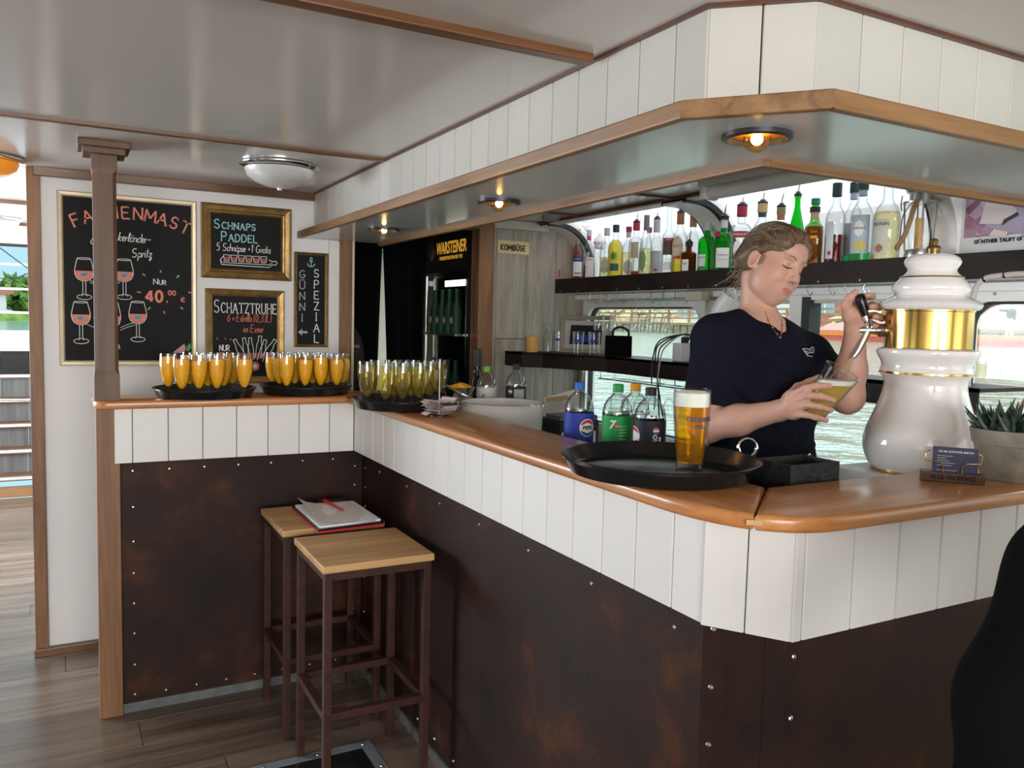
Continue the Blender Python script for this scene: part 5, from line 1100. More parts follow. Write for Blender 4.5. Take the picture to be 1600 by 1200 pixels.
# ================================================================== things on and under the lower shelf
def shelf_pt(px_, d): p = at(px_, 550, d); return np.array([p[0], p[1], ZS+.0005])
p = shelf_pt(831, 4.42); cd = thing('pillar_candle', 'orange pillar candle at the left end of the lower shelf', 'candle', tuple(p)); MB().lathe([(0, 0), (.034, 0), (.035, .004), (.035, .082), (.031, .085), (.02, .080), (0, .078)], 20, p).build('wax', mat('wax', (.72, .36, .10), .5), cd, smooth=True); MB().tube([p+[0, 0, .078], p+[.002, 0, .09]], .0012, 5).build('wick', 'ink', cd)
p = shelf_pt(856, 4.42); tag(MB().lathe([(.02, .0), (.026, .004), (.026, .085), (.013, .125), (.012, .150), (.016, .157), (.0145, .157), (.0105, .150), (.0115, .125), (.0245, .085), (.0245, .006), (0, .006)], 20, p).build('carafe', 'glass', origin=p, smooth=True), 'small clear carafe next to the pillar candle', 'carafe')
def tumbler(px_, d, label, r=.030, h=.12):
    p = shelf_pt(px_, d); o = thing('tumbler', label, 'glass', tuple(p), group='tumblers on the lower shelf')
    MB().lathe([(r*.85, 0), (r, h), (r-.002, h), (r*.85-.002, .008), (0, .008)], 20, p).build('glass', 'glass', o, smooth=True)
    vd = np.array([-p[0], -p[1], 0]); vd /= np.linalg.norm(vd); ux = np.array([-vd[1], vd[0], 0])*.85+vd*.3; ux /= np.linalg.norm(ux)
    mb = MB(); patch(mb, .026, .066, .078, p, ux, r+.0012); mb.build('print', label_mat((.03, .10, .5)), o)
tumbler(873, 4.40, 'clear tumbler with blue print beside the carafe', .029, .115); tumbler(903, 4.28, 'clear tumbler with blue print in front of the leaning picture', .032, .118); tumbler(928, 4.22, 'clear tumbler with blue print next to the black speaker', .032, .118)
fr = thing('framed_picture', 'silver framed picture leaning at the window behind the tumblers', 'picture', tuple(shelf_pt(915, 4.5)))
c0 = shelf_pt(913, 4.47); vd = np.array([-c0[0], -c0[1], 0]); vd /= np.linalg.norm(vd); ux = np.array([-vd[1], vd[0], 0]); ux = ux*.985+vd*.17; ux /= np.linalg.norm(ux); nf = np.cross(ux, [0, 0, 1]); up_ = np.array([0, 0, 1])*.94-nf*.34; cc = c0+up_*.105
for (a, b), (w2, h2) in (((0, .100), (.145, .012)), ((0, -.092), (.145, .012)), ((-.133, 0), (.012, .085)), ((.133, 0), (.012, .085))): MB().obox(cc+ux*a+up_*b, ux, nf, up_, w2, .008, h2).build('frame', mat('silver_frame', (.42, .36, .29), .4, .4), fr)
MB().obox(cc, ux, nf, up_, .123, .003, .082).build('mount', mat('mount_board', (.52, .46, .44), .7), fr); MB().obox(cc+nf*.004, ux, nf, up_, .088, .001, .056).build('photo', label_mat((.006, .008, .02)), fr)
MB().obox(cc+nf*.0055+up_*-.02, ux, nf, up_, .05, .0006, .02).build('photo_glow', label_mat((.02, .05, .35)), fr)
p = shelf_pt(966, 4.12); sp = thing('portable_speaker', 'black box shaped portable speaker with strap handle on the lower shelf', 'speaker', tuple(p), rz=0)
a1 = np.array([.80, -.6, 0]); a2 = np.array([.6, .8, 0]); MB().obox(p+[0, 0, .052], a1, a2, (0, 0, 1), .066, .05, .052).build('body', 'black_cloth', sp); MB().obox(p+[0, 0, .052]+a1*.0665, a1, a2, (0, 0, 1), .001, .046, .048).build('grille', mat('speckle', (.12, .12, .13), .8, noise=.8, nscale=220), sp)
MB().obox(p+[0, 0, .085]-a2*.051, a1, a2, (0, 0, 1), .066, .002, .018).build('lid_flap', 'black_cloth', sp); MB().tube(curvep([p+a1*-.03+[0, 0, .104], p+a1*-.025+[0, 0, .135], p+a1*.01+[0, 0, .148], p+a1*.045+[0, 0, .13], p+a1*.05+[0, 0, .104]], 5), .006, 8).build('handle', 'black_matte', sp, smooth=True)
p = shelf_pt(1065, 3.70); hb = thing('charging_hub', 'white charging hub with dark cables at the edge of the lower shelf', 'charger', tuple(p)); MB().box(p[0]-.03, p[1]-.03, p[2], p[0]+.03, p[1]+.03, p[2]+.085, ch=.005).build('body', 'white_plastic', hb)
for k, (bx_, by_) in enumerate(((1022, 640), (1030, 650), (1036, 655), (1018, 600))):
    P = [p+[-.015+.01*k, -.02, .085], p+[-.02+.01*k, -.03, .125], at(1045-k*4, 537-k*2, 3.45), at(1032-k*4, 560, 3.42), at(bx_, by_, 3.40)]; MB().tube(curvep(P, 6), .0032, 6).build('cable', 'cable' if k else 'hose', hb, smooth=True)
    MB().lathe([(.006, .08), (.006, .11), (0, .112)], 8, (p[0]-.015+.01*k, p[1]-.02, p[2])).build('plug', 'cable', hb)
# hanging stemware
gr = thing('glass_rack', 'wire stemware rack hanging under the bottle shelf', 'rack', (2.5, 3.4, 1.662))
ra, rb = onx(928, 467, 2.5), onx(1053, 467, 2.5)
for dx in (-.035, .035): MB().tube([(2.5+dx, ra[1], 1.618), (2.5+dx, rb[1], 1.618)], .0035, 6).build('rail', 'chrome', gr)
for px_ in (931, 960, 1002, 1026, 1046):
    q = onx(px_, 467, 2.5); MB().tube([(2.465, q[1], 1.618), (2.465, q[1], 1.664)], .003, 6).build('hanger', 'chrome', gr); MB().tube([(2.535, q[1], 1.618), (2.535, q[1], 1.664)], .003, 6).build('hanger', 'chrome', gr)
def stem(label, group):
    o = thing('hanging_wine_glass', label, 'glass', (0, 0, 0), group=group)
    MB().lathe([(.029, 0), (.029, -.0015), (.006, -.004), (.0035, -.01), (.0035, -.055), (.010, -.062), (.022, -.078), (.029, -.105), (.031, -.135), (.029, -.165), (.0275, -.165), (.029, -.135), (.0275, -.105), (.02, -.079), (.008, -.066), (0, -.064)], 20).build('glass', 'glass', o, smooth=True, local=True); return o
g0 = None
for k, px_ in enumerate((937, 950, 962, 994, 1006, 1018, 1031, 1043)):
    q = onx(px_, 470, 2.5); loc = (2.5, q[1], 1.626); lb, gp = 'upturned wine glass, %s from the left on the upper hanging rack' % ORD[k], 'wine glasses on the upper hanging rack'
    if g0 is None: g0 = stem(lb, gp); g0.location = loc
    else: dup(g0, loc, label=lb, group=gp)
g2 = thing('lower_glass_rack', 'wire stemware rack hanging under the lower shelf', 'rack', (2.45, 3.0, 1.25))
for dx in (-.04, .05): MB().tube([(2.45+dx, 3.5, 1.215), (2.45+dx, 2.55, 1.215)], .0035, 6).build('rail', 'chrome', g2)
for yy in (3.48, 3.0, 2.58):
    for dx in (-.04, .05): MB().tube([(2.45+dx, yy, 1.215), (2.45+dx, yy, 1.258)], .003, 6).build('hanger', 'chrome', g2)
for k, yy in enumerate((3.40, 3.30, 3.2, 3.1, 2.98, 2.86)): dup(g0, (2.455, yy, 1.222), label='upturned wine glass, %s from the left in the rack under the lower shelf' % ORD[k], group='glasses under the lower shelf')
pl = tag(MB().tube([(2.40, 3.62, .84), (2.40, 3.62, ZS-.013)], .016, 14).build('shelf_support', 'chrome', origin=(2.4, 3.62, .84), smooth=True), 'chrome tube supporting the lower shelf behind the blue cap bottle', 'support')
# jug, hooks, fixture, hose
p = onx(1133, 480, 2.47); jg = thing('hanging_jug', 'white jug hanging from a hook behind her shoulder', 'jug', (p[0], p[1], p[2]-.06))
MB().lathe([(.03, -.055), (.042, -.05), (.05, 0), (.046, .045), (.05, .058), (.047, .058), (.043, .045), (.047, 0), (.038, -.047), (0, -.047)], 24, p, axis=(.2, -.5, .85)).build('jug_body', 'white_plastic', jg, smooth=True)
MB().tube(curvep([p+[0, .02, .03], p+[0, -.02, .075], p+[.0, -.055, .07], p+[0, -.06, .03]], 6), .006, 8).build('handle', 'white_plastic', jg, smooth=True)
hk0 = None
for k, px_ in enumerate((1136, 1263, 1298, 1322, 1352)):
    q = onx(px_, 445, 2.47); q[2] = 1.66; P = [q+[0, 0, 0], q+[0, .006, -.012], q+[0, -.004, -.03], q+[0, -.014, -.035], q+[0, -.02, -.024]]
    tag(MB().tube(curvep(P, 5), .0018, 6).build('cup_hook', 'chrome', origin=q, smooth=True), ['wire hook carrying the white jug', 'wire cup hook beside her chin', 'wire cup hook between her chin and the tap hand', 'wire cup hook just above her raised fingers', 'wire cup hook nearest the porcelain tower'][k], 'hook', 'cup hooks under the shelf')
q = onx(1092, 458, 2.53); tag(MB().box(2.50, q[1]-.05, 1.615, 2.55, q[1]+.06, 1.655, ch=.004).build('junction_box', 'cream_paint', origin=(2.52, q[1], 1.615)), 'small cream box under the shelf above the window corner', 'box')
HP = [onx(a, b, 2.42) for a, b in ((1640, 428), (1595, 428), (1560, 431), (1538, 436), (1524, 452), (1517, 490), (1515, 540), (1512, 600), (1507, 660), (1503, 700))]
hs = thing('white_hose', 'pale flexible hose running down beside the porcelain tower', 'hose', tuple(HP[4])); MB().tube(curvep(HP, 6), .0085, 10).build('hose', 'hose', hs, smooth=True)
for a, b in ((1538, 436), (1570, 430)): MB().ball(onx(a, b, 2.42), .0095, 8, 6).build('clip', 'black_plastic', hs)
q = onx(860, 350, 2.2); tag(MB().lathe([(.045, 0), (.045, -.02), (.03, -.028), (0, -.03)], 20, (q[0], q[1], 2.05)).build('smoke_detector', mat('detector_grey', (.25, .26, .27), .5), origin=(q[0], q[1], 2.05)), 'small grey ceiling detector above the left end of the shelf', 'detector')

# ================================================================== on the back bar
ZK = 1.0
PET = [(.030, 0), (.041, .004), (.044, .02), (.044, .110), (.0435, .115), (.0435, .238), (.0445, .243), (.0437, .252), (.0395, .270), (.030, .287), (.019, .298), (.0135, .302), (.0135, .305), (.017, .306), (.017, .309), (.0135, .310), (.0135, .318)]
def pet(label, px_, top, d, cap, lab, liquid, level, s=1.0, name='soda_bottle'):
    p = at(px_, top, d); h = p[2]-ZK; b = np.array([p[0], p[1], ZK+.0005]); k = h/.330; o = thing(name, label, 'bottle', tuple(b), group='plastic bottles behind the bar')
    P = [(r*s, z*k) for r, z in PET]; MB().lathe(P+[(max(r-.0015, .004), z) for r, z in P[::-1][:-2]]+[(0, .01)], 28, b).build('plastic_body', 'pet', o, smooth=True)
    q = [(r-.002, z) for r, z in P if z < level*h and z > .003]; rl = np.interp(level*h, [z for _, z in P], [r for r, _ in P])-.002
    if liquid: MB().lathe([(0, .006)]+q+[(rl, level*h), (0, level*h)], 28, b).build('drink', liquid, o, smooth=True)
    MB().lathe([(.0155*s, .308*k), (.0158*s, .329*k), (.014*s, .331*k), (0, .331*k)], 20, b).build('cap', label_mat(cap), o, smooth=True)
    if lab: MB().lathe([(.0448*s, .118*k), (.0448*s, .240*k)], 36, b, cap=False).build('wrap_label', label_mat(lab), o, smooth=True)
    vd = np.array([-b[0], -b[1], 0]); vd /= np.linalg.norm(vd); return o, b, k, s, vd, np.array([-vd[1], vd[0], 0])
def turned(vd, ux, t): return ux*math.cos(t)-vd*math.sin(t)
def globe(o, b, z, ux, r, R, txt=True):
    circ = lambda a0, a1, q: [(q*math.cos(a), z+q*math.sin(a)) for a in np.linspace(a0, a1, 14)]
    mb = MB(); wrap(mb, circ(0, 2*PI, r*1.12)[:-1], b, ux, R+.0006); mb.build('print', label_mat(Wt), o)
    mb = MB(); wrap(mb, circ(.30, PI-.30, r), b, ux, R+.0010); mb.build('print', label_mat((.62, .02, .04)), o); mb = MB(); wrap(mb, circ(PI+.35, 2*PI-.35, r), b, ux, R+.0010); mb.build('print', label_mat((.03, .06, .32)), o)
    if txt: text_obj('print', 'PEPSI', r*.62, label_mat(Bk), o, b+np.array([0, 0, z]), ux, (0, 0, 1), curve_r=R+.0012, bold=.0006, extr=.0001)
o, b, k, s, vd, ux = pet('soda bottle with blue cap and blue label', 906.5, 598, 2.43, (.02, .12, .5), (.02, .045, .36), 'liq_cola', .74)
globe(o, b, .196*k, turned(vd, ux, .62), .024, .0448)
o, b, k, s, vd, ux = pet('soda bottle with green cap and green label', 966.5, 601, 2.36, (.02, .30, .08), (.01, .33, .07), 'liq_clear', .75)
text_obj('print', '7', .034, label_mat(Wt), o, b+np.array([0, 0, .214*k]), turned(vd, ux, -.35), (0, 0, 1), curve_r=.0458, bold=.001, shear=.2); mb = MB(); wrap(mb, [(.007*math.cos(a), .211*k+.007*math.sin(a)) for a in np.linspace(0, 2*PI, 13)[:-1]], b, turned(vd, ux, -.02), .0456); mb.build('print', label_mat((.6, .02, .04)), o); text_obj('print', 'UP', .008, label_mat(Wt), o, b+np.array([0, 0, .211*k]), turned(vd, ux, -.02), (0, 0, 1), curve_r=.0462)
for j in range(7): mb = MB(); patch(mb, .03-.004*(j % 3), (.155+.009*j)*k, (.1575+.009*j)*k, b, turned(vd, ux, .42), .0454); mb.build('print', label_mat((.35, .62, .35)), o)
o, b, k, s, vd, ux = pet('soda bottle with orange cap behind the green and black ones', 993.5, 600, 2.47, (.75, .32, .01), (.55, .16, .02), 'liq_yellow', .72)
o, b, k, s, vd, ux = pet('soda bottle with black cap and near black label beside the beer glass', 1017.5, 606, 2.26, (.015, .015, .018), (.012, .014, .035), 'liq_cola', .75)
globe(o, b, .213*k, turned(vd, ux, .42), .008, .0448, False); globe(o, b, .195*k, turned(vd, ux, -1.2), .024, .0448, False)
t_ = turned(vd, ux, .42); text_obj('print', 'ZERO', .017, label_mat(Wt), o, b+np.array([0, 0, .180*k])+np.cross(t_, [0, 0, 1])*.0456+t_*-.003, (0, 0, 1), -t_, bold=.0007, extr=.0001); text_obj('print', 'SUGAR', .010, label_mat(Wt), o, b+np.array([0, 0, .180*k])+np.cross(t_, [0, 0, 1])*.0454+t_*.011, (0, 0, 1), -t_, bold=.0004, extr=.0001)
o, b, k, s, vd, ux = pet('clear bottle with bright green cap and handwritten white label behind the tub', 761, 573, 3.36, (.14, .42, .04), (.62, .60, .58), 'liq_clear', .5, .92)
text_obj('print', 'll', .03, label_mat(Bk), o, b+np.array([0, 0, .20*k]), turned(vd, ux, -.4), (0, 0, 1), curve_r=.0425, shear=.3)
o, b, k, s, vd, ux = pet('soda bottle with black cap behind the white tub', 807, 570, 3.32, (.02, .02, .02), (.02, .02, .022), 'liq_cola', .5, .95)
globe(o, b, .22*k, turned(vd, ux, -.55), .008, .043, False); mb = MB(); patch(mb, .045, .16*k, .23*k, b, turned(vd, ux, .35), .0432); mb.build('print', label_mat((.35, .36, .36)), o)
p = at(746, 546, 3.52); bottle('dark green wine bottle with black capsule beside the doorway jamb', (p[0], p[1], ZK+.0005), p[2]-ZK, .037, 'slim', glass='glass_dark', cap=(.02, .02, .022), caph=.2, name='wine_bottle')
p = at(785, 628, 3.0); ib = thing('ice_tub', 'big translucent white plastic tub behind the bar top', 'tub', (p[0], p[1], ZK)); R_ = 65*3.0/FPX; hb_ = p[2]-ZK; glassy('frosted_plastic', (.9, .89, .87), .6, .2, 1.4, .75, (.93, .90, .87))
MB().lathe([(R_*.9, .001), (R_*.93, .01), (R_, hb_), (R_-.004, hb_), (R_*.92, .012), (0, .012)], 40, (p[0], p[1], ZK)).build('tub_body', 'frosted_plastic', ib, smooth=True); MB().lathe([(R_-.008, .015), (R_*.985-.005, hb_*.80), (0, hb_*.80)], 40, (p[0], p[1], ZK)).build('ice_fill', mat('ice_fill', (.88, .85, .82), .6), ib, smooth=True)
MB().lathe([(R_+.003, hb_-.012), (R_+.003, hb_), (R_-.004, hb_+.002)], 40, (p[0], p[1], ZK), cap=False).build('rim', 'pet', ib, smooth=True)
# receipts on a spike
p = onz(686, 650, ZT); rs_ = thing('receipt_spike', 'stack of pink receipts on a thin spike at the bar edge', 'receipts', (p[0], p[1], ZT)); zt_ = ony(681, 561, p[1])[2]
MB().tube([(p[0], p[1], ZT), (p[0], p[1], zt_)], .0018, 6).build('spike', 'hose', rs_); MB().lathe([(.03, 0), (.03, .004), (0, .005)], 16, (p[0], p[1], ZT)).build('base', 'black_plastic', rs_)
for k in range(6):
    mb = MB(); a = random.uniform(-.5, .5)+k*.7; z = ZT+.006+.008*k; L, W_ = .055, .032; vs = []
    for i in range(9):
        for j in range(2): u_ = -L+2*L*i/8; v_ = (-W_, W_)[j]; vs.append((p[0]+u_*math.cos(a)-v_*math.sin(a), p[1]+u_*math.sin(a)+v_*math.cos(a), z+.014*abs(math.sin(i*.8+k))*abs(i-4)/4))
    mb.add(vs, [(2*i, 2*i+2, 2*i+3, 2*i+1) for i in range(8)]); mb.build('receipt', 'pink_paper', rs_, smooth=True)
# fruit bowl and tongs
p = at(716, 604, 3.3); fb = thing('garnish_bowl', 'steel bowl of orange slices behind the sparkling wine tray', 'bowl', (p[0], p[1], 1.1)); zb = p[2]-.07
MB().lathe([(.03, 0), (.05, .02), (.068, .068), (.07, .07), (.066, .068), (.048, .022), (0, .006)], 28, (p[0], p[1], zb)).build('bowl', 'chrome', fb, smooth=True)
for k in range(7): a = k*.9; MB().lathe([(0, 0), (.03, 0), (.03, .008), (0, .008)], 16, (p[0]+.03*math.cos(a), p[1]+.03*math.sin(a), zb+.045+.004*k), axis=(.4*math.cos(a), .4*math.sin(a), 1)).build('orange_slice', 'orange_juice', fb)
MB().box(p[0]-.06, p[1]-.06, ZK, p[0]+.06, p[1]+.06, zb-.0005, ch=.004).build('stand', 'steel', fb)
MB().tube([at(697, 603, 3.12), at(715, 612, 3.1), at(738, 622, 3.02)], [.006, .004, .003], 8).build('tongs', 'chrome', fb, smooth=True)
# paperwork and receipt printer
p = at(884, 662, 3.1); pr = thing('receipt_printer', 'dark grey receipt printer between the tub and the blue soda bottle', 'printer', (p[0], p[1], ZK)); MB().box(p[0]-.06, p[1]-.05, ZK+.0005, p[0]+.12, p[1]+.13, ZK+.13, ch=.006).build('body', 'gasket', pr); MB().box(p[0]-.055, p[1]-.045, ZK+.1305, p[0]+.115, p[1]+.06, ZK+.15, ch=.004).build('cover', mat('printer_grey', (.10, .11, .115), .4), pr); MB().box(p[0]-.05, p[1]-.056, ZK+.04, p[0]+.1, p[1]-.05, ZK+.09).build('paper_slot', 'paper', pr)
pp = thing('paper_sheets', 'pile of white paper sheets with brown tape behind the tub', 'papers', tuple(at(880, 640, 3.25)*np.array([1, 1, 0])+np.array([0, 0, ZK])))
def sheet(name, Q, m, d): MB().add([at(a, b, d+k) for (a, b), k in zip(Q, (0, 0, .12, .12))], [(0, 1, 2, 3)]).build(name, m, pp)
sheet('sheet', [(848, 662), (905, 655), (905, 606), (850, 622)], 'paper', 3.36); sheet('brown_tape', [(852, 628), (889, 624), (886, 617), (853, 622)], 'manila', 3.35); sheet('sheet', [(862, 645), (900, 640), (895, 625), (862, 628)], 'paper', 3.345)

# ================================================================== porcelain beer tower with tap
TX, TY, TD = 1.896, 1.308, 2.07
tw = thing('beer_tower', 'white porcelain beer tower with brass band and finial', 'beer tower', (TX, TY, 1.1442)); ZTW = 1.1442
def zpx(y): return at(1440, y, TD)[2]
S_ = TD/FPX
def prof(L): return [(r*S_, zpx(y)-ZTW) for y, r in L]
O_ = (TX, TY, ZTW)
MB().lathe([(0, 0), (.108, 0), (.112, .004)]+prof([(731, 70), (726, 76), (714, 81), (700, 85), (688, 85), (672, 81.5), (655, 75), (640, 69), (625, 64), (612, 60.5), (600, 59), (592, 59.5), (587, 63), (583, 66)]), 56, O_, cap=False).build('lower_vase', 'porcelain', tw, smooth=True)
MB().lathe(prof([(580, 66.5), (576, 65.5), (570, 64), (563, 66), (556, 70.5), (550, 72.5), (546, 71), (544, 66)]), 56, O_, cap=False).build('collar', 'porcelain', tw, smooth=True)
MB().lathe(prof([(584, 65), (583, 67.3), (580.5, 67.3), (579, 65)]), 56, O_, cap=False).build('gold_ring', 'brass', tw, smooth=True)
MB().lathe(prof([(738, 66), (736, 71), (733, 71.5), (731.5, 69)]), 56, O_, cap=False).build('gold_ring', 'brass', tw, smooth=True)
MB().lathe(prof([(546, 63), (543.5, 63), (543, 62), (488, 62), (487, 63.5), (484, 63.5)]), 64, O_, cap=False).build('brass_band', 'brass', tw, smooth=True)
MB().lathe(prof([(485, 66), (482, 70.5), (477, 72.5), (473, 70), (468, 60), (463, 51.5), (460, 51), (455, 54.5), (449, 55), (443, 51), (438, 46), (435, 44)]), 56, O_, cap=False).build('stepped_lid', 'porcelain', tw, smooth=True)
MB().lathe(prof([(436, 45), (435, 45.6), (434, 45), (433.4, 43.5)]), 56, O_, cap=False).build('gold_ring', 'brass', tw, smooth=True)
MB().lathe(prof([(434.5, 43.8), (430, 38), (426, 35), (422, 34.5), (416, 38.5), (411, 40.2), (406, 38), (402, 33), (400, 28)])+[(0, zpx(399.5)-ZTW)], 56, O_, cap=False).build('stepped_lid', 'porcelain', tw, smooth=True)
MB().lathe([(0, zpx(400)-ZTW)]+prof([(400, 11), (398, 11), (397, 8.5), (394, 9.5), (390, 10.5), (386.5, 8.5), (384.5, 4.5), (382, 6), (379, 7), (376, 5), (374.5, 2)])+[(0, zpx(374)-ZTW)], 24, O_, cap=False).build('finial', 'old_brass', tw, smooth=True)
def tp(x, y, d=2.085): return at(x, y, d)
MB().tube([tp(1383, 516), tp(1374, 516), tp(1373.5, 516), tp(1367, 516), tp(1366, 516), tp(1344, 516), tp(1340.5, 516)], [.017, .017, .012, .012, .0105, .011, .010], 16).build('tap_shank', 'steel', tw, smooth=True)
MB().tube([tp(1354, 517), tp(1352, 522), tp(1340, 548), tp(1333, 558)], [.011, .0115, .009, .0068], 14).build('tap_spout', 'steel', tw, smooth=True)
MB().tube([tp(1354, 516), tp(1354, 506), tp(1353.5, 503), tp(1353, 498), tp(1352, 492)], [.009, .010, .007, .0085, .008], 14).build('tap_collar', 'chrome', tw, smooth=True)
MB().tube([tp(1352, 494), tp(1350, 486), tp(1346.5, 474), tp(1343, 463), tp(1342, 459.5)], [.008, .010, .0125, .0125, .009], 16).build('tap_handle', 'black_plastic', tw, smooth=True)
MB().tube([tp(1362, 511, 2.07), tp(1362, 500, 2.075)], .003, 8).build('tap_lever', 'chrome', tw)
p = tp(1352, 727, 2.0); p[2] = 1.1442 if False else 1.13
db = tag(MB().lathe([(.02, 0), (.03, .004), (.036, .03), (.033, .03), (.027, .008), (0, .008)], 24, (1.70, 1.275, 1.1005)).build('drip_cup', 'black_plastic', origin=(1.70, 1.275, 1.1), smooth=True), 'small black cup at the foot of the porcelain tower', 'cup')

# ================================================================== right part of the bar top
a, b = onz(1438, 750.6, ZT)[:2], onz(1538.8, 759.5, ZT)[:2]; d = (b-a); L = np.linalg.norm(d); d /= L; n = np.array([-d[1], d[0]])
ch_ = thing('card_holder', 'walnut card holder with brass wire and navy cards on the bar top', 'card holder', (*(a+b)/2, ZT))
MB().prism([tuple(a), tuple(b), tuple(b+n*.034), tuple(a+n*.034)], ZT+.0003, ZT+.021, ch=.0015).build('block', 'walnut', ch_)
D3, N3 = np.array([*d, 0]), np.array([*-n, 0]); m3 = np.array([*(a+b)/2, ZT])
text_obj('engraving', 'ALLE AN BORD', .0125, 'ink', ch_, m3+[0, 0, .0108]+N3*.0006, D3, (0, 0, 1), bold=.0003, extr=.0002)
tl = np.array([0, 0, 1.0])*.985-N3*.17
mat('navy_card', (.022, .022, .085), .45)
for k in range(3): MB().obox(m3-N3*(.014+.0022*k)+[0, 0, .02]+tl*.026+D3*(.004+.001*k), D3, N3, tl, .0425, .0007, .028).build('card', 'navy_card', ch_)
fc_ = m3-N3*.0128+[0, 0, .02]+tl*.026+D3*.004
text_obj('print', 'DIE MS GÜNTHER MIETEN', .0058, 'chalk_white', ch_, fc_+tl*.0185+D3*.002, D3, tl, extr=.0001, bold=.0001)
for j, w_ in enumerate((.030, .017, .024, .034, .028)): MB().obox(fc_+tl*(.009-.005*j)+D3*(-.034+w_/2), D3, N3, tl, w_/2, .0002, .0007).build('print', 'chalk_grey', ch_)
MB().obox(fc_-tl*.0215-D3*.015, D3, N3, tl, .02, .0002, .0007).build('print', 'chalk_grey', ch_)
for s in (-1, 1):
    q = m3+D3*(s*.018); Pw = [q-N3*.010+[0, 0, .018], q-N3*.008+[0, 0, .036], q-N3*.008+[0, 0, .042]+D3*(s*.008), q-N3*.007+[0, 0, .044]+D3*(s*.034), q-N3*.007+[0, 0, .062]+D3*(s*.036), q-N3*.022+[0, 0, .064]+D3*(s*.026)]
    MB().tube(Pw, .0014, 8).build('wire_arm', 'brass', ch_, smooth=True)
# potted succulent
F_ = onz(1572, 754, ZT)[:2]; u = F_/np.linalg.norm(F_); pc_ = F_+u*.052
pt_ = thing('potted_succulent', 'dark spiky succulent in a grey clay pot at the right end', 'potted plant', (*pc_, ZT)); PO = (*pc_, ZT+.0003)
mat('clay_pot', (.26, .235, .19), .85, noise=.3, nscale=22, bump=.25, bscale=50); mat('soil', (.02, .014, .01), .95)
MB().lathe([(0, 0), (.050, 0), (.052, .003), (.069, .078), (.073, .079), (.078, .108), (.077, .111), (.073, .109), (.068, .09), (0, .09)], 40, PO).build('pot', 'clay_pot', pt_, smooth=True)
MB().lathe([(0, .0905), (.0695, .0905), (.06, .097), (0, .100)], 24, PO).build('soil', 'soil', pt_)
def leaf_mat():
    m, nt, b = nmat('succulent_leaf'); N, L = nt.nodes, nt.links; tc = N.new('ShaderNodeTexCoord'); w = N.new('ShaderNodeTexNoise'); w.inputs['Scale'].default_value = 60; L.new(tc.outputs['Object'], w.inputs['Vector'])
    cr = N.new('ShaderNodeValToRGB'); e = cr.color_ramp.elements; e[0].position = .4; e[0].color = (.012, .030, .018, 1); e[1].position = .75; e[1].color = (.06, .10, .06, 1); L.new(w.outputs[0], cr.inputs[0]); L.new(cr.outputs[0], b.inputs['Base Color']); b.inputs['Roughness'].default_value = .4; MATS['succulent_leaf'] = m
leaf_mat(); lr = np.random.RandomState(3)
for k in range(64):
    cl_ = lr.randint(5); ca = cl_*2*PI/5; cx = pc_+np.array([math.cos(ca), math.sin(ca)])*.038*(cl_ > 0); az = lr.rand()*2*PI; el = lr.uniform(.25, 1.35); L = lr.uniform(.045, .078); dr = np.array([math.cos(az)*math.cos(el), math.sin(az)*math.cos(el), math.sin(el)]); b0 = np.array([*cx, ZT+.096])
    MB().tube([b0, b0+dr*L*.35, b0+dr*L*.7+[0, 0, .004], b0+dr*L+[0, 0, .012]], [.006, .0075, .0045, .0006], 6).build('leaf', 'succulent_leaf', pt_, smooth=True)
q = at(1583, 656, 1.86); MB().tube([q+[0, 0, -.03], at(1585, 650, 1.86), at(1612, 612, 1.84)], [.006, .006, .005], 10).build('copper_tool', mat('copper', (.45, .22, .14), .3, .9), pt_, smooth=True)
# black box with bottle openers behind the worktop
bx_ = thing('opener_box', 'black open box holding bottle openers beside the near tray', 'box', (1.37, 1.26, 1.1005)); X0, X1, Y0, Y1, Zb, Zt = 1.318, 1.466, 1.2, 1.30, 1.1005, 1.213
mat('worn_black', (.018, .018, .02), .6, noise=.6, nscale=30, bump=.5, bscale=60)
MB().box(X0, Y0, Zb, X1, Y0+.006, Zt).box(X0, Y1-.006, Zb, X1, Y1, Zt).box(X0, Y0+.006, Zb, X0+.006, Y1-.006, Zt).box(X1-.006, Y0+.006, Zb, X1, Y1-.006, Zt).box(X0+.006, Y0+.006, Zb, X1-.006, Y1-.006, Zb+.006).build('box', 'worn_black', bx_)
q = at(1168, 700, 1.90); r1, r2 = CR, CU
op = thing('bottle_opener', 'flat chrome bottle opener with ring standing in the black box', 'opener', tuple(q-CU*.05)); MB().tube([q+(CR*math.cos(a)+CU*math.sin(a))*.021 for a in np.linspace(0, 2*PI, 25)[:-1]], .0042, 8, closed=True).build('ring', 'chrome', op, smooth=True); MB().obox(q-CU*.038+CR*.006, CR, CF, CU, .013, .002, .020).build('blade', 'chrome', op); MB().obox(q-CU*.066+CR*.006, CR, CF, CU, .017, .002, .010).build('blade', 'chrome', op)
q = at(1258, 722, 1.92); op = thing('pouring_key', 'chrome clip opener sticking out of the black box', 'opener', tuple(q-CU*.03)); MB().tube([q-CU*.03-CR*.03, q+CU*.005-CR*.008, q+CU*.018+CR*.012, q+CU*.012+CR*.016, q-CU*.006+CR*.004], .003, 8).build('loop', 'chrome', op, smooth=True); MB().tube([q+CU*.0+CR*.003, q-CU*.03+CR*.022], .003, 8).build('arm', 'chrome', op)

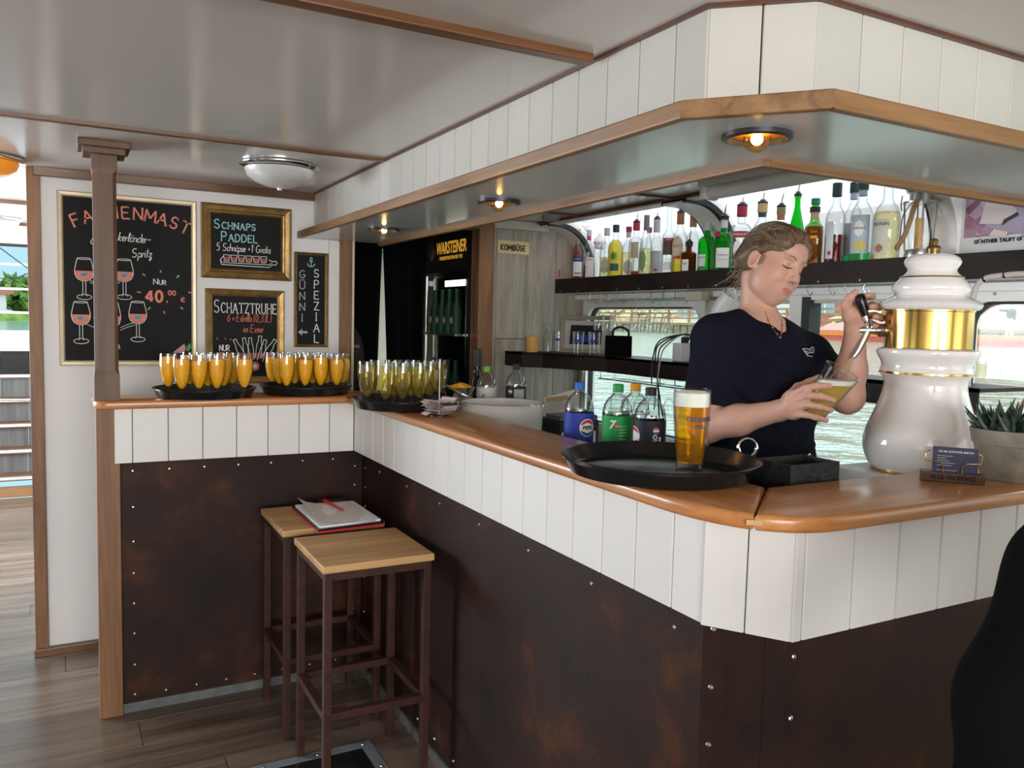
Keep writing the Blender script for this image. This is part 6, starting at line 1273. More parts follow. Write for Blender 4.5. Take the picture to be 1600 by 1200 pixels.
# ================================================================== through the galley doorway
fg = thing('drinks_fridge', 'tall black glass door drinks fridge with gold lettering in the galley', 'fridge', (2.25, 4.5, 0)); FX = 1.935
MB().box(FX+.02, 4.09, .03, 2.55, 4.78, 2.02, ch=.006).build('cabinet', 'black_matte', fg)
MB().box(FX+.004, 4.10, .10, FX+.02, 4.77, 1.78, ch=.003).build('door_frame', 'black_plastic', fg); MB().box(FX, 4.135, .16, FX+.004, 4.60, 1.74).build('door_glass', glassy('fridge_glass', (.75, .8, .8), .8), fg)
MB().box(FX-.03, 4.635, .9, FX-.016, 4.655, 1.76, ch=.003).build('door_handle', 'steel', fg)
for zz in (.95, 1.7): MB().box(FX-.02, 4.638, zz, FX+.006, 4.652, zz+.03).build('handle_mount', 'steel', fg)
MB().box(FX-.002, 4.14, 1.69, FX+.002, 4.42, 1.725).build('light_tube', mat('fridge_light', (1, 1, .9), .5, emit=(1, .93, .72), estr=2.2), fg)
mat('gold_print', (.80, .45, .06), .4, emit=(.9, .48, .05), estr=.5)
tc_ = np.array([FX+.018, 4.40, 1.905]); text_obj('lettering', 'WARSTEINER', .098, 'gold_print', fg, tc_+np.array([0, -.01, .012]), (0, -1, 0), (0, 0, 1), squash=.72, bold=.0015, shear=.12); text_obj('lettering', 'FAMILIENTRADITION SEIT 1753', .03, 'gold_print', fg, tc_+np.array([0, -.01, -.045]), (0, -1, 0), (0, 0, 1), squash=.78)
MB().lathe([(0, 0), (.05, 0), (.05, .004), (0, .006)], 24, tc_+np.array([0, .27, 0]), axis=(-1, 0, 0)).build('emblem', 'old_brass', fg)
for r_, zz in ((0, 1.42), (1, 1.02)):
    for k in range(4):
        yy = 4.19+.1*k; o = MB().lathe([(.028, 0), (.030, .01), (.030, .13), (.012, .19), (.011, .25), (0, .252)], 14, (FX-.030+.0, yy, zz)).build('stored_bottle', label_mat((.008, .045, .022)), fg, smooth=True)
        MB().lathe([(0, 0), (.02, 0), (.02, .002), (0, .003)], 14, (FX-.061, yy, zz+.075), axis=(-1, 0, 0)).build('bottle_badge', label_mat((.45, .38, .28)), o)
    MB().box(FX-.062, 4.135, zz-.012, FX-.001, 4.60, zz).build('rack_bar', 'steel', fg)
# black curtains with a gap
def curtain(label, P_top, P_bot, z0, z1, folds, y):
    o = thing('curtain', label, 'curtain', ((P_top[0]+P_top[1])/2, y, z0)); mb = MB(); n = 40; m = 14; vs = []
    for j in range(m+1):
        t = j/m; a = P_top[0]+(P_bot[0]-P_top[0])*t**.8; b = P_top[1]+(P_bot[1]-P_top[1])*t**.8
        for i in range(n+1): vs.append((a+(b-a)*i/n, y+.02*math.sin(i/n*folds*2*PI)*(.4+.6*t), z1+(z0-z1)*t))
    mb.add(vs, [(j*(n+1)+i, j*(n+1)+i+1, (j+1)*(n+1)+i+1, (j+1)*(n+1)+i) for j in range(m) for i in range(n)]); c = mb.build('cloth', 'black_cloth', o, smooth=True, angle=80); sm = c.modifiers.new('thickness', 'SOLIDIFY'); sm.thickness = .004; return o
yc = 5.0; gx = lambda a, b: ony(a, b, yc)[0]
curtain('left half of the black curtain in the galley doorway', (1.1, gx(598, 395)), (1.1, gx(583, 560)), .05, 2.08, 6, yc)
curtain('right half of the black curtain beside the drinks fridge', (gx(600, 395), 2.5), (gx(618, 560), 2.5), .05, 2.08, 8, yc+.05)
bg2 = thing('black_bag', 'black rounded bag with tan strap hanging inside the doorway', 'bag', (1.32, 4.3, .95)); q = ony(553, 545, 4.3)
MB().ball((q[0]-.03, 4.3, q[2]-.06), (.085, .09, .19), 20, 14).build('bag_body', mat('bag_cloth', (.02, .021, .024), .8, bump=.2), bg2, smooth=True); q2 = ony(552, 541, 4.19); MB().box(q2[0]-.03, 4.17, q2[2]-.008, q2[0]+.03, 4.2, q2[2]+.008, ch=.003).build('tan_tab', mat('tan', (.25, .12, .06), .7), bg2)
MB().tube([(q[0]-.03, 4.3, q[2]+.12), (q[0]-.05, 4.2, 1.78), (1.255, YB+.07, 1.82)], .006, 6).build('strap', 'black_cloth', bg2)
# ================================================================== people: smooth blended bodies, meshed from a distance field
class Field:
    def __init__(s, lo, hi, h):
        s.lo = np.array(lo, float); s.h = h; s.n = np.ceil((np.array(hi)-s.lo)/h).astype(int)+1; s.f = np.full(s.n, .2, np.float32)
    def sub(s, lo, hi):
        a = np.clip(np.floor((lo-s.lo)/s.h).astype(int), 0, s.n); b = np.clip(np.ceil((hi-s.lo)/s.h).astype(int)+1, 0, s.n); sl = tuple(slice(i, j) for i, j in zip(a, b))
        ax = [s.lo[k]+s.h*np.arange(a[k], b[k], dtype=np.float32) for k in range(3)]
        return sl, np.meshgrid(*[x.astype(np.float32) for x in ax], indexing='ij')
    def blend(s, sl, d, k, op):
        a = s.f[sl]
        if op == 'add':
            h = np.clip(.5+.5*(a-d)/k, 0, 1); s.f[sl] = a*(1-h)+d*h-k*h*(1-h)
        else:
            h = np.clip(.5-.5*(a+d)/k, 0, 1); s.f[sl] = a*(1-h)-d*h+k*h*(1-h)
    def cone(s, a, b, ra, rb, k=.012, op='add', plane=None):
        a, b = np.array(a, float), np.array(b, float); m = max(ra, rb)+k*1.6+.012
        sl, (X, Y, Z) = s.sub(np.minimum(a, b)-m, np.maximum(a, b)+m)
        if X.size == 0: return
        ab = b-a; L = ab@ab+1e-12; t = np.clip(((X-a[0])*ab[0]+(Y-a[1])*ab[1]+(Z-a[2])*ab[2])/L, 0, 1)
        d = np.sqrt((X-a[0]-t*ab[0])**2+(Y-a[1]-t*ab[1])**2+(Z-a[2]-t*ab[2])**2)-(ra+(rb-ra)*t)
        if plane is not None: p0, n = plane; d = np.maximum(d, (X-p0[0])*n[0]+(Y-p0[1])*n[1]+(Z-p0[2])*n[2])
        s.blend(sl, d.astype(np.float32), k, op)
    def chain(s, P, R, k=.006):
        for i in range(len(P)-1): s.cone(P[i], P[i+1], R[i], R[i+1], k if i else k*1.5)
    def ell(s, c, r, k=.012, op='add', ax=None):
        c = np.array(c, float); r = np.array(r, float); A = np.eye(3) if ax is None else np.array(ax, float); m = max(r)+k*1.6+.012
        sl, (X, Y, Z) = s.sub(c-m, c+m)
        if X.size == 0: return
        q = [((X-c[0])*A[i][0]+(Y-c[1])*A[i][1]+(Z-c[2])*A[i][2]) for i in range(3)]
        k0 = np.sqrt(sum((q[i]/r[i])**2 for i in range(3)))+1e-9; k1 = np.sqrt(sum((q[i]/r[i]**2)**2 for i in range(3)))+1e-9
        s.blend(sl, (k0*(k0-1)/k1).astype(np.float32), k, op)
    def mesh(s):
        """surface nets"""
        f = s.f; ins = f < 0; c = np.zeros(s.n-1, np.int8)
        for i in (0, 1):
            for j in (0, 1):
                for k in (0, 1): c += ins[i:s.n[0]-1+i, j:s.n[1]-1+j, k:s.n[2]-1+k]
        cells = np.argwhere((c > 0) & (c < 8)); idx = np.full(s.n-1, -1, np.int32); idx[tuple(cells.T)] = np.arange(len(cells))
        P = np.zeros((len(cells), 3)); W = np.zeros(len(cells)); corner = [(i, j, k) for i in (0, 1) for j in (0, 1) for k in (0, 1)]
        val = {q: f[cells[:, 0]+q[0], cells[:, 1]+q[1], cells[:, 2]+q[2]] for q in corner}
        for a in corner:
            for ax in range(3):
                if a[ax] == 0:
                    b = list(a); b[ax] = 1; b = tuple(b); va, vb = val[a], val[b]; m = (va < 0) != (vb < 0); t = np.where(m, va/(va-vb+1e-12), 0); q = np.tile(np.array(a, float), (len(cells), 1)); q[:, ax] = t; P[m] += q[m]; W[m] += 1
        V = s.lo+(cells+P/W[:, None])*s.h; faces = []
        for ax in range(3):
            o1, o2 = [(1, 2), (2, 0), (0, 1)][ax]; A = ins; sl0 = [slice(None)]*3; sl1 = [slice(None)]*3; sl0[ax] = slice(0, -1); sl1[ax] = slice(1, None)
            e = A[tuple(sl0)] != A[tuple(sl1)]; E_ = np.argwhere(e); ok = (E_[:, o1] > 0) & (E_[:, o2] > 0) & (E_[:, o1] < s.n[o1]-1) & (E_[:, o2] < s.n[o2]-1); E_ = E_[ok]
            def I(d1, d2): q = E_.copy(); q[:, o1] += d1; q[:, o2] += d2; return idx[q[:, 0], q[:, 1], q[:, 2]]
            F = np.stack([I(-1, -1), I(0, -1), I(0, 0), I(-1, 0)], 1); inside = A[E_[:, 0], E_[:, 1], E_[:, 2]]; F[~inside] = F[~inside][:, ::-1]; faces.append(F)
        return V, np.concatenate(faces)
def field_obj(F, name, m, parent, colour=None, smooth_it=2):
    V, Q = F.mesh(); Q = Q[(Q >= 0).all(1)]
    for _ in range(smooth_it):                                # light relaxing
        S = np.zeros_like(V); n = np.zeros(len(V))
        for a in range(4): np.add.at(S, Q[:, a], V[Q[:, (a+1) % 4]]+V[Q[:, (a+3) % 4]]); np.add.at(n, Q[:, a], 2)
        V = V*.5+.5*S/np.maximum(n, 1)[:, None]
    me = bpy.data.meshes.new(name); og = worg(parent); me.vertices.add(len(V)); me.vertices.foreach_set('co', (V-og).astype(np.float32).ravel())
    me.loops.add(Q.size); me.loops.foreach_set('vertex_index', Q.astype(np.int32).ravel()); me.polygons.add(len(Q)); me.polygons.foreach_set('loop_start', np.arange(0, Q.size, 4, dtype=np.int32))
    me.update(calc_edges=True); me.polygons.foreach_set('use_smooth', [True]*len(Q)); me.materials.append(MATS[m])
    if colour is not None:
        ca = me.color_attributes.new('tone', 'FLOAT_COLOR', 'POINT'); C = np.ones((len(V), 4), np.float32); C[:, :3] = colour(V); ca.data.foreach_set('color', C.ravel())
    me.validate(); o = bpy.data.objects.new(name, me); COL.objects.link(o); o.parent = parent; return o, V, Q
from mathutils.bvhtree import BVHTree
def skin_mat():
    m, nt, b = nmat('skin'); N, L = nt.nodes, nt.links; a = N.new('ShaderNodeVertexColor'); a.layer_name = 'tone'
    L.new(a.outputs[0], b.inputs['Base Color']); b.inputs['Roughness'].default_value = .48; b.inputs['Subsurface Weight'].default_value = .12; b.inputs['Subsurface Radius'].default_value = (.010, .004, .002); b.inputs['Subsurface Scale'].default_value = 1.0
    MATS['skin'] = m
skin_mat(); mat('navy_cotton', (.0070, .0082, .0165), .9, spec=.15, bump=.15, bscale=25); mat('hair_blond', (.135, .088, .052), .5, noise=.35, nscale=60); mat('hair_light', (.27, .19, .12), .5); mat('denim', (.035, .05, .10), .85, noise=.3, nscale=40)
mat('hair_dark', (.070, .043, .026), .5); mat('lash', (.03, .018, .012), .6); mat('brow', (.26, .155, .10), .8); mat('nail', (.62, .34, .28), .3)

pe = thing('person', 'woman in navy shirt pulling beer behind the bar, blond hair tied back', 'person', (1.70, 1.66, 0))
# --- head frame
HO = np.array(at(1207.5, 411.5, 2.25)); HS = .875
def head_axes(y, p, r):
    L, Fw, U = np.array([1., 0, 0]), np.array([0, -1., 0]), np.array([0, 0, 1.]); c, s = math.cos(y), math.sin(y); Rz = np.array([[c, -s, 0], [s, c, 0], [0, 0, 1]]); L, Fw, U = Rz@L, Rz@Fw, Rz@U
    Fw, U = math.cos(p)*Fw-math.sin(p)*U, math.sin(p)*Fw+math.cos(p)*U; L, U = math.cos(r)*L+math.sin(r)*U, -math.sin(r)*L+math.cos(r)*U; return L, Fw, U
HL, HF, HU = head_axes(*np.radians([4, 14, -13])); HA = [HL, HF, HU]
def hp(a, b, c): return HO+HS*(a*HL+b*HF+c*HU)
RS, RE, RW = np.array([1.537, 1.682, 1.462]), np.array(at(1101, 668, 2.20)), np.array(at(1220, 641, 2.065))
LS, LE, LW = np.array([1.865, 1.652, 1.420]), np.array(at(1324, 621, 2.17)), np.array(at(1337, 517, 2.105))
NB = np.array([1.694, 1.685, 1.50])
B_ = Field((1.40, 1.29, .98), (2.02, 1.86, 1.81), .0022)
E = lambda a, b, c, r, k=.012, op='add': B_.ell(hp(a, b, c), np.array(r)*HS, k, op, HA)
# skull and face
E(0, -.014, .036, (.073, .094, .084)); E(0, .030, -.030, (.060, .062, .080), .03); E(0, .050, -.092, (.036, .034, .034), .03)
for s in (-1, 1):
    E(s*.040, .040, -.036, (.030, .040, .034), .03); E(s*.041, .019, -.070, (.022, .036, .032), .03)
E(0, .066, .045, (.050, .026, .036), .03)
for s in (-1, 1): E(s*.033, .104, .009, (.022, .020, .013), .018, 'sub')
for s in (-1, 1):
    E(s*.032, .070, .006, (.0155, .0150, .0125), .006); E(s*.034, .079, .0260, (.022, .008, .0055), .010)
B_.cone(hp(0, .086, .014), hp(0, .103, -.026), .0075*HS, .0105*HS, .014); E(0, .106, -.033, (.0115, .0105, .0095), .008)
for s in (-1, 1): E(s*.0125, .093, -.037, (.0075, .0095, .0075), .006)
for s in (-1, 1): E(s*.007, .102, -.044, (.0035, .005, .003), .003, 'sub')
E(0, .074, -.072, (.032, .016, .022), .016)
E(0, .0880, -.0660, (.0205, .0058, .0042), .005); E(0, .0870, -.0755, (.0170, .0068, .0052), .005); E(0, .098, -.0708, (.024, .0085, .0012), .003, 'sub')
E(0, .098, -.0885, (.018, .008, .004), .008, 'sub')
for s in (-1, 1):                                             # ears
    E(s*.073, -.016, -.008, (.009, .021, .032), .006); E(s*.079, -.013, -.006, (.006, .012, .020), .006, 'sub'); E(s*.073, -.004, -.030, (.007, .009, .010), .006)
# neck, torso under the shirt, arms
B_.cone(hp(0, -.036, -.055), NB+[0, 0, .0], .045, .050, .012); B_.cone(NB, NB+[0, -.02, -.09], .055, .09, .03)
for S in (RS, LS): B_.cone(NB-[0, 0, .01], S, .045, .050, .04)
B_.ell((1.703, 1.668, 1.335), (.155, .105, .18), .04); B_.ell((1.70, 1.655, 1.11), (.145, .115, .17), .05)
B_.cone(RS, RE, .046, .041, .02); B_.cone(RE, RE+(RW-RE)*.45, .041, .040, .02); B_.cone(RE+(RW-RE)*.45, RW, .039, .0255, .02)
B_.cone(LS, LE, .046, .041, .02); B_.cone(LE, LE+(LW-LE)*.42, .041, .039, .02); B_.cone(LE+(LW-LE)*.42, LW, .038, .0255, .02)
# her right hand around the tilted glass
q = lambda *a: np.array(at(*a))
B_.cone(RW, q(1240, 633, 2.03), .0245, .026, .015); B_.cone(q(1238, 620, 2.028), q(1241, 645, 2.028), .020, .018, .016)
FR = [[(1244, 614, 2.012), (1258, 607, 1.988), (1276, 603, 1.976), (1296, 603, 1.985)], [(1247, 625, 2.008), (1262, 618, 1.982), (1281, 619, 1.972), (1302, 625, 1.983)], [(1247, 637, 2.008), (1262, 632, 1.984), (1280, 635, 1.976), (1298, 641, 1.988)], [(1246, 648, 2.012), (1259, 648, 1.992), (1275, 652, 1.984), (1291, 657, 1.994)]]
for k, Fp in enumerate(FR): r0 = (.0098, .0100, .0096, .0086)[k]; B_.chain([q(*a) for a in Fp], [r0, r0*.95, r0*.88, r0*.74], .004)
B_.chain([q(1232, 622, 2.045), q(1247, 606, 2.062), q(1264, 598, 2.072), q(1280, 590, 2.068)], [.015, .0125, .0105, .0085], .006)
# her left hand on the tap handle
B_.cone(LW, q(1335, 497, 2.118), .0245, .027, .015); B_.cone(q(1331, 488, 2.12), q(1344, 500, 2.126), .021, .020, .016)
FL = [[(1334, 476, 2.122), (1351, 464, 2.122), (1363, 463, 2.100), (1356, 461, 2.066)], [(1341, 484, 2.126), (1363, 477, 2.122), (1374, 480, 2.095), (1363, 479, 2.064)], [(1344, 494, 2.127), (1367, 493, 2.122), (1378, 497, 2.096), (1368, 495, 2.066)], [(1344, 503, 2.126), (1364, 507, 2.120), (1374, 511, 2.098), (1366, 509, 2.074)]]
for k, Fp in enumerate(FL): r0 = (.0098, .0100, .0096, .0086)[k]; B_.chain([q(*a) for a in Fp], [r0, r0*.95, r0*.9, r0*.78], .004)
B_.chain([q(1326, 494, 2.115), q(1322, 478, 2.104), q(1327, 466, 2.092), q(1336, 457, 2.082)], [.014, .012, .0105, .0085], .006)
def skin_colour(V):
    C = np.tile(np.array([.60, .345, .265]), (len(V), 1)); D = V-HO; a, b, c = D@HL/HS, D@HF/HS, D@HU/HS
    def mix(w, col): nonlocal C; C = C*(1-w[:, None])+np.array(col)*w[:, None]
    g = lambda p, r: np.exp(-(((a-p[0])/r[0])**2+((b-p[1])/r[1])**2+((c-p[2])/r[2])**2))
    for s in (-1, 1): mix(.45*g((s*.042, .06, -.035), (.028, .05, .026)), (.62, .24, .19)); mix(.5*g((s*.075, -.015, -.01), (.02, .03, .04)), (.60, .25, .19)); mix(.35*g((s*.033, .085, .006), (.018, .02, .010)), (.50, .26, .21))
    mix(.4*g((0, .108, -.034), (.014, .02, .014)), (.62, .26, .20))
    lip = (np.abs(a) < .0230*np.sqrt(np.clip(1-((c+.0708)/.0088)**2, 0, 1))) & (b > .078); mix(lip*.8, (.52, .17, .15))
    hand = np.clip((np.minimum(np.linalg.norm(V-q(1285, 630, 1.99), axis=1), np.linalg.norm(V-q(1360, 485, 2.08), axis=1))), 0, 1); mix(.30*np.exp(-(hand/.05)**2), (.58, .25, .19))
    return np.clip(C, 0, 1).astype(np.float32)
body, BV, BQ = field_obj(B_, 'body', 'skin', pe, skin_colour, 1); del B_
bvh_b = BVHTree.FromPolygons([tuple(v) for v in BV], [tuple(int(i) for i in f) for f in BQ])
def stick(bvh, p, d, off=.0006):
    """point where a ray from p along d meets the surface"""
    h = bvh.ray_cast(Vector(p), Vector(d)); return None if h[0] is None else np.array(h[0])-np.array(d)*off
def face_line(P, r, m, name):
    pts_ = [stick(bvh_b, HO+HS*(a*HL+.2*HF+c*HU), -HF, .0005) for a, c in P]; pts_ = [p for p in pts_ if p is not None]
    if len(pts_) > 2: n = len(pts_); MB().tube(pts_, [r*(.45+.55*math.sin(PI*min(max(i/(n-1), .08), .92))) for i in range(n)], 6).build(name, m, pe, smooth=True)
for s in (-1, 1):
    face_line([(s*(.015+.034*t), -.0010-.0045*math.sin(PI*t)-.001*t) for t in np.linspace(0, 1, 14)], .0020, 'lash', 'eyelashes')
    face_line([(s*(.014+.036*t), .0245+.0085*math.sin(PI*t*.8)-.003*t) for t in np.linspace(0, 1, 12)], .0018, 'brow', 'eyebrow')
# --- hair
H_ = Field(HO-.19, HO+.19, .0026)
Eh = lambda a, b, c, r, k=.012, op='add': H_.ell(hp(a, b, c), np.array(r)*HS, k, op, HA)
Eh(0, -.020, .043, (.0805, .100, .0865)); Eh(0, -.052, .0, (.068, .066, .07), .03)
Eh(0, -.112, -.002, (.040, .036, .040), .015); Eh(.022, -.105, .020, (.026, .026, .026), .012); Eh(-.02, -.108, -.022, (.028, .026, .026), .012)
for s in (-1, 1): H_.cone(hp(s*.056, .048, .058), hp(s*.070, .002, .022), .016*HS, .020*HS, .012); H_.cone(hp(s*.072, -.01, .026), hp(s*.055, -.075, -.012), .016*HS, .018*HS, .012)
Eh(0, .040, .086, (.060, .044, .034), .02)
for s in (-1, 1): Eh(s*.046, .040, .062, (.032, .042, .034), .015)
Eh(.004, .126, .006, (.060, .062, .080), .008, 'sub'); Eh(0, .075, -.085, (.11, .075, .085), .012, 'sub')
for s in (-1, 1): Eh(s*.088, -.012, -.014, (.026, .024, .034), .008, 'sub'); Eh(s*.07, .045, -.02, (.04, .045, .05), .01, 'sub')
Eh(0, -.03, -.115, (.09, .09, .06), .015, 'sub')
hair, HV, HQ = field_obj(H_, 'hair', 'hair_blond', pe, None, 1); del H_
bvh_h = BVHTree.FromPolygons([tuple(v) for v in HV], [tuple(int(i) for i in f) for f in HQ])
hr_ = np.random.RandomState(11); bun = hp(0, -.098, .004)
mbs = [MB(), MB(), MB()]
for k in range(230):
    s = hr_.uniform(-1, 1); th = s*1.35; st = hp(.070*math.sin(th), .086*math.cos(th)**.7*1.0, .066-.046*abs(math.sin(th))**1.5+.012*math.cos(th)) ; P = []
    rise = hr_.uniform(.3, 1.0)
    for t in np.linspace(0, 1, 12):
        p = st*(1-t)+bun*t+HU*HS*(.075*math.sin(PI*t)*rise)+HL*HS*(.045*math.sin(PI*t)*math.sin(th)); n = bvh_h.find_nearest(Vector(p))
        if n[0] is None: continue
        v = np.array(n[0]); d = v-(HO+HS*(.02*HU-.02*HF)); P.append(v+d/np.linalg.norm(d)*hr_.uniform(.0, .0014))
    if len(P) > 5: mbs[k % 3].tube(P, [.0006]+[hr_.uniform(.0010, .0018)]*(len(P)-2)+[.0006], 4)
for k in range(70):                                           # bun and nape wisps
    a = hr_.uniform(0, 2*PI); c0 = hp(0, -.108, .0); P = [c0+HS*(HL*.044*math.cos(a+t)+HU*.042*math.sin(a+t)*.9-HF*(.01+.02*math.sin(2*t+a))) for t in np.linspace(0, 2.2, 9)]; P2 = []
    for p in P: n = bvh_h.find_nearest(Vector(p)); v = np.array(n[0]); P2.append(v*.8+p*.2)
    mbs[k % 3].tube(P2, .0013, 4)
for mb_, m in zip(mbs, ('hair_blond', 'hair_dark', 'hair_light')): tag(mb_.build('hair_strands', m, pe, smooth=True), kind='stuff')
mb_ = MB()
for k in range(120):
    st = hp(hr_.uniform(-.055, .04), -.075+hr_.uniform(-.03, .02), hr_.uniform(-.075, -.01)); d = np.array([hr_.uniform(-.6, .1), hr_.uniform(.0, .9), hr_.uniform(-1, .1)]); L = hr_.uniform(.02, .075); c = hr_.randn(3)*.25
    mb_.tube([st, st+d*L*.4, st+d*L*.75+c*L*.3, st+d*L+c*L*.6], [.0006, .0006, .0005, .0003], 4)
for k in range(10):
    st = hp(-.070, .012+hr_.uniform(-.01, .012), .012); mb_.tube(curvep([st, st+HS*(-.003*HL+.004*HF-.03*HU), st+HS*(.004*HL-.002*HF-.055*HU)+hr_.randn(3)*.003], 3), .0007, 4)
tag(mb_.build('loose_hair', 'hair_light', pe, smooth=True), kind='stuff')
# --- shirt
S_F = Field((1.40, 1.42, .98), (2.02, 1.87, 1.60), .0035)
S_F.ell((1.703, 1.668, 1.335), (.172, .120, .20), .03)
for s in (-1, 1): S_F.ell((1.706+s*.066, 1.583, 1.315), (.074, .064, .074), .05)
S_F.ell((1.70, 1.655, 1.10), (.168, .132, .20), .06); S_F.ell((1.70, 1.655, 1.02), (.172, .138, .10), .05)
S_F.cone(NB+[-.042, .012, .004], RS+[0, 0, .008], .050, .060, .03); S_F.cone(NB+[.042, .012, -.002], LS+[0, 0, .004], .046, .056, .03)
def sleeve(S, Eb, t, r0, r1):
    d = (Eb-S)/np.linalg.norm(Eb-S); p0 = S+(Eb-S)*t; S_F.cone(S, Eb, r0, r1, .03, plane=(p0, d))
sleeve(RS, RE, .74, .062, .068); sleeve(LS, LE, .70, .058, .062)
# folds: ridges laid on the smooth shirt
V0, Q0 = S_F.mesh(); Q0 = Q0[(Q0 >= 0).all(1)]; bv0 = BVHTree.FromPolygons([tuple(v) for v in V0], [tuple(int(i) for i in f) for f in Q0])
for P, r_ in ((((1150, 530), (1180, 560), (1215, 590), (1240, 600)), .011), (((1165, 520), (1200, 548), (1235, 570)), .008), (((1128, 565), (1150, 600), (1190, 628)), .010), (((1285, 565), (1265, 590), (1240, 612)), .009), (((1145, 650), (1180, 680), (1225, 700)), .010), (((1140, 690), (1190, 715), (1240, 722)), .011),
              (((1265, 640), (1240, 670), (1225, 705)), .009), (((1275, 690), (1250, 715), (1215, 735)), .010), (((1125, 715), (1165, 735), (1215, 742)), .009), (((1084, 560), (1092, 590), (1090, 612)), .008), (((1112, 560), (1116, 590), (1122, 612)), .008), (((1200, 640), (1215, 665), (1222, 690)), .007)):
    L_ = []
    for a in curvep([(x, y) for x, y in P], 4):
        d = ray(*a); d = d/np.linalg.norm(d); h = bv0.ray_cast(Vector(C0), Vector(d))
        if h[0] is not None: L_.append(np.array(h[0])+d*(r_*.45))
    for a, b, t in zip(L_, L_[1:], np.linspace(0, 1, len(L_))): w_ = .45+.55*math.sin(PI*min(max(t, .1), .9)); S_F.cone(a, b, r_*w_, r_*w_, .012)
S_F.ell(NB+np.array([0, -.014, .045]), (.062, .068, .052), .008, 'sub'); S_F.cone(NB+[.004, -.055, .03], NB+[.008, -.082, .010], .040, .022, .012, 'sub')
S_F.f[:, :, :int((1.015-.98)/.0035)] = np.maximum(S_F.f[:, :, :int((1.015-.98)/.0035)], .001)
shirt, SV, SQ = field_obj(S_F, 'shirt', 'navy_cotton', pe, None, 2); del S_F
bvh_s = BVHTree.FromPolygons([tuple(v) for v in SV], [tuple(int(i) for i in f) for f in SQ])
def on_cloth(x, y, off=.0015, bvh=None):
    d = ray(x, y); d = d/np.linalg.norm(d); h = (bvh or bvh_s).ray_cast(Vector(C0), Vector(d)); return np.array(h[0])-d*off if h[0] is not None else None
def cloth_line(P, r, m, name):
    pts_ = [p for p in (on_cloth(*a) for a in P) if p is not None]
    if len(pts_) > 1: MB().tube(pts_, r, 6).build(name, m, pe)
em = [[(1254, 545), (1258, 550), (1262, 556), (1269, 557)], [(1254, 545), (1260, 545), (1264, 546), (1266, 550), (1262, 553), (1257, 550)], [(1264, 546), (1270, 542), (1272, 546), (1271, 551), (1266, 551)], [(1258, 548), (1262, 550)], [(1268, 545), (1269, 549)]]
for P in em: cloth_line(P, .0010, 'white_plastic', 'shirt_emblem')
mat('rose_gold', (.75, .45, .33), .25, .9)
def chest(x, y): 
    a, b = on_cloth(x, y, .002), on_cloth(x, y, .002, bvh_b); a = a if a is not None else b; b = b if b is not None else a; return a if np.linalg.norm(a-C0) < np.linalg.norm(b-C0) else b
nk = [chest(x, y) for x, y in ((1196, 486), (1200, 500), (1207, 512), (1214, 522), (1219, 528), (1221, 520), (1222, 508), (1221, 498))]; MB().tube(curvep(nk, 4), .0009, 5).build('necklace', 'rose_gold', pe, smooth=True)
for p in (nk[1], nk[2], nk[3], nk[4], nk[5], nk[6]): MB().ball(p, .0032, 8, 6).build('necklace_bead', 'rose_gold', pe)
# nails
for (x, y, d) in ((1297, 603, 1.979), (1303, 626, 1.977), (1299, 642, 1.982), (1292, 658, 1.989), (1357, 460, 2.060), (1364, 478, 2.058), (1369, 494, 2.060), (1337, 456, 2.075)):
    h = on_cloth(x-2, y, .0002, bvh_b)
    if h is not None and abs((h-C0)@CF-d) < .05: MB().ball(h, (.0042, .0035, .0038), 8, 6).build('fingernail', 'nail', pe, smooth=True)
# trousers and shoes
T_ = Field((1.45, 1.45, 0), (1.95, 1.88, 1.10), .006)
T_.ell((1.70, 1.66, .97), (.165, .128, .13), .03)
for s in (-1, 1): T_.cone((1.70+s*.085, 1.66, .90), (1.70+s*.09, 1.645, .50), .088, .060, .03); T_.cone((1.70+s*.09, 1.645, .50), (1.70+s*.095, 1.665, .09), .060, .046, .03)
field_obj(T_, 'trousers', 'denim', pe, None, 1); del T_
for s in (-1, 1): MB().ball((1.70+s*.095, 1.61, .045), (.045, .125, .045), 16, 10).build('shoe', 'black_plastic', pe, smooth=True)

# --- beer glass being filled
ga, gb = np.array(at(1264, 654, 2.055)), np.array(at(1317, 579, 2.005)); gax = gb-ga; GH = np.linalg.norm(gax); gax /= GH
glassy('rim_glass', (.9, .9, .88), 2.0, .05, 1.5, edge=.5)
tg = thing('tilted_beer_glass', 'tilted glass of cloudy beer held under the tap', 'beer glass', tuple(ga))
gw = lambda t: .0275+.0175*t**.85
MB().lathe([(gw(0)*.95, 0)]+[(gw(t), GH*t) for t in (.02, .2, .4, .6, .8, 1)]+[(gw(t)-.002, GH*t) for t in (1, .8, .6, .4, .2, .06)]+[(0, .055*GH)], 32, ga, axis=gax).build('glass', 'glass', tg, smooth=True); MB().tube([ga+gax*GH+(np.cross(gax, CF)*math.cos(a)+np.cross(gax, np.cross(gax, CF))*math.sin(a))*(gw(1)-.001)/np.linalg.norm(np.cross(gax, CF)) for a in np.linspace(0, 2*PI, 41)[:-1]], .0013, 6, closed=True).build('rim', 'rim_glass', tg, smooth=True)
zl = at(1310, 594, 2.02)[2]                                   # beer surface is level, so the liquid is cut by a horizontal plane
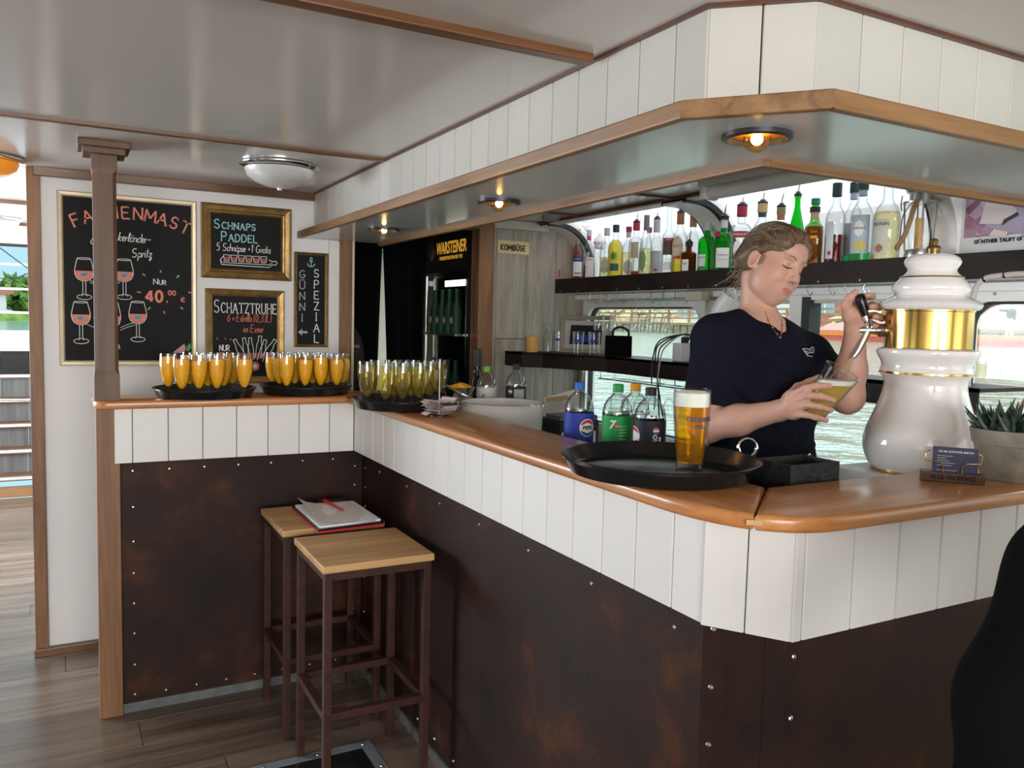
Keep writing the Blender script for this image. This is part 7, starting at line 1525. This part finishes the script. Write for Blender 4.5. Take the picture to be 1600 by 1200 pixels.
def filled(t0, t1, zc, zmin=None):
    bm = bmesh.new(); mb = MB().lathe([(0, GH*t0)]+[(gw(t)-.0024, GH*t) for t in np.linspace(t0, t1, 9)]+[(0, GH*t1)], 32, ga, axis=gax)
    vs = [bm.verts.new(p) for p in mb.v]; [bm.faces.new([vs[i] for i in f]) for f in mb.f]; bmesh.ops.remove_doubles(bm, verts=bm.verts[:], dist=1e-6)
    for z, up in ((zc, 1), (zmin, -1)):
        if z is None: continue
        r = bmesh.ops.bisect_plane(bm, geom=bm.verts[:]+bm.edges[:]+bm.faces[:], plane_co=(0, 0, z), plane_no=(0, 0, up), clear_outer=True); ed_ = [e for e in r['geom_cut'] if isinstance(e, bmesh.types.BMEdge)]; bmesh.ops.triangle_fill(bm, use_beauty=True, edges=ed_)
    bmesh.ops.recalc_face_normals(bm, faces=bm.faces[:]); bm.verts.index_update(); o = MB(); o.add([v.co[:] for v in bm.verts], [[v.index for v in f.verts] for f in bm.faces]); bm.free(); return o
filled(.06, .97, zl-.012).build('beer', 'cloudy_beer', tg, smooth=True, angle=30); filled(.06, .98, zl, zl-.0118).build('foam', 'foam', tg, smooth=True, angle=30)
glassy('beer_stream', (.95, .9, .75), 1.0, haze=.5, hazecol=(.95, .88, .7))
MB().tube([at(1333, 557, 2.085), at(1328, 572, 2.05), at(1326, 590, 2.03)], [.004, .0032, .003], 8).build('beer_stream', 'beer_stream', tg, smooth=True)

# --- guest in black at the right edge
g = thing('person', 'guest in black clothing cut off by the right edge of the picture', 'person', (1.28, .50, 0))
GS, GE = np.array(at(1694, 905, 1.0)), np.array(at(1618, 1110, .95)); GC = GS+np.array([.30, -.07, -.02])
K_ = Field((.85, -.05, .06), (1.80, 1.0, 1.62), .009)
K_.ell(GC+[0, 0, -.16], (.17, .12, .27), .05); K_.cone(GC+[-.08, 0, .03], GS, .07, .072, .04); GS2 = GC+np.array([.19, -.03, -.02]); K_.cone(GC+[.08, 0, .03], GS2, .07, .072, .04)
GE2 = GS2+np.array([.07, .02, -.27]); GW = [GE+np.array([.02, .04, -.24]), GE2+np.array([-.14, .14, -.06])]
for S, Eb, Wp in ((GS, GE, GW[0]), (GS2, GE2, GW[1])): K_.cone(S, Eb, .082, .078, .04); K_.cone(Eb, Wp, .078, .06, .04)
K_.ell((GC[0]-.02, GC[1], .80), (.21, .15, .22), .06)
for s in (-1, 1): K_.cone((GC[0]+s*.10, GC[1], .80), (GC[0]+s*.10, GC[1], .42), .10, .075, .04); K_.cone((GC[0]+s*.10, GC[1], .42), (GC[0]+s*.10, GC[1]-.01, .10), .075, .058, .04)
G2 = Field((.95, .0, 1.0), (1.75, .95, 1.66), .006); hc = GC+np.array([0, .01, .26])
G2.ell(hc+[0, 0, .02], (.075, .095, .105), .02); G2.ell(hc+[0, .045, -.05], (.055, .055, .06), .03); G2.cone(hc+[0, -.01, -.05], GC+[0, 0, .02], .055, .06, .03); G2.cone(hc+[0, .09, -.01], hc+[0, .105, -.035], .010, .013, .01); G2.cone(GC+[0, 0, .03], GC+[0, 0, -.05], .06, .08, .03)
for Eb, Wp, s in ((GE, GW[0], 1), (GE2, GW[1], -1)):
    d_ = (Wp-Eb)/np.linalg.norm(Wp-Eb); n_ = np.cross(d_, [0, 0, 1.]); G2.cone(Eb*.5+Wp*.5, Wp, .035, .03, .02); G2.cone(Wp, Wp+d_*.06, .03, .026, .02)
    for j in range(4): G2.cone(Wp+d_*.07+n_*(j-1.5)*.016, Wp+d_*.13+n_*(j-1.5)*.018-[0, 0, .01], .009, .007, .006)
    G2.cone(Wp+d_*.03+n_*.02*s, Wp+d_*.08+n_*.045*s, .011, .008, .008)
field_obj(G2, 'body', 'skin', g, lambda V: np.tile(np.array([.55, .32, .25], np.float32), (len(V), 1)), 1); del G2
field_obj(K_, 'black_clothes', 'black_cloth', g, None, 1); del K_
Hh = Field(hc-.16, hc+.16, .006); Hh.ell(hc+[0, -.012, .035], (.083, .100, .098), .02); Hh.ell(hc+[0, .11, -.03], (.08, .08, .09), .02, 'sub'); field_obj(Hh, 'hair', 'hair_dark', g, None, 1)
for s in (-1, 1): MB().ball((GC[0]+s*.10, GC[1]+.05, .046), (.045, .13, .045), 12, 8).build('shoe', 'black_plastic', g, smooth=True)
# man standing on the far boat
mp = np.array([46.8, 27.3, ZW+.63])
fm = thing('person', 'distant man in dark jacket and white cap standing on the moored boat', 'person', tuple(mp))
Mf = Field(mp-[.8, .8, .1], mp+[.8, .8, 2.0], .035); Mf.ell(mp+[0, 0, 1.68], (.10, .10, .14), .03); Mf.cone(mp+[0, 0, 1.5], mp+[0, 0, 1.4], .06, .1, .03); Mf.cone(mp+[0, .18, 1.38], mp+[0, .7, 1.42], .07, .05, .04); Mf.cone(mp+[0, -.2, 1.38], mp+[-.05, -.24, .85], .07, .05, .04); Mf.ell(mp+[0, 0, 1.2], (.15, .2, .32), .06)
field_obj(Mf, 'body', 'skin', fm, lambda V: np.tile(np.array([.55, .34, .27], np.float32), (len(V), 1)), 0)
Mf = Field(mp-[.8, .8, .1], mp+[.8, .8, 2.0], .035); Mf.ell(mp+[0, 0, 1.2], (.18, .24, .34), .06); Mf.cone(mp+[0, .18, 1.4], mp+[0, .6, 1.43], .09, .08, .04); Mf.cone(mp+[0, -.2, 1.4], mp+[-.05, -.25, .95], .09, .08, .04); field_obj(Mf, 'jacket', 'black_matte', fm, None, 0)
Mf = Field(mp-[.5, .5, .1], mp+[.5, .5, 1.1], .035)
for s in (-1, 1): Mf.cone(mp+[0, s*.1, .92], mp+[0, s*.14, .04], .12, .08, .04)
field_obj(Mf, 'trousers', 'far_concrete', fm, None, 0); MB().ball(tuple(mp+[0, 0, 1.77]), (.125, .125, .08), 12, 8).build('cap', 'white_plastic', fm, smooth=True)
